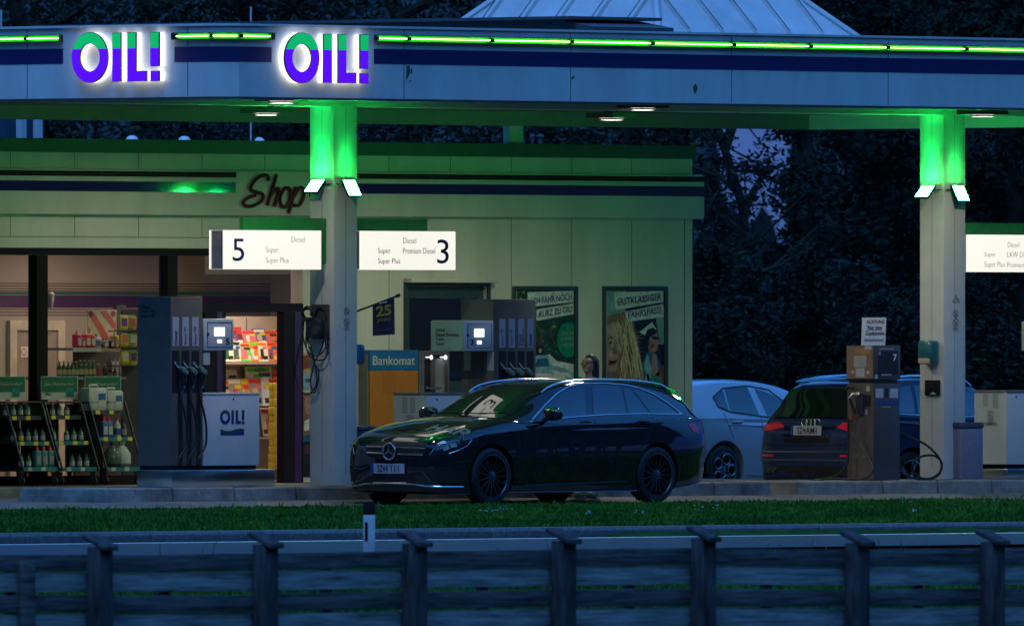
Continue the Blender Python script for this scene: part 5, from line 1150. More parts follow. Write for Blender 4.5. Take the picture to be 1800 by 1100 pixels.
for i, (x0, y0, x1, y1, c1, c2, dv) in enumerate(mags):
    v = 8.0+dv; a = pv(x0, y1, v); b = pv(x1, y0, v); tl = .05; sk = random.uniform(-.015, .03)
    row = 'upper back row' if y0 < 640 and dv > .2 else 'upper front row' if y0 < 640 else 'lower back row' if dv > .2 else 'lower front row' if y0 < 700 else 'bottom tier'; rowc = globals().setdefault('rowc', {}); rowc[row] = rowc.get(row, -1)+1
    t = thing('magazine', f'{c1} and {c2} magazine, {ORD[rowc[row]]} from the left in the {row} of the rack', 'magazine', tuple(a), 'magazines in the shop rack')
    P = [Vector((a.x, v, a.z)), Vector((b.x, v, a.z)), Vector((b.x+sk, v+tl, b.z)), Vector((a.x+sk, v+tl, b.z))]
    MB().prism(P, (0, .012, 0)).build('cover', K[c1], t)
    def sub(f0, g0, f1, g1, m, nm):
        q = lambda f, g: (P[0].lerp(P[1], f)).lerp(P[3].lerp(P[2], f), g)
        MB().prism([q(f0, g0), q(f1, g0), q(f1, g1), q(f0, g1)], (0, -.002, 0)).build(nm, m, t)
    sub(.08, .80, .92, .95, K[c2], 'masthead'); sub(.15+random.uniform(0, .2), .12, .5+random.uniform(0, .3), .6+random.uniform(0, .12), K[random.choice(list(K))], 'cover_picture'); sub(.55, .1, .93, .28, K[random.choice(('white', 'red', 'yellow', 'black'))], 'cover_box'); sub(.06, .08, .36, .2+random.uniform(0, .2), K[random.choice(('skin', 'red', 'grey', 'orange', 'brown'))], 'cover_box'); sub(.5, .62, .95, .76, K[random.choice(('pink', 'red', 'yellow', 'blue', 'black'))], 'cover_box')
    if i == 14: TEXTQ.append((t, 'GUSTO', M['ink'], P[0].lerp(P[3], .80)+(P[1]-P[0])*.36+Vector((0, -.004, 0)), 1.0, ((1, 0, 0), (0, .1, 1)), 'lettering', 1.0, .0005, 0, 'LEFT', 0, .3, None, ((P[1]-P[0]).length*.4, .05)))
for i in range(11):
    y1 = 825-i*13.9; x0 = 481.5+random.uniform(-1.0, 1.0)
    u0, u1, z0, z1 = rv(x0, y1-13.2, x0+12, y1, 7.2); t = thing('yellow_carton', f'yellow carton in the tall stack by the shop door, {ORD[i]} from the bottom', 'carton', (u0, 7.2, z0), 'yellow cartons stacked by the door')
    MB().box(u0, u1, 7.2, 7.29, z0, z1).build('box', K['yellow'], t, bevel=.006); MB().box(u0+.03, u1-.03, 7.196, 7.199, z0+.03, z0+.05).build('print_strip', K['gold'], t)
# sale carts in front of the window
M['wire'] = PM('black_wire', (.012, .014, .014), .5)
def cart(x0, tier_y, xs, label, tiers=3, w=.62):
    vt = 6.06; ul_ = on_v(x0, vt)[0]
    t = thing('sale_cart', label, 'display cart', (ul_, vt, .11), 'wheeled black sale carts before the shop')
    tv = [vt, vt-.13, vt-.26]; tz = [pv(x0+30, y, v).z for y, v in zip(tier_y, tv)]; ur_ = ul_+w
    zt_ = pv(x0, 707, vt).z
    fr = MB()
    for u_ in (ul_, ur_):
        fr.tube([(u_, vt+.02, zt_), (u_, tv[2]-.03, tz[2]-.03)], .014, 6); fr.tube([(u_, vt+.40, zt_), (u_, vt+.40, tz[2]-.03)], .014, 6); fr.tube([(u_, tv[2]-.03, tz[2]-.03), (u_, vt+.4, tz[2]-.03)], .014, 6); fr.tube([(u_, vt+.02, zt_), (u_, vt+.4, zt_)], .014, 6)
    fr.tube([(ul_, vt+.02, zt_), (ur_, vt+.02, zt_)], .012, 6)
    fr.build('cart_frame', M['wire'], t, smooth=True)
    ms = MB()
    for k in range(15): u_ = ul_+w*k/14; ms.box(u_-.003, u_+.003, vt+.395, vt+.40, tz[2], zt_)
    for k in range(22): z_ = tz[2]+(zt_-tz[2])*k/21; ms.box(ul_, ur_, vt+.401, vt+.405, z_-.003, z_+.003)
    ms.build('wire_mesh', M['wire'], t)
    MB().box(ul_+.005, ur_-.005, vt+.406, vt+.412, tz[2]-.05, zt_-.02).build('back_panel', M['black'], t)  # added dark sheet, stands for the unlit shop interior behind the cart
    for i in range(tiers):
        sh = MB().box(ul_+.02, ur_-.02, tv[i], vt+.38, tz[i]-.02, tz[i]).build('cart_shelf', M['wire'], t)
        st_ = MB().box(ul_+.015, ur_-.015, tv[i]-.012, tv[i]-.001, tz[i]-.04, tz[i]+.008).build('price_rail', K['teal'] if i else M['darkgrey'], t)
        for k in range(2+i % 2):
            f = (.14, .52, .82)[k]; MB().box(ul_+w*f, ul_+w*f+.075, tv[i]-.016, tv[i]-.0125, tz[i]-.038, tz[i]+.006).build('price_tag', K['yellow'] if i < 2 else K['white'], st_)
    for u_ in (ul_+.03, ur_-.03):
        for v_ in (tv[2]+.03, vt+.36):
            MB().lathe([(.05, -.012), (.055, -.008), (.055, .008), (.05, .012)], (u_, v_, .11+.056), axis='x', n=16).build('castor', M['rubber'], t, smooth=True)
            MB().prism([(u_-.018, v_-.05, tz[2]-.05), (u_-.018, v_+.04, tz[2]-.05), (u_-.018, v_+.012, .15), (u_-.018, v_-.012, .15)], (.004, 0, 0)).build('castor_fork', M['darkgrey'], t)
    return ul_, ur_, tv, tz, vt
clearl = K['clear']
carts = []
K = dict(K); KW = K['white']; K['white'] = pk('shaded_white', (.36, .36, .33))  # darker copy of white for cart goods; the weak light is in the colour
cfg = [(11, (732, 777, 822), 'black sale cart at the left picture edge under the first green board', 'left cart'), (80, (731, 776, 822), 'black sale cart under the middle green board', 'middle cart'), (158, (722, 769, 822), 'black sale cart with white canisters, partly behind the pump numbered 5', 'right cart')]
for ci, (x0, ty, lab, nm) in enumerate(cfg):
    ul_, ur_, tv, tz, vt = cart(x0, ty, None, lab); carts.append((ul_, ur_, tv, tz, vt))
    rows = {0: ((4, 'bottle'), (5, 'bottle'), (2, 'bottle')), 1: ((4, 'spray'), (4, 'bottle'), (3, 'bottle')), 2: ((0, ''), (0, ''), (0, ''))}[ci]
    for ti_, (n_, kd) in enumerate(rows):
        for k in range(n_):
            f = (.10+.2*k) if not (ci == 1 and ti_ == 1) else (.12, .48, .68, .88)[k]
            if ci == 1 and ti_ == 2: f = .42+.2*k
            lc = K['yellow'] if (ci == 0 and ti_ == 1 and k == 1) else K['white']
            container('oil_bottle', f'{"clear spray" if kd == "spray" else "dark clear oil"} bottle with {"yellow" if lc is K["yellow"] else "white"} label, {ORD[k]} on the {("top", "middle", "bottom")[ti_]} tier of the {nm}', 'bottle',
                      (ul_+.62*f, tv[ti_]+.07, tz[ti_]+.001), .17, .066, clearl, K['black'] if kd != 'spray' else K['white'], lc, 'bottles on the sale carts', kd)
    if ci == 0:
        for k in range(3): container('oil_can', f'teal red-capped can, {ORD[k]} on the bottom tier of the left cart', 'can', (ul_+.62*(.55+.18*k), tv[2]+.08, tz[2]+.001), .26, .10, K['teal'], K['red'], K['grey'], 'teal cans on the left cart', 'flask', .07)
ul_, ur_, tv, tz, vt = carts[2]
def canister(p, s, label):
    t = thing('canister', label, 'canister', tuple(p), 'white canisters on the right cart')
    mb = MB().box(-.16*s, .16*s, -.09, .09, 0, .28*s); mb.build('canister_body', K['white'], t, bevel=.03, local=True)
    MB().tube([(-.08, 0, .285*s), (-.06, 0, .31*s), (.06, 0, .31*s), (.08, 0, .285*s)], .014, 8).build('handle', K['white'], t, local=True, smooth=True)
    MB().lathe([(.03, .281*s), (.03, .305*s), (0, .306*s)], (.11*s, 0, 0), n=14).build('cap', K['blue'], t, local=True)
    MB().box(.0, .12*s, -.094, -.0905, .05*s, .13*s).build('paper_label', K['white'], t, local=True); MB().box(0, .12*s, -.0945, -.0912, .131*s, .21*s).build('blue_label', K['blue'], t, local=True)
canister((ul_+.16, tv[0]+.10, tz[0]+.001), 1.0, 'large white canister, left of two on the right sale cart'); canister((ul_+.46, tv[0]+.10, tz[0]+.001), .88, 'white canister, right of two on the right sale cart')
for k, f in enumerate((.30, .44)): container('oil_can', f'blue can with white label, {ORD[k]} on the middle tier of the right cart', 'can', (ul_+.62*f, tv[1]+.08, tz[1]+.001), .25, .09, K['blue'], K['red'], K['white'], 'blue cans on the right cart', 'flask', .07)
container('oil_bottle', 'white red-capped bottle on the middle tier of the right cart', 'bottle', (ul_+.62*.66, tv[1]+.07, tz[1]+.001), .24, .09, K['white'], K['red'], K['blue'], 'bottles on the sale carts', 'bottle')
container('oil_bottle', 'black bottle on the middle tier of the right cart beside the pump', 'bottle', (ul_+.62*.84, tv[1]+.07, tz[1]+.001), .22, .08, K['black'], K['black'], K['grey'], 'bottles on the sale carts', 'bottle')
for k, f in enumerate((.40, .66)):
    t = thing('plastic_sack', f'pale knotted sack on the bottom tier of the right cart, {("left", "right")[k]} one', 'sack', (ul_+.62*f, tv[2]+.12, tz[2]+.001), 'sacks on the right cart')
    MB().lathe([(.07, 0), (.11, .05), (.11, .16), (.06, .24), (.025, .27), (.05, .31), (0, .312)], (0, 0, 0), n=14).build('sack_body', K['white'] if k else K['clear'], t, smooth=True, local=True)
for ci, (x0, x1, lab) in enumerate(((-22, 45, 'green oil check board above the left cart, cut by the picture edge'), (73, 137, 'green oil check board with white foot above the middle cart'), (149.5, 213, 'green oil check board behind the white canisters'))):
    v = 6.30; t = thing('cart_sign', lab, 'sign', tuple(pv(x0, 702, v)), 'green boards above the sale carts')
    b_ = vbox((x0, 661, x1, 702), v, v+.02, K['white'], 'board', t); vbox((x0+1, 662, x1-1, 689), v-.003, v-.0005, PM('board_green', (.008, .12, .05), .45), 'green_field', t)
    text_px(t, '„Jetzt Ölstand prüfen!“', K['white'], ('v', v-.003), x0+4, 671, x1-6, 678.5); text_px(t, 'OIL!', M['inknavy'], ('v', v), x0+4, 689.5, x0+17, 695, bold=.5)
    vbox((x0+43, 682, x0+57, 697), v-.005, v-.0032, K['teal'], 'can_picture', t)
    MB().tube([(pv(x0+8, 700, v).x, v+.03, pv(x0, 707, v).z-.1), (pv(x0+8, 700, v).x, v+.03, pv(x0, 670, v).z)], .008, 6).build('sign_post', M['wire'], t)

# ------------------------------------------------------------------ fence, roadside marker
SF = 22.0
def on_s(x, s):
    a = (x-CX)/FPX; d = FW+RT*a; o = KA+KN*s-Vector((CAM.x, CAM.y, 0)); t = o.dot(KN)/d.dot(KN); return Vector((CAM.x, CAM.y, 0))+d*t, t
def wcoord(p): return (p-KA).dot(KD)
M['wood1'] = PM('weathered_wood', (.13, .127, .13), .85, var=.25, scale=3, stretch=(.6, .6, 9), bump=.5, col2=(.022, .021, .023), spec=.08)
M['wood2'] = PM('pale_weathered_wood', (.40, .39, .40), .85, var=.25, scale=3, stretch=(.6, .6, 9), bump=.5, col2=(.10, .098, .10), spec=.08)
M['wood3'] = PM('dark_wood', (.075, .073, .078), .85, var=.25, scale=4, stretch=(3, 3, .6), bump=.5, col2=(.02, .02, .022), spec=.08)
fe = thing('wooden_fence', 'dark weathered wooden rail fence with capped posts in the foreground', 'fence', tuple(on_s(900, SF)[0]+Vector((0, 0, -1.1))))
def ob_box(mb, w0, w1, s0, s1, z0, z1, z0b=None, z1b=None):
    a, b, c, d = rd(w0, s0, 0), rd(w1, s0, 0), rd(w1, s1, 0), rd(w0, s1, 0)
    zl = (z0, z0 if z0b is None else z0b); zh = (z1, z1 if z1b is None else z1b)
    return mb.add([(*a[:2], zl[0]), (*b[:2], zl[1]), (*c[:2], zl[1]), (*d[:2], zl[0]), (*a[:2], zh[0]), (*b[:2], zh[1]), (*c[:2], zh[1]), (*d[:2], zh[0])], [(0, 3, 2, 1), (4, 5, 6, 7), (0, 1, 5, 4), (1, 2, 6, 5), (2, 3, 7, 6), (3, 0, 4, 7)])
tops = [(-640, 960), (-370, 956), (-100, 958), (176, 955), (467, 951), (729, 949), (991, 944), (1237, 940), (1507, 948), (1745, 946), (1990, 940), (2240, 944), (2490, 940)]
posts = []
for x, y in tops:
    p, t_ = on_s(x, SF); w_ = wcoord(p); zt = zz(y, t_); gz = h(p.x, p.y); posts.append((w_, zt, t_, gz))
    mb = MB(); ob_box(mb, w_-.085, w_+.085, SF-.085, SF+.085, gz-.3, zt-.03); po = mb.build('post', M['wood3'], fe, bevel=.008)
    mb = MB(); q = []
    for (dw, ds, dz) in ((-.092, -.15, .055), (.092, -.15, .055), (.092, .155, -.055), (-.092, .155, -.055)):
        p_ = rd(w_+dw, SF+ds, 0); q.append((p_[0], p_[1], zt+dz-.01))
    mb.prism(q, (0, 0, .045)); mb.build('post_cap', M['wood3'], po, bevel=.008)
rows = [(975, 1004.5), (1006, 1040), (1046.5, 1077), (1080, 1112), (1117, 1148)]
rl = [(-640, 2), (-100, 0), (300, 0), (600, -4), (1200, -14), (1400, -9), (1800, -13), (1990, -15), (2490, -18)]
def roff(x):
    for (a, b), (c, d) in zip(rl, rl[1:]):
        if x <= c: return b+(d-b)*(x-a)/(c-a)
    return rl[-1][1]
for i in range(len(posts)-1):
    (w0, _, t0, g0), (w1, _, t1, g1) = posts[i], posts[i+1]; x0, x1 = tops[i][0], tops[i+1][0]
    for j, (ya, yb) in enumerate(rows):
        rr = random.uniform(-1, 1); zA, zB = zz(ya+roff(x0)+rr, t0), zz(yb+roff(x0)+rr, t0); zA2, zB2 = zz(ya+roff(x1)+rr, t1), zz(yb+roff(x1)+rr, t1)
        o = .088 if j % 2 == 0 else .115
        mb = MB(); ob_box(mb, w0+.004, w1-.004, SF-o-.024, SF-o, zB, zA, zB2, zA2)
        mb.build('rail', M['wood1'] if j % 2 == 0 else M['wood2'], fe, bevel=.004)
    wm = (w0+w1)/2+random.uniform(-.1, .1); mb = MB(); ob_box(mb, wm-.055, wm+.055, SF-.19, SF-.145, min(g0, g1)-.2, zz(980+roff((x0+x1)/2), (t0+t1)/2)-.02); mb.build('batten', M['wood3'], fe)
p, t_ = on_s(70, SF+.12); w_ = wcoord(p); mb = MB(); ob_box(mb, w_-.075, w_+.075, SF-.084, SF-.02, h(p.x, p.y)-.3, zz(986, t_)); mb.build('batten', M['wood1'], fe, bevel=.006)
pd, td_ = on_s(649, 8.6); gz = h(pd.x, pd.y)
dl = thing('marker_post', 'white roadside marker post with black head and reflector behind the fence', 'marker post', (pd.x, pd.y, gz))
zt = zz(882, td_); zc = zz(904, td_); hw = .062; r2 = RT*hw; f2 = FW*.04
def dl_box(z0, z1, m, nm, k=1.0, sl=0): 
    q = [pd-r2*k-f2*k, pd+r2*k-f2*k, pd+r2*k+f2*k, pd-r2*k+f2*k]; return MB().prism([(p.x, p.y, z0) for p in q], (0, 0, z1-z0)).build(nm, m, dl, bevel=.01)
dl_box(gz-.2, zc-.001, PM('marker_plastic', (.50, .50, .52), .5), 'post'); dl_box(zc, zt, M['black'], 'black_head')
c = pd-f2-FW*.003-RT*.03; MB().prism([(c.x-RT.x*.014, c.y-RT.y*.014, zz(949, td_)), (c.x+RT.x*.014, c.y+RT.y*.014, zz(949, td_)), (c.x+RT.x*.014, c.y+RT.y*.014, zz(917, td_)), (c.x-RT.x*.014, c.y-RT.y*.014, zz(917, td_))], -FW*.006).build('reflector', PM('reflector_dark', (.05, .01, .01), .2), dl)
# ------------------------------------------------------------------ cars
def pchip(xs, ys, x):
    xs = np.array(xs, float); ys = np.array(ys, float); hh = np.diff(xs); d = np.diff(ys)/hh; m = np.zeros(len(xs))
    for i in range(1, len(xs)-1):
        if d[i-1]*d[i] > 0: w1 = 2*hh[i]+hh[i-1]; w2 = hh[i]+2*hh[i-1]; m[i] = (w1+w2)/(w1/d[i-1]+w2/d[i])
    m[0] = d[0]; m[-1] = d[-1]
    k = np.clip(np.searchsorted(xs, x)-1, 0, len(xs)-2); t = (x-xs[k])/hh[k]
    return ys[k]*(1+2*t)*(1-t)**2 + hh[k]*m[k]*t*(1-t)**2 + ys[k+1]*t*t*(3-2*t) + hh[k]*m[k+1]*t*t*(t-1)
def crom(P, n):
    P = [np.array(p, float) for p in P]; P = [2*P[0]-P[1]]+P+[2*P[-1]-P[-2]]; out = []
    for i in range(1, len(P)-2):
        for k in range(n):
            t = k/n; a, b, c, d = P[i-1], P[i], P[i+1], P[i+2]
            out.append(.5*(2*b+(c-a)*t*.999+(2*a-5*b+4*c-d)*t*t+(3*b-a-3*c+d)*t**3))
    return out+[P[-2]]
def loft(stn, section, nx=150, closed_bottom=True):
    x0, x1 = stn['x'][0], stn['x'][-1]
    t = (1-np.cos(np.linspace(0, math.pi, nx)))/2; X = x0+(x1-x0)*(.5*t+.5*np.linspace(0, 1, nx))
    cols = {k: pchip(stn['x'], v, X) for k, v in stn.items() if k != 'x'}
    V = []; n = None
    for i in range(nx):
        half = section({k: c[i] for k, c in cols.items()}); full = half+[np.array((-p[0], p[1])) for p in half[-2:0 if closed_bottom else None:-1]]
        n = len(full); V += [(X[i], p[0], p[1]) for p in full]
    Fs = [(i*n+j, i*n+(j+1) % n, (i+1)*n+(j+1) % n, (i+1)*n+j) for i in range(nx-1) for j in range(n)]
    Fs += [tuple(range(n))[::-1], tuple(range((nx-1)*n, nx*n))]
    return V, Fs
def sec_low(s):
    z2 = s['zm']-(s['zm']-s['zb'])*.45
    return crom([(0, s['zb']), (s['hw']-.13, s['zb']), (s['hw']-.045, s['zb']+.03), (s['hw']-.015, z2), (s['hw'], s['zm']), (s['hws'], s['zs']), (s['hwd'], s['zd']), (s['hwd']*.55, s['zd']+s['cr']*.75), (0, s['zd']+s['cr'])], 5)
def sec_top(s):
    ze = max(s['zbelt']+.004, s['zr']-s['ed']); f = (ze-s['zbelt'])
    return crom([(0, s['zbelt']-.12), (s['wb']-.03, s['zbelt']-.12), (s['wb'], s['zbelt']-.02), (s['wb']-(s['wb']-s['wr'])*.45+.012, s['zbelt']+f*.5), (s['wr']+.012, ze-.012), (s['wr']-.07, ze+(s['zr']-ze)*.55), (s['wr']*.5, s['zr']-.006), (0, s['zr'])], 5)
def mesh_from(V, Fs):
    me = bpy.data.meshes.new('m'); me.from_pydata(V, [], Fs); bm = bmesh.new(); bm.from_mesh(me); bmesh.ops.recalc_face_normals(bm, faces=bm.faces); bm.to_mesh(me); bm.free(); return me
def boolean_cut(me, cutters):
    sc = bpy.data.scenes.new('bool_scene'); o = bpy.data.objects.new('b', me); sc.collection.objects.link(o); cs = []
    for c in cutters:
        co = bpy.data.objects.new('c', c); sc.collection.objects.link(co); m = o.modifiers.new('b', 'BOOLEAN'); m.operation = 'DIFFERENCE'; m.object = co; m.solver = 'EXACT'; cs.append(co)
    vl = sc.view_layers[0]; vl.update(); out = bpy.data.meshes.new_from_object(o.evaluated_get(vl.depsgraph))
    for q in [o]+cs: bpy.data.objects.remove(q)
    bpy.data.scenes.remove(sc); return out
class Car:
    def __init__(c, name, label, spec, u0, vc, z0, flip, paint, glass, group=None):
        c.rz = math.pi if flip else 0.0
        c.t = thing(name, label, 'car', (u0, vc, z0), group, c.rz); c.M = wmat(c.t); c.spec = spec; c.vc = vc; c.paint = paint; c.glass = glass
        V, Fs = loft(spec['low'], sec_low); me = mesh_from(V, Fs)
        cut = []
        for wx in spec['wheels']:
            for sd in (-1, 1):
                b = MB().lathe([(spec['arch'], -.30), (spec['arch'], .30)], (wx, sd*(spec['half']-.02), spec['wr']+.01), axis='y', n=48); cut.append(mesh_from(b.v, b.f))
        me = boolean_cut(me, cut); c.body = c.add('body', me, paint)
        V2, F2 = loft(spec['top'], sec_top); m2 = mesh_from(V2, F2); c.cabin = c.add('cabin', m2, paint)
        vs = [c.M @ v.co for v in me.vertices]; fs = [tuple(p.vertices) for p in me.polygons]; k = len(vs)
        vs += [c.M @ v.co for v in m2.vertices]; fs += [tuple(i+k for i in p.vertices) for p in m2.polygons]
        c.bvh = BVHTree.FromPolygons(vs, fs)
    def add(c, name, me, mat):
        me.name = name; me.polygons.foreach_set('use_smooth', [True]*len(me.polygons)); me.set_sharp_from_angle(angle=R(42)); me.materials.clear(); me.materials.append(mat)
        o = bpy.data.objects.new(name, me); COL.objects.link(o); o.parent = c.t; return o
    def hit(c, org, d, off): 
        r_ = c.bvh.ray_cast(org, d)
        if r_[0] is None: return None
        n = r_[1] if r_[1].dot(d) < 0 else -r_[1]
        return r_[0]+n*off
    def px(c, x, y, off=.004): return c.hit(CAM, ray(x, y), off)
    def loc(c, x, z, sd, off=.004):     # side view point (local x, z) onto the flank sd=-1/+1 (local y)
        o = c.M @ Vector((x, sd*3, z)); d = (c.M.to_3x3() @ Vector((0, -sd, 0))).normalized(); return c.hit(o, d, off)
    def mir(c, p): return Vector((p.x, 2*c.vc-p.y, p.z))
    def panel(c, name, pts, fn, mat, parent=None, mirror=False, sub=3, smooth=True, off=.004):
        bm = bmesh.new(); vs = [bm.verts.new((x, y, 0)) for x, y in pts]; bm.faces.new(vs)
        bmesh.ops.triangulate(bm, faces=bm.faces)
        for _ in range(sub):
            ln = max(e.calc_length() for e in bm.edges); bmesh.ops.subdivide_edges(bm, edges=[e for e in bm.edges if e.calc_length() > ln*.5], cuts=1); bmesh.ops.triangulate(bm, faces=bm.faces)
        bad = []
        for v in bm.verts:
            p = fn(v.co.x, v.co.y, off)
            if p is None: bad.append(v)
            else: v.co = p
        bmesh.ops.delete(bm, geom=bad, context='VERTS')
        bm.verts.index_update(); V = [v.co.copy() for v in bm.verts]; Fs = [tuple(v.index for v in f.verts) for f in bm.faces]; bm.free()
        out = []
        for m in ((False, True) if mirror else (False,)):
            b = MB(); b.add([c.mir(p) for p in V] if m else V, Fs); out.append(b.build(name, mat, parent or c.t, smooth=True, angle=60))
        return out
    def screen(c, name, y0, y1, fx0, fx1, w0, w1, nx=22, ny=22):
        g = []
        for i in range(nx+1):
            for j in range(ny+1):
                y = (2*j/ny-1); f = i/nx; w = w0+(w1-w0)*f; yy = y*w; x = fx0(yy)*(1-f)+fx1(yy)*f
                p = c.hit(c.M @ Vector((x, yy, 3)), Vector((0, 0, -1)), 0); g.append(p)
        G = np.array([tuple(p) for p in g]).reshape(nx+1, ny+1, 3)
        for _ in range(6): G[1:-1, 1:-1, 2] = (G[:-2, 1:-1, 2]+G[2:, 1:-1, 2]+G[1:-1, :-2, 2]+G[1:-1, 2:, 2])/4
        G[:, :, 2] += .006; G[:, :, 0] -= .004*(1 if c.rz == 0 else -1)
        b = MB(); b.add([tuple(p) for p in G.reshape(-1, 3)], [(i*(ny+1)+j, (i+1)*(ny+1)+j, (i+1)*(ny+1)+j+1, i*(ny+1)+j+1) for i in range(nx) for j in range(ny)])
        return b.build(name, c.glass, c.t, smooth=True, angle=80)
    def grid(c, name, fn, q, mat, axis, off=.004, n=18, sm=8):
        G = []
        for i in range(n+1):
            for j in range(n+1):
                f, g = i/n, j/n; a = [q[0][k]*(1-f)+q[1][k]*f for k in (0, 1)]; b = [q[3][k]*(1-f)+q[2][k]*f for k in (0, 1)]
                G.append(tuple(fn(a[0]*(1-g)+b[0]*g, a[1]*(1-g)+b[1]*g, 0)))
        G = np.array(G).reshape(n+1, n+1, 3)
        for _ in range(sm): G[1:-1, 1:-1, axis] = (G[:-2, 1:-1, axis]+G[2:, 1:-1, axis]+G[1:-1, :-2, axis]+G[1:-1, 2:, axis])/4
        G[:, :, axis] += off
        b = MB(); b.add([tuple(p) for p in G.reshape(-1, 3)], [(i*(n+1)+j, (i+1)*(n+1)+j, (i+1)*(n+1)+j+1, i*(n+1)+j+1) for i in range(n) for j in range(n)])
        return b.build(name, mat, c.t, smooth=True, angle=80)
    def line(c, name, pts, fn, r, mat, parent=None, mirror=False, off=.002, n=6, flat=False):
        P = []
        for (x0, y0), (x1, y1) in zip(pts, pts[1:]):
            for k in range(5): P.append(fn(x0+(x1-x0)*k/5, y0+(y1-y0)*k/5, off))
        P.append(fn(*pts[-1], off)); P = [p for p in P if p is not None]
        for m in ((False, True) if mirror else (False,)): MB().tube([c.mir(p) for p in P] if m else P, r, n).build(name, mat, parent or c.t, smooth=True)
    def wheels(c, style, rim_r, rim_mat):
        s = c.spec; wr = s['wr']; w = .225
        proto = None
        for wx in s['wheels']:
            for sd in (-1, 1):
                yo = sd*(s['half']-.015)
                e = bpy.data.objects.new('wheel', None); COL.objects.link(e); e.parent = c.t; e.location = (wx, yo, wr); e.rotation_euler = (0, 0, 0 if sd < 0 else math.pi); e.empty_display_size = .1
                if proto is None:
                    MB().lathe([(rim_r, 0.0), (rim_r+.02, -.004), (wr-.03, 0), (wr-.008, .018), (wr, .05), (wr, w-.05), (wr-.03, w)], (0, 0, 0), axis='y', n=56, cap=False).build('tyre', M['rubber'], e, smooth=True, local=True)
                    rb = MB(); rb.lathe([(rim_r, .0), (rim_r-.012, .004), (rim_r-.03, .06), (rim_r-.06, .16)], (0, 0, 0), axis='y', n=56, cap=False); 
                    rb.lathe([(rim_r-.05, .10), (.0, .101)], (0, 0, 0), axis='y', n=40, cap=False); rb.build('rim_barrel', PM('rim_dark', (.02, .021, .023), .4, metal=.5), e, smooth=True, local=True)
                    sp = MB(); sp.lathe([(rim_r+.001, -.004), (rim_r-.008, -.006), (rim_r-.012, .004)], (0, 0, 0), axis='y', n=56, cap=False)
                    sp.lathe([(.062, .03), (.058, .012), (.03, .005), (0, .004)], (0, 0, 0), axis='y', n=24)
                    if style[0] == 'spoke':
                        for k in range(style[1]):
                            a = 2*math.pi*k/style[1]
                            for da, rw in style[2]:
                                p0 = Vector((math.cos(a+da*.4)*.045, .015, math.sin(a+da*.4)*.045)); p1 = Vector((math.cos(a+da)*(rim_r-.006), .004, math.sin(a+da)*(rim_r-.006))); q = (p1-p0).cross(Vector((0, 1, 0))).normalized()*rw
                                sp.prism([p0-q*1.5, p0+q*1.5, p1+q, p1-q], (0, .03, 0))
                    else:
                        for k in range(5):
                            a = 2*math.pi*k/5; cc = Vector((math.cos(a)*rim_r*.62, .01, math.sin(a)*rim_r*.62)); rr = rim_r*.30
                            sp.tube([cc+Vector((math.cos(t)*rr, 0, math.sin(t)*rr)) for t in [i/20*6.2832 for i in range(21)]], .016, 6)
                    sp.build('rim_face', rim_mat, e, smooth=True, local=True)
                    proto = e
                else:
                    for ch in proto.children: d = ch.copy(); COL.objects.link(d); d.parent = e
    def plate(c, q, fn, s, box, badge=None):
        P = [fn(*p, .012) for p in q]; n = (P[1]-P[0]).cross(P[3]-P[0]).normalized()
        if n.dot(FW) > 0: n = -n
        X = (P[1]-P[0]).normalized(); o = MB().prism([P[3], P[2], P[1], P[0]], n*.006).build('number_plate', M['plate'], c.t)
        L = P[3]; W_ = (P[2]-P[3]).length; H_ = (P[0]-P[3]).length; Y = n.cross(X)
        g = L+n*.007; MB().prism([g, g+X*W_*.085, g+X*W_*.085+Y*H_, g+Y*H_], n*.001).build('blue_band', PM('plate_blue', (.015, .05, .30), .4), o)
        for st_, f0, f1 in s: TEXTQ.append((o, st_, M['ink'], g+X*W_*f0+Y*H_*.16+n*.0015, 1.0, (X, Y), 'lettering', 1.0, .0005, 0, 'LEFT', 0, .8, None, (W_*(f1-f0), H_*.68)))
        if badge: b = g+X*W_*badge+Y*H_*.5; MB().prism([b+X*.022*math.cos(t)+Y*(.028*math.sin(t)-.0) for t in (.2, .9, 1.57, 2.2, 2.9, 3.8, 4.71, 5.6)], n*.0015).build('plate_crest', PM('crest_green', (.02, .12, .07), .5), o)
        return o

gloss = PM('black_car_paint', (.006, .007, .010), .05, var=.0, coat=1.0)
glassd = PM('dark_car_glass', (.006, .008, .010), .03, var=.0)
glassd.node_tree.nodes['Principled BSDF'].inputs['IOR'].default_value = 2.3
trimc = PM('window_chrome_trim', (.70, .71, .74), .2, metal=1.0, var=.02)
trimd = PM('black_car_trim', (.010, .010, .011), .5, var=.05)
lens = PM('headlamp_lens', (.012, .014, .02), .06, var=.02, spec=.8, coat=.5)
lampin = PM('headlamp_chrome', (.55, .57, .6), .15, metal=1.0, var=.02)
taill = PM('tail_lamp_red', (.80, .015, .06), .3, var=.05, coat=.8)
seam = PM('door_gap', (.002, .002, .002), .8)

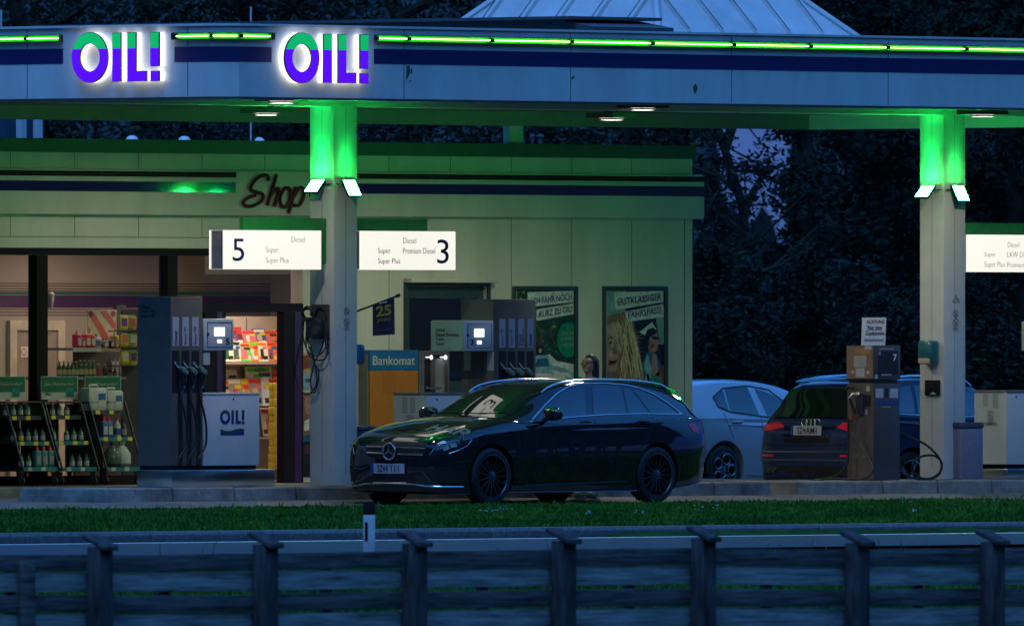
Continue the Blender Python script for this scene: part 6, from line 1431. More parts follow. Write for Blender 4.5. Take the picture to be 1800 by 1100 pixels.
estate = dict(wheels=(.79, 3.63), wr=.335, arch=.372, half=.905,
  low=dict(x=[0, .04, .12, .25, .45, .8, 1.2, 1.6, 2.4, 3.2, 3.8, 4.2, 4.45, 4.6, 4.68, 4.70],
    zb=[.24, .17, .14, .13, .13, .14, .145, .145, .145, .145, .16, .19, .23, .27, .33, .39],
    hw=[.50, .64, .76, .83, .875, .895, .90, .905, .905, .905, .90, .88, .83, .76, .68, .58],
    zm=[.45, .48, .52, .55, .58, .60, .62, .62, .62, .62, .64, .66, .68, .70, .70, .70],
    zs=[.56, .63, .70, .75, .80, .85, .87, .88, .89, .905, .925, .935, .94, .93, .91, .88],
    hws=[.46, .60, .71, .785, .835, .865, .875, .88, .885, .885, .872, .84, .79, .72, .64, .54],
    zd=[.62, .71, .775, .825, .875, .940, .985, .945, .95, .965, .985, .995, 1.0, .99, .97, .93],
    hwd=[.38, .50, .58, .63, .69, .75, .78, .81, .83, .83, .81, .78, .74, .68, .60, .50],
    cr=[.01, .015, .022, .03, .04, .05, .05, .03, .02, .01, .01, .01, .01, .01, .01, .01]),
  top=dict(x=[1.26, 1.45, 1.7, 1.95, 2.2, 2.5, 2.9, 3.4, 3.8, 4.1, 4.32, 4.45, 4.58, 4.66],
    zr=[1.02, 1.115, 1.235, 1.34, 1.41, 1.442, 1.455, 1.452, 1.440, 1.422, 1.385, 1.27, 1.09, .985],
    wb=[.68, .755, .81, .835, .845, .85, .85, .845, .825, .795, .76, .73, .69, .62],
    wr=[.62, .61, .60, .60, .60, .60, .60, .595, .58, .56, .545, .55, .57, .58],
    zbelt=[.97, .97, .965, .96, .958, .96, .965, .975, .985, .99, .995, .995, .985, .96],
    ed=[.03, .05, .065, .07, .07, .068, .065, .065, .065, .07, .08, .08, .06, .03]))
u_front = on_v(686, -1.85)[0]
C1 = Car('estate_car', 'glossy black estate car with chrome roof rails parked facing left beside the column', estate, u_front, -1.85, -.05, False, gloss, glassd)
P1 = C1.px
C1.wheels(('spoke', 15, ((0.0, .0045),)), .255, PM('machined_rim', (.16, .165, .18), .35, metal=1.0, var=.03))
up = [(931.8, 741.8), (954.5, 715), (977.3, 692.3), (997.7, 679.8), (1022.7, 674.5), (1059, 673.6), (1093, 676), (1122.7, 682), (1150, 693.4), (1172.7, 708.2), (1198, 727.8)]
lo = [(931.8, 741.8), (997.7, 733.6), (1059, 729), (1127, 727), (1198, 728)]
for w in ([(942, 738), (957, 718), (979, 696.5), (1000, 684), (1026, 679), (1030, 729.5), (997, 732)], [(1040, 678.5), (1060, 677.5), (1090, 680.5), (1101, 725.5), (1043, 728.5)], [(1094, 681), (1106, 683), (1139, 725), (1104, 725.5)], [(1112, 684), (1135, 691.5), (1163, 708), (1188, 725.5), (1143, 725.3)]):
    C1.panel('side_window', w, P1, glassd, mirror=True, sub=4)
C1.line('window_trim', up, P1, .011, trimc, mirror=True); C1.line('window_trim', lo, P1, .010, trimc, mirror=True)
def ws_fn(car):
    def f(x, y, off): o = car.M @ Vector((x, y, 3)); return car.hit(o, Vector((0, 0, -1)), off)
    return f
wsf = ws_fn(C1)
C1.screen('windscreen', -.66, .66, lambda y: 1.345+.06*(y/.66)**2, lambda y: 2.11-.05*(y/.66)**2, .62, .555)
C1.panel('rear_window', [(4.40, -.42), (4.40, .42), (4.58, .48), (4.58, -.48)], wsf, glassd, sub=3)
rail = [(970.5, 677.5), (991, 664.5), (1022.7, 660.2), (1070, 660.8), (1122.7, 665.5), (1151, 672.5)]
RP = []
for x_ in np.linspace(1.95, 4.12, 24):
    for sd in (-1,):
        p = wsf(x_, -.575+.0*x_, .0); 
        if p: RP.append(p+Vector((0, 0, .035*min(1, (x_-1.9)*6, (4.2-x_)*6))))
for m in (0, 1): MB().tube([C1.mir(p) for p in RP] if m else RP, .017, 8).build('roof_rail', trimc, C1.t, smooth=True)
for a in (2.55, 3.3): pass
hd = [(754, 800), (762, 788), (772, 780.5), (790, 775), (812, 770.5), (830, 770.5), (829, 775), (822, 783), (808, 791), (790, 797.5), (770, 802), (757, 803)]
for h_ in C1.panel('headlight', hd, P1, lens, mirror=True, sub=4, off=.005): pass
C1.line('headlight_strip', [(755.5, 799.5), (765, 787), (777, 780.8), (795, 776), (814, 772.5), (829, 771.5)], P1, .007, lampin, mirror=True, off=.006); C1.line('headlight_strip', [(829, 773), (821, 783), (807, 790.5), (789, 797)], P1, .006, lampin, mirror=True, off=.006)
for x, y, r_ in ((803, 780.5, .03), (790, 785, .028)):
    p = P1(x, y, .01)
    for m in (0, 1):
        q = C1.mir(p) if m else p; MB().lathe([(r_, -.006), (r_*.8, .004), (r_*.5, .0), (0, .002)][::-1], tuple(q), axis='x', n=18).build('headlight_lens', lampin, C1.t, smooth=True)
C1.panel('grille', [(643.7, 780), (668, 776), (694, 774.8), (725, 776), (751, 779), (748, 792), (744, 803), (716, 807), (687, 808.5), (662, 806), (647, 801), (643, 790)], P1, trimd, sub=4, off=.003)
for a, b, c_, d_ in (((645, 784.8), (680, 786.0), (715, 787), (749, 788)), ((646.5, 795), (680, 796.8), (715, 798), (744.5, 799.2))): C1.line('grille_bar', [a, b, c_, d_], P1, .010, trimc, off=.012)
sc_ = P1(688, 793, .03); sr = .095
star = MB(); star.tube([sc_+Vector((-.012, sr*math.cos(t), sr*math.sin(t))) for t in [i/32*6.2832 for i in range(33)]], .010, 8); star.lathe([(sr, .0), (0, .001)], tuple(sc_), axis='x', n=32)
for k in range(3):
    a = R(90+120*k); c0 = sc_+Vector((-.012, 0, 0)); d = Vector((0, math.cos(a), math.sin(a))); q = Vector((0, -d.z, d.y))*.014
    star.prism([c0-q, c0+q, c0+d*sr, c0+d*sr], (-.008, 0, 0)); 
star.build('star_emblem', trimc, C1.t, smooth=True, angle=30)
MB().lathe([(sr*.94, -.004), (0, -.0041)], tuple(sc_), axis='x', n=32).build('emblem_disc', trimd, C1.t)
C1.panel('bumper_intake', [(742, 826), (790, 818), (818, 815), (821, 842), (800, 848), (756, 845)], P1, trimd, mirror=True, sub=3)
C1.panel('lower_intake', [(650, 836), (726, 836), (736, 847), (700, 846), (640, 845)], P1, trimd, sub=3)
C1.line('bumper_chrome', [(656.8, 848), (698, 849.3), (731, 851), (748.5, 854), (784, 855), (814, 855)], P1, .010, trimc, mirror=True, off=.006)
C1.line('bumper_fin', [(742, 828), (752, 840), (760, 848)], P1, .008, trimd, mirror=True)
pf = lambda x, y, off: (lambda p: Vector((u_front-.012-off, p.y, p.z)))(pu(x, y, u_front))
C1.plate([(655, 814), (713.5, 814.5), (713.5, 831.8), (655, 831.3)], pf, (('SZ', .20, .36), ('R', .46, .53), ('111', .60, .84)), 0, .40)
C1.panel('tail_lamp', [(1209.5, 744), (1220, 743), (1227.5, 752.5), (1228.5, 761), (1220, 759), (1211.6, 750)], P1, taill, mirror=True, sub=3)
for pts in ([(932, 746), (925, 765), (921.5, 800), (926, 846)], [(1046, 736), (1048.5, 760), (1049.5, 847)], [(1153, 737), (1141, 765), (1124, 790)], [(926, 850), (1000, 849), (1098, 845)], [(771, 722), (800, 728), (860, 735), (900, 741)]):
    C1.line('panel_gap', pts, P1, .0035, seam, mirror=len(pts) > 2, off=.0)
C1.line('sill_strip', [(922, 853), (1000, 850), (1100, 846)], P1, .008, trimc.copy() if False else trimd, mirror=True, off=.004)
for x in (1028.5, 1129):
    p = P1(x, 744 if x < 1100 else 741.5, .022)
    for m in (0, 1):
        q = C1.mir(p) if m else p; mb = MB(); mb.tube([q+Vector((-.10, 0, 0)), q+Vector((-.06, -.01*(1-2*m), .003)), q+Vector((.06, -.01*(1-2*m), .003)), q+Vector((.10, 0, 0))], .014, 8); mb.build('door_handle', gloss, C1.t, smooth=True)
mp = pv(972, 727.5, -2.84)
for m in (0, 1):
    q = C1.mir(mp) if m else mp; k = 1-2*m
    b = MB(); n_, m_ = 14, 20
    for i in range(n_+1):
        for j in range(m_):
            th = math.pi*i/n_; ph = 2*math.pi*j/m_; x_, y_, z_ = math.sin(th)*math.cos(ph), math.cos(th), math.sin(th)*math.sin(ph)
            sq = lambda v: math.copysign(abs(v)**.75, v)
            b.v.append((q.x+.075*sq(x_)+.02*y_*k*-1*0, q.y+.135*sq(y_), q.z+.078*sq(z_)))
    b.f += [(i*m_+j, i*m_+(j+1) % m_, (i+1)*m_+(j+1) % m_, (i+1)*m_+j) for i in range(n_) for j in range(m_)]
    mo_ = b.build('door_mirror', gloss, C1.t, smooth=True, merge=True)
    MB().tube([q+Vector((.0, .10*k, -.05)), q+Vector((.03, .20*k, -.09))], .03, 8).build('mirror_arm', trimd, mo_, smooth=True)
let = PM('satin_side_lettering', (.009, .010, .014), .22, var=.02); leth = PM('grey_bonnet_lettering', (.14, .15, .15), .4, var=.05)
zb_, zt_ = pv(1000, 826, -2.75).z, pv(1000, 767, -2.75).z
TEXTQ.append((C1.t, 'HARAL', let, Vector((on_v(908, -2.75)[0], -2.75, zb_)), 1.0, '-v', 'side_lettering', 1, 0, 0, 'LEFT', 0, 1.0, (C1.bvh, (0, 1, 0), .003), (on_v(1112, -2.75)[0]-on_v(908, -2.75)[0], zt_-zb_)))
hp = lambda x, y: P1(x, y, 0)
a_, b_ = hp(744, 757), hp(827, 759)
if a_ and b_: TEXTQ.append((C1.t, 'HARAL', leth, Vector((a_.x+.02, a_.y+.0, a_.z)), 1.0, ((0, -1, 0), (1, 0, 0)), 'bonnet_lettering', 1, 0, 0, 'LEFT', 0, .6, (C1.bvh, (0, 0, -1), .003), (.95, .22)))

suv = dict(wheels=(.90, 3.70), wr=.35, arch=.39, half=.93,
  low=dict(x=[0, .05, .15, .4, .9, 1.3, 1.8, 2.6, 3.4, 3.8, 4.1, 4.35, 4.5, 4.58, 4.62, 4.63],
    zb=[.34, .26, .22, .22, .22, .22, .22, .22, .22, .23, .26, .30, .32, .33, .36, .40],
    hw=[.55, .68, .79, .88, .92, .93, .935, .935, .935, .93, .92, .90, .86, .80, .72, .62],
    zm=[.58, .60, .64, .68, .72, .72, .72, .72, .74, .76, .76, .72, .68, .66, .64, .62],
    zs=[.74, .80, .86, .92, .98, 1.0, 1.02, 1.03, 1.05, 1.06, 1.05, 1.0, .94, .88, .84, .80],
    hws=[.52, .64, .75, .83, .87, .885, .89, .895, .895, .89, .875, .85, .82, .77, .70, .60],
    zd=[.80, .87, .92, .98, 1.03, 1.07, 1.08, 1.09, 1.11, 1.13, 1.14, 1.12, 1.04, .97, .92, .86],
    hwd=[.42, .54, .62, .70, .76, .80, .83, .85, .85, .84, .82, .79, .76, .71, .64, .54],
    cr=[.01]*4+[.04]*3+[.01]*9),
  top=dict(x=[1.35, 1.55, 1.85, 2.15, 2.45, 2.8, 3.2, 3.6, 3.95, 4.15, 4.25, 4.36, 4.46, 4.54],
    zr=[1.10, 1.20, 1.36, 1.50, 1.58, 1.61, 1.62, 1.61, 1.585, 1.55, 1.51, 1.36, 1.19, 1.06],
    wb=[.72, .80, .85, .865, .87, .875, .875, .87, .855, .84, .83, .82, .80, .76],
    wr=[.63, .63, .63, .63, .63, .635, .635, .63, .62, .61, .605, .64, .69, .72],
    zbelt=[1.06, 1.07, 1.08, 1.085, 1.09, 1.10, 1.11, 1.125, 1.14, 1.14, 1.14, 1.12, 1.08, 1.0],
    ed=[.03, .06, .07, .07, .07, .07, .07, .07, .07, .07, .07, .06, .05, .04]))
pblue = PM('dark_blue_car_paint', (.014, .028, .10), .2, var=.0, coat=.35, spec=.3)
va = 3.25; ua_ = on_v(1418, va)[0]
C2 = Car('suv', 'dark blue SUV seen from behind with red tail lamps beside the old diesel pump', suv, ua_+4.63, va, -.22, True, pblue, glassd)
P2 = C2.px
C2.wheels(('spoke', 5, ((.10, .012), (-.10, .012))), .24, PM('silver_rim', (.45, .46, .48), .3, metal=1.0, var=.03))
rf = lambda y_, z_, off: C2.hit(Vector((ua_-3, va+y_, z_-.22)), Vector((1, 0, 0)), off)     # rear view point: lateral offset, height above tyre base
C2.grid('rear_window', rf, [(.66, 1.12), (.575, 1.475), (-.575, 1.475), (-.66, 1.12)], glassd, 0, off=-.03)
C2.panel('spoiler', [(.57, 1.50), (.55, 1.535), (0, 1.56), (-.55, 1.535), (-.57, 1.50), (0, 1.515)], rf, pblue, sub=4, off=.06)
for tl in C2.panel('tail_lamp', [(.80, 1.03), (.52, 1.055), (.43, .995), (.62, .955), (.79, .945), (.84, .86), (.87, .87), (.865, .97)], rf, taill, mirror=True, sub=4): pass
C2.panel('lamp_glow', [(.855, .90), (.835, .90), (.828, .865), (.85, .865)], rf, EM('tail_lamp_lit', (1, .01, .02), .9, (.3, .01, .02)), sub=1, off=.008)
C2.panel('plate_recess', [(.44, 1.005), (-.44, 1.005), (-.36, .80), (.36, .80)], rf, PM('plate_recess_blue', (.006, .009, .022), .2, coat=.5), sub=3, off=.002)
C2.line('boot_gap', [(.84, .80), (.5, .775), (-.5, .775), (-.84, .80)], rf, .005, seam, off=0)
C2.line('bumper_line', [(.86, .70), (.5, .69), (-.5, .69), (-.86, .70)], rf, .009, trimc, off=.004); C2.line('bumper_line', [(.84, .585), (.5, .59), (-.5, .59), (-.84, .585)], rf, .007, PM('bumper_edge', (.12, .14, .2), .3), off=.004)  # silver lines; the upper one is a thin highlight built as chrome
C2.panel('bumper_reflector', [(.82, .665), (.55, .655), (.55, .63), (.82, .635)], rf, taill, mirror=True, sub=2)
C2.panel('bumper_lower', [(.80, .50), (.4, .52), (-.4, .52), (-.80, .50), (-.72, .36), (.72, .36)], rf, trimd, sub=3)
for y_ in (.62, .54): p = rf(y_, .47, .01); MB().lathe([(.038, -.02), (.04, .03), (.032, .03), (.03, .0)], tuple(p), axis='x', n=18).build('exhaust_pipe', M['chrome'], C2.t, smooth=True)
for k in range(4):
    p = rf(.105-.07*k, 1.055, .012); MB().tube([p+Vector((0, .046*math.cos(t), .046*math.sin(t))) for t in [i/24*6.2832 for i in range(25)]], .0065, 6).build('ring_emblem', trimc, C2.t, smooth=True)
pr2 = lambda x, y, off: (lambda p: Vector((ua_-.0-off, p.y, p.z)))(pu(x, y, ua_-.01))
C2.plate([(1391, 747.8), (1444.5, 748.2), (1444, 764.8), (1390.6, 764.4)], pr2, (('SZ', .22, .40), ('AM1', .50, .86)), 0, .45)
C2.line('wiper', [(-.02, 1.155), (-.25, 1.14), (-.42, 1.135)], rf, .010, trimd, off=.012); C2.line('badge', [(-.50, .875), (-.66, .875)], rf, .006, trimc, off=.003); C2.line('badge', [(-.50, .80), (-.62, .80)], rf, .006, trimc, off=.003)
l2 = lambda sd: (lambda x, z, off: C2.loc(x, z, sd, off))
for sd in (-1, 1):
    for w in ([(1.98, 1.13), (2.3, 1.38), (2.55, 1.49), (2.72, 1.51), (2.74, 1.14)], [(2.80, 1.14), (2.80, 1.515), (3.40, 1.51), (3.52, 1.16)], [(3.58, 1.165), (3.46, 1.505), (3.80, 1.47), (4.06, 1.30), (4.10, 1.19)]): C2.panel('side_window', w, l2(sd), glassd, sub=4)
    C2.line('window_trim', [(1.9, 1.12), (2.7, 1.12), (3.5, 1.14), (4.12, 1.17)], l2(sd), .010, trimc); C2.line('panel_gap', [(2.77, 1.1), (2.78, .8), (2.78, .35)], l2(sd), .004, seam, off=0); C2.line('panel_gap', [(3.55, 1.12), (3.5, .9), (3.3, .7)], l2(sd), .004, seam, off=0)
    for x in (2.62, 3.45): p = C2.loc(x, 1.02, sd, .02); MB().tube([p+Vector((-.1, 0, 0)), p+Vector((.1, 0, 0))], .015, 8).build('door_handle', pblue, C2.t, smooth=True)
    p = C2.loc(2.0, 1.14, sd, .12); MB().lathe([(0, -.10), (.06, -.08), (.085, 0), (.06, .08), (0, .10)], tuple(p), axis='y', n=16).build('door_mirror', pblue, C2.t, smooth=True)
ws2 = ws_fn(C2); RPs = []
for sd in (-1, 1):
    P = [ws2(x_, .60*sd, 0)+Vector((0, 0, .045*min(1, (x_-2.2)*6, (4.12-x_)*6))) for x_ in np.linspace(2.25, 4.08, 20)]; MB().tube(P, .02, 8).build('roof_rail', trimc, C2.t, smooth=True)
C2.screen('windscreen', -.66, .66, lambda y: 1.46+.06*(y/.66)**2, lambda y: 2.27-.05*(y/.66)**2, .66, .57)

hatch = dict(wheels=(.88, 3.62), wr=.325, arch=.37, half=.90,
  low=dict(x=[0, .05, .15, .4, .9, 1.3, 1.8, 2.6, 3.3, 3.7, 4.0, 4.2, 4.35, 4.44, 4.48, 4.5],
    zb=[.30, .22, .18, .18, .18, .18, .18, .18, .18, .20, .24, .28, .32, .36, .40, .45],
    hw=[.50, .64, .76, .85, .89, .895, .90, .90, .905, .90, .88, .85, .80, .73, .65, .56],
    zm=[.50, .54, .58, .60, .63, .64, .64, .64, .66, .68, .68, .68, .68, .68, .68, .68],
    zs=[.62, .70, .76, .81, .86, .89, .90, .91, .93, .945, .945, .93, .91, .88, .86, .84],
    hws=[.46, .60, .71, .80, .84, .855, .86, .86, .865, .86, .84, .81, .76, .70, .62, .54],
    zd=[.68, .76, .82, .87, .92, .955, .965, .975, .99, 1.0, 1.0, .99, .98, .96, .94, .91],
    hwd=[.40, .52, .60, .68, .74, .78, .80, .82, .825, .81, .79, .76, .71, .64, .56, .46], cr=[.01]*4+[.04]*3+[.01]*9),
  top=dict(x=[1.2, 1.45, 1.75, 2.05, 2.35, 2.7, 3.0, 3.35, 3.7, 3.95, 4.12, 4.25, 4.36, 4.42],
    zr=[.98, 1.09, 1.24, 1.37, 1.44, 1.48, 1.49, 1.485, 1.455, 1.41, 1.36, 1.22, 1.06, .97],
    wb=[.66, .75, .81, .83, .84, .845, .845, .84, .82, .795, .77, .74, .71, .66],
    wr=[.60, .60, .60, .60, .60, .605, .605, .60, .585, .57, .56, .575, .60, .62],
    zbelt=[.94, .95, .96, .965, .97, .98, .985, .995, 1.0, 1.0, 1.0, .99, .97, .93], ed=[.03, .06, .07, .07, .07, .07, .07, .07, .07, .07, .07, .06, .05, .03]))
psil = PM('silver_blue_car_paint', (.36, .40, .48), .22, metal=.15, var=.0, coat=1.0)
vs_ = 8.6; ur_ = on_v(1275, vs_)[0]
C3 = Car('hatchback', 'silver hatchback parked behind the shop corner left of the dark SUV', hatch, ur_+3.62, vs_+.9, -.14, True, psil, glassd)
P3 = C3.px
C3.wheels(('rings',), .23, PM('dark_silver_rim', (.22, .23, .25), .35, metal=1.0, var=.03))
for w in ([(1254.5, 698), (1262, 690), (1270, 685), (1281, 721.5), (1264, 714)], [(1273, 684.5), (1290, 681.5), (1313, 680), (1334, 728.5), (1300, 725), (1284, 722)], [(1326, 683), (1345, 688), (1362, 696.5), (1378, 708), (1386, 716), (1380, 734), (1349, 730.5)]):
    C3.panel('side_window', w, P3, glassd, mirror=True, sub=4)
C3.line('window_trim', [(1253, 698), (1270, 682.5), (1313, 678), (1350, 685), (1384, 711)], P3, .010, trimd, mirror=True); C3.line('window_trim', [(1253, 698), (1262, 715), (1283, 724), (1335, 731), (1380, 737)], P3, .009, trimd, mirror=True)
l3 = lambda sd: (lambda x, z, off: C3.loc(x, z, sd, off))
C3.panel('tail_lamp', [(4.12, .93), (4.34, .94), (4.36, .86), (4.20, .84)], l3(1), taill, mirror=True, sub=3)
rf3 = lambda y_, z_, off: C3.hit(Vector((ur_-4, vs_+.9+y_, z_-.14)), Vector((1, 0, 0)), off)
C3.grid('rear_window', rf3, [(.57, 1.03), (.50, 1.35), (-.50, 1.35), (-.57, 1.03)], glassd, 0, off=-.025)
ws3 = ws_fn(C3); C3.panel('windscreen', [(1.4, -.6), (1.35, 0), (1.4, .6), (2.12, .53), (2.18, 0), (2.12, -.53)], ws3, glassd, sub=4)
for pts in ([(1272, 725), (1280, 745), (1290, 770)], [(1338, 733), (1345, 770), (1346, 830)], [(1310, 835), (1345, 838), (1380, 842)]): C3.line('panel_gap', pts, P3, .004, seam, off=0)
p = P3(1294, 741.5, .02); MB().tube([p+Vector((-.1, 0, 0)), p+Vector((.1, 0, 0))], .015, 8).build('door_handle', psil, C3.t, smooth=True)
q = C3.mir(p); MB().tube([q+Vector((-.1, 0, 0)), q+Vector((.1, 0, 0))], .015, 8).build('door_handle', psil, C3.t, smooth=True)
# ------------------------------------------------------------------ person at the far side of the black car
def skin_obj(name, verts, edges, mat, parent, sub=2, root=0):
    me = bpy.data.meshes.new(name); me.from_pydata([v[0] for v in verts], edges, []); o = bpy.data.objects.new(name, me); COL.objects.link(o); o.parent = parent
    o.modifiers.new('skin', 'SKIN'); 
    for sv, v in zip(me.skin_vertices[0].data, verts): sv.radius = (v[1], v[1]) if not isinstance(v[1], tuple) else v[1]; sv.use_root = False
    me.skin_vertices[0].data[root].use_root = True
    m = o.modifiers.new('subsurf', 'SUBSURF'); m.levels = sub; m.render_levels = sub
    me.materials.append(mat); o.modifiers['skin'].use_smooth_shade = True; return o
pp = pz(1030, 873.5, 0.0)
pe = thing('person', 'woman with long brown hair standing behind the black car looking left', 'person', (3.62, -.74, -.02))
skinm = PM('skin_tone', (.55, .27, .13), .5, var=.08)
V = [((0, 0, .93), .13), ((0, 0, 1.08), .12), ((0, 0, 1.25), .135), ((.01, 0, 1.37), .115), ((.012, 0, 1.43), .052), ((.0, 0, 1.49), .05), ((-.010, 0, 1.555), .070), ((-.004, 0, 1.635), .080), ((.004, 0, 1.675), .060)]
E = [(i, i+1) for i in range(8)]
def chain(base, pts):
    k = base
    for p, r in pts: V.append((p, r)); E.append((k, len(V)-1)); k = len(V)-1
    return k
chain(6, [((-.055, 0, 1.522), .032), ((-.080, 0, 1.510), .022)])           # chin
chain(7, [((-.070, 0, 1.600), .028), ((-.102, 0, 1.580), .015)])           # nose
chain(6, [((-.076, 0, 1.548), .026)])                                      # mouth
for sd in (-1, 1):
    chain(0, [((0, .09*sd, .88), .10), ((-.01, .10*sd, .50), .065), ((.02, .10*sd, .12), .042), ((.0, .10*sd, .06), .045), ((-.10, .11*sd, .04), .038), ((-.16, .11*sd, .035), .028)])
    e = chain(3, [((.01, .15*sd, 1.36), .065), ((.02, .20*sd, 1.30), .05), ((.03, .22*sd, 1.10), .042), ((-.08, .20*sd, .92 if sd > 0 else 1.0), .032)])
    hx, hy, hz = V[e][0]; w_ = chain(e, [((hx-.05, hy, hz-.02), .026), ((hx-.10, hy, hz-.04), .030)])
    for f, dy in enumerate((-.028, -.010, .010, .027)): chain(w_, [((hx-.13, hy+dy, hz-.055), .010), ((hx-.155-.006*(f in (1, 2)), hy+dy, hz-.08), .009), ((hx-.150, hy+dy, hz-.10), .008)])
    chain(w_-1, [((hx-.075, hy-.035*sd, hz-.035), .012), ((hx-.105, hy-.045*sd, hz-.06), .009)])
body = skin_obj('body', V, E, skinm, pe)
hairm = PM('brown_hair', (.045, .022, .014), .45, var=.4, scale=30, stretch=(3, 3, .4), col2=(.018, .009, .006))
hb = MB(); nu, nv_ = 22, 28
for i in range(nu+1):
    for j in range(nv_):
        th = math.pi*i/nu; ph = 2*math.pi*j/nv_; x_, y_, z_ = math.sin(th)*math.cos(ph), math.sin(th)*math.sin(ph), math.cos(th)
        k = 1+.03*math.sin(ph*9)
        if z_ < 0: d_ = -z_; z2 = -.40*d_; x2 = x_*.080+.052+.028*d_; y2 = y_*.088*(1-.15*d_)
        else: z2 = z_*.104; x2 = x_*(.092 if x_ < 0 else .085)+.045-.012*z_; y2 = y_*.090
        hb.v.append((x2*k, y2*k, 1.612+z2))
hb.f += [(i*nv_+j, i*nv_+(j+1) % nv_, (i+1)*nv_+(j+1) % nv_, (i+1)*nv_+j) for i in range(nu) for j in range(nv_)]
hb.build('hair', hairm, pe, smooth=True, local=True, merge=True)
V = [((0, 0, .95), .155), ((0, 0, 1.10), .14), ((0, 0, 1.27), .15), ((.01, 0, 1.375), .10)]; E = [(0, 1), (1, 2), (2, 3)]
for sd in (-1, 1): chain(2, [((.012, .13*sd, 1.37), .08), ((.02, .20*sd, 1.30), .062), ((.03, .22*sd, 1.10), .055), ((-.06, .20*sd, .95 if sd > 0 else 1.02), .042)])
skin_obj('jacket', V, E, PM('dark_jacket', (.02, .024, .035), .7, var=.2), pe)
V = [((0, 0, .93), .14)]; E = []
for sd in (-1, 1): chain(0, [((0, .09*sd, .87), .115), ((-.01, .10*sd, .50), .08), ((.02, .10*sd, .14), .06)])
skin_obj('trousers', V, E, PM('blue_trousers', (.06, .08, .14), .8, var=.2), pe)
for sd in (-1, 1):
    V = [((.03, .10*sd, .10), .055), ((.0, .10*sd, .055), .05), ((-.10, .11*sd, .045), .045), ((-.17, .11*sd, .04), .035)]
    skin_obj('shoe', V, [(0, 1), (1, 2), (2, 3)], PM('green_white_shoe', (.20, .34, .26), .5, var=.4, scale=18, col2=(.05, .10, .07)), pe)
MB().tube([Vector((-.085, .034, 1.607)), Vector((-.083, .045, 1.607))], .007, 6).build('eye', M['ink'], pe, local=True); MB().tube([Vector((-.085, -.034, 1.607)), Vector((-.083, -.045, 1.607))], .007, 6).build('eye', M['ink'], pe, local=True)

# ------------------------------------------------------------------ trees and shrubs behind the station
leafm = [PM('dark_foliage', (.014, .024, .017), .8, var=.3, scale=.9, spec=.15, col2=(.008, .016, .011)), PM('blue_green_foliage', (.017, .030, .025), .75, var=.3, scale=.9, spec=.15, col2=(.010, .019, .016)), PM('mid_foliage', (.017, .028, .018), .8, var=.3, scale=.9, spec=.15, col2=(.010, .020, .011))]
bark = PM('tree_bark', (.045, .036, .03), .9, var=.3, scale=4, bump=.6)
def leaf_cloud(rnd, clumps, n, size):
    V = []; Fs = []; tot = sum(c[1]**2 for c in clumps)
    for c, r, sq in clumps:
        for _ in range(int(n*r*r/tot)):
            d = Vector((rnd.gauss(0, 1), rnd.gauss(0, 1), rnd.gauss(0, 1))).normalized()*r*(rnd.random()**.45); d.z *= sq
            p = c+d; a = Vector((rnd.gauss(0, 1), rnd.gauss(0, 1), rnd.gauss(0, .6))).normalized(); b = a.cross(Vector((rnd.gauss(0, 1), rnd.gauss(0, 1), rnd.gauss(0, 1)))).normalized()
            s = size*rnd.uniform(.6, 1.4); a *= s; b *= s*.45; k = len(V)
            V += [p-a, p+b*.9-a*.1, p+a, p-b*.9-a*.1]; Fs.append((k, k+1, k+2, k+3))
    return V, Fs
def tree(label, x, Z, ht, cr, n, mat, seed, sparse=False, base=.9, name='tree', cat='tree', group='trees behind the station', size=.065, tilt=0):
    rnd = random.Random(seed); p = CAM+(FW+RT*((x-CX)/FPX))*Z; p.z = -.4
    t = thing(name, label, cat, tuple(p), group)
    tr = MB(); clumps = []
    top = Vector((tilt, 0, ht*.8)); pts = [Vector((rnd.uniform(-.15, .15)*i+tilt*(i/5)**2, rnd.uniform(-.15, .15)*i, ht*.8*i/5)) for i in range(6)]
    tr.tube(pts, ht*(.013 if sparse else .022), 8, r2=ht*.005)
    nb = 16 if not sparse else 20
    for k in range(nb):
        f = base/ht+(1-base/ht)*((k+.5)/nb); i = min(4, int(f*5)); s = pts[i].lerp(pts[i+1], min(1, f*5-i)) if f < .98 else pts[5]
        a = k*2.4+rnd.uniform(-.4, .4); rr = cr*math.sin(math.pi*min(.97, max(.12, .15+.8*f)))**.7*rnd.uniform(.7, 1.1)
        e = Vector((s.x+math.cos(a)*rr*.75, s.y+math.sin(a)*rr*.75, s.z*1.05+rnd.uniform(.0, .7))); m_ = s.lerp(e, .5)+Vector((0, 0, rnd.uniform(-.3, .3)))
        tr.tube(spl([s, m_, e], 4), ht*.008, 5, r2=ht*.002)
        if sparse:
            for q in range(4):
                e2 = m_.lerp(e, rnd.random())+Vector((rnd.gauss(0, .5), rnd.gauss(0, .5), rnd.gauss(.1, .4))); tr.tube([m_.lerp(e, .4), e2], ht*.003, 4, r2=ht*.001); clumps.append((e2, rnd.uniform(.2, .42), .8))
        else:
            clumps.append((e, rr*.42+.25, .75)); clumps.append((m_, rr*.45+.25, .7))
            for q in range(2): clumps.append((e+Vector((rnd.gauss(0, .5), rnd.gauss(0, .5), rnd.gauss(0, .4)))*cr*.3, cr*.2+.1, .8))
    if not sparse: clumps.append((Vector((0, 0, ht*.9)), cr*.4, 1.0))
    tr.build('trunk', bark, t, smooth=True, local=True)
    V, Fs = leaf_cloud(rnd, clumps, n, size); cb = MB(); cb.v = V; cb.f = Fs
    me = bpy.data.meshes.new('crown'); me.from_pydata([tuple(v) for v in V], [], Fs); me.materials.append(mat); o = bpy.data.objects.new('crown', me); COL.objects.link(o); o.parent = t
    return t
L = leafm
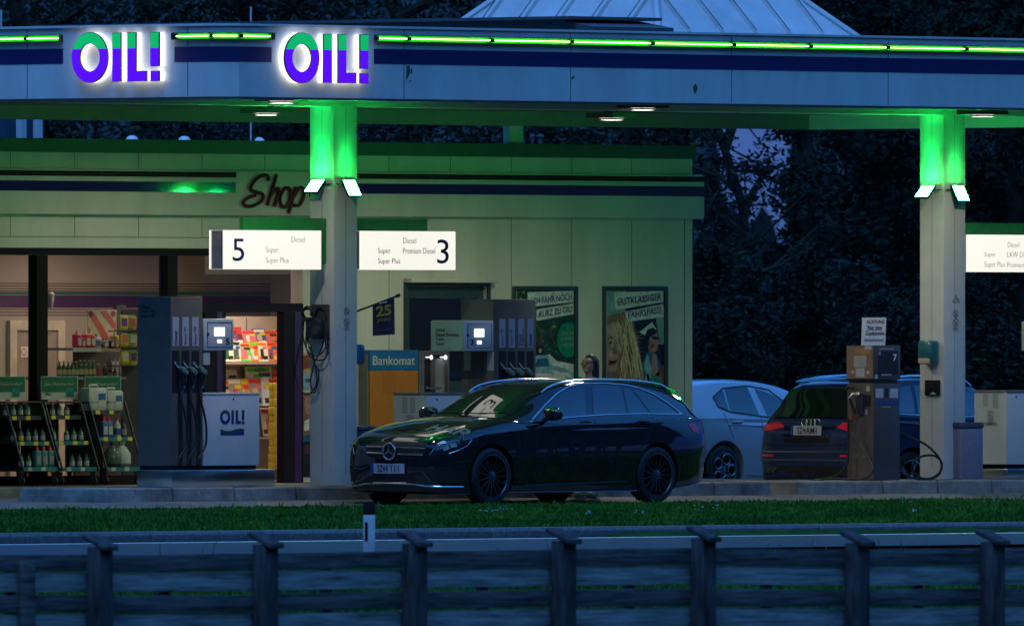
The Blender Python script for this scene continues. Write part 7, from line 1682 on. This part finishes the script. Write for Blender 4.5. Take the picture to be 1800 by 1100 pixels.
TREES = [('dense dark tree above the left end of the canopy, leftmost at the picture edge', 40, 248, 12.5, 2.6, 20000, 0), ('dense dark tree behind the left glowing lettering', 270, 254, 13, 2.6, 20000, 1), ('broad dark tree behind the gap between the two letterings', 470, 246, 12, 2.4, 19000, 0), ('dark tree behind the roof monitor', 700, 252, 13, 2.6, 19000, 0), ('tall dark tree mostly hidden by the white roof lantern, left of two', 930, 258, 13, 2.4, 18000, 2), ('tall dark tree mostly hidden by the white roof lantern, right of two', 1110, 250, 12.5, 1.3, 14000, 0),
         ('dense bushy tree between the shop corner and the right column, left of two', 1510, 240, 11.5, 1.25, 24000, 1), ('dense bushy tree behind the column with the teal dispenser', 1640, 245, 12.5, 1.5, 24000, 2), ('dark tree at the right picture edge behind the lit pump sign', 1785, 238, 11.5, 1.2, 20000, 0), ('dark tree far behind the right column, in the gap between nearer crowns', 1720, 262, 14, 1.8, 18000, 0), ('tall dark tree standing far back above the right part of the canopy', 1560, 268, 15, 1.7, 18000, 0)]
for i, (lab, x, Z, ht, cr, n, m_) in enumerate(TREES): tree(lab, x, Z, ht, cr, n, L[m_], 100+i)
tree('sparse tree with bare limbs against the evening sky right of the shop corner', 1322, 236, 8.5, .80, 6500, L[0], 77, sparse=True, base=1.2, size=.055, tilt=-.35)
tree('slim dark tree just right of the shop corner, its top showing bits of sky', 1208, 240, 9.5, .55, 9000, L[0], 78, base=.5, size=.06)
tree('slim dark tree between the evening sky gap and the bushy trees', 1398, 238, 10, .42, 9000, L[1], 79, base=.3, size=.06)
for i, (x, Z, ht, cr, n, where) in enumerate(((1248, 231, 3.7, .62, 9000, 'right beside the shop corner'), (1318, 234, 3.4, .42, 7000, 'above the silver hatchback'), (1372, 236, 2.5, .45, 6000, 'between silver hatchback and dark SUV'), (1425, 232, 3.5, .6, 9000, 'above the rear of the dark SUV'), (1530, 231, 3.2, .8, 9000, 'behind the old diesel pump'), (1650, 233, 3.0, .7, 8000, 'behind the teal dispenser column'), (1750, 231, 3.2, .8, 9000, 'behind the white boxed pump at the right edge'))):
    tree(f'dark leafy shrub {where}', x, Z, ht, cr, n, L[i % 3], 200+i, base=.1, name='shrub', cat='shrub', group='shrubs behind the station', size=.055)
rnd = random.Random(3); cl = []
for k in range(70):
    x = -200+2200*k/69+rnd.uniform(-20, 20); Z = 300+rnd.uniform(-15, 25); p = CAM+(FW+RT*((x-CX)/FPX))*Z
    hh = rnd.uniform(1.4, 2.0) if 1230 < x < 1410 else rnd.uniform(2.6, 4.5); p.z = hh*.4-.3; cl.append((p, hh*.75, 1.0))
V, Fs = leaf_cloud(rnd, cl, 26000, .30); me = bpy.data.meshes.new('far_wood'); me.from_pydata([tuple(v) for v in V], [], Fs); me.materials.append(L[0]); o = bpy.data.objects.new('far_wood', me); COL.objects.link(o)
tag(o, 'low dark wood edge far behind the station', 'wood', kind='stuff')
flush_text()
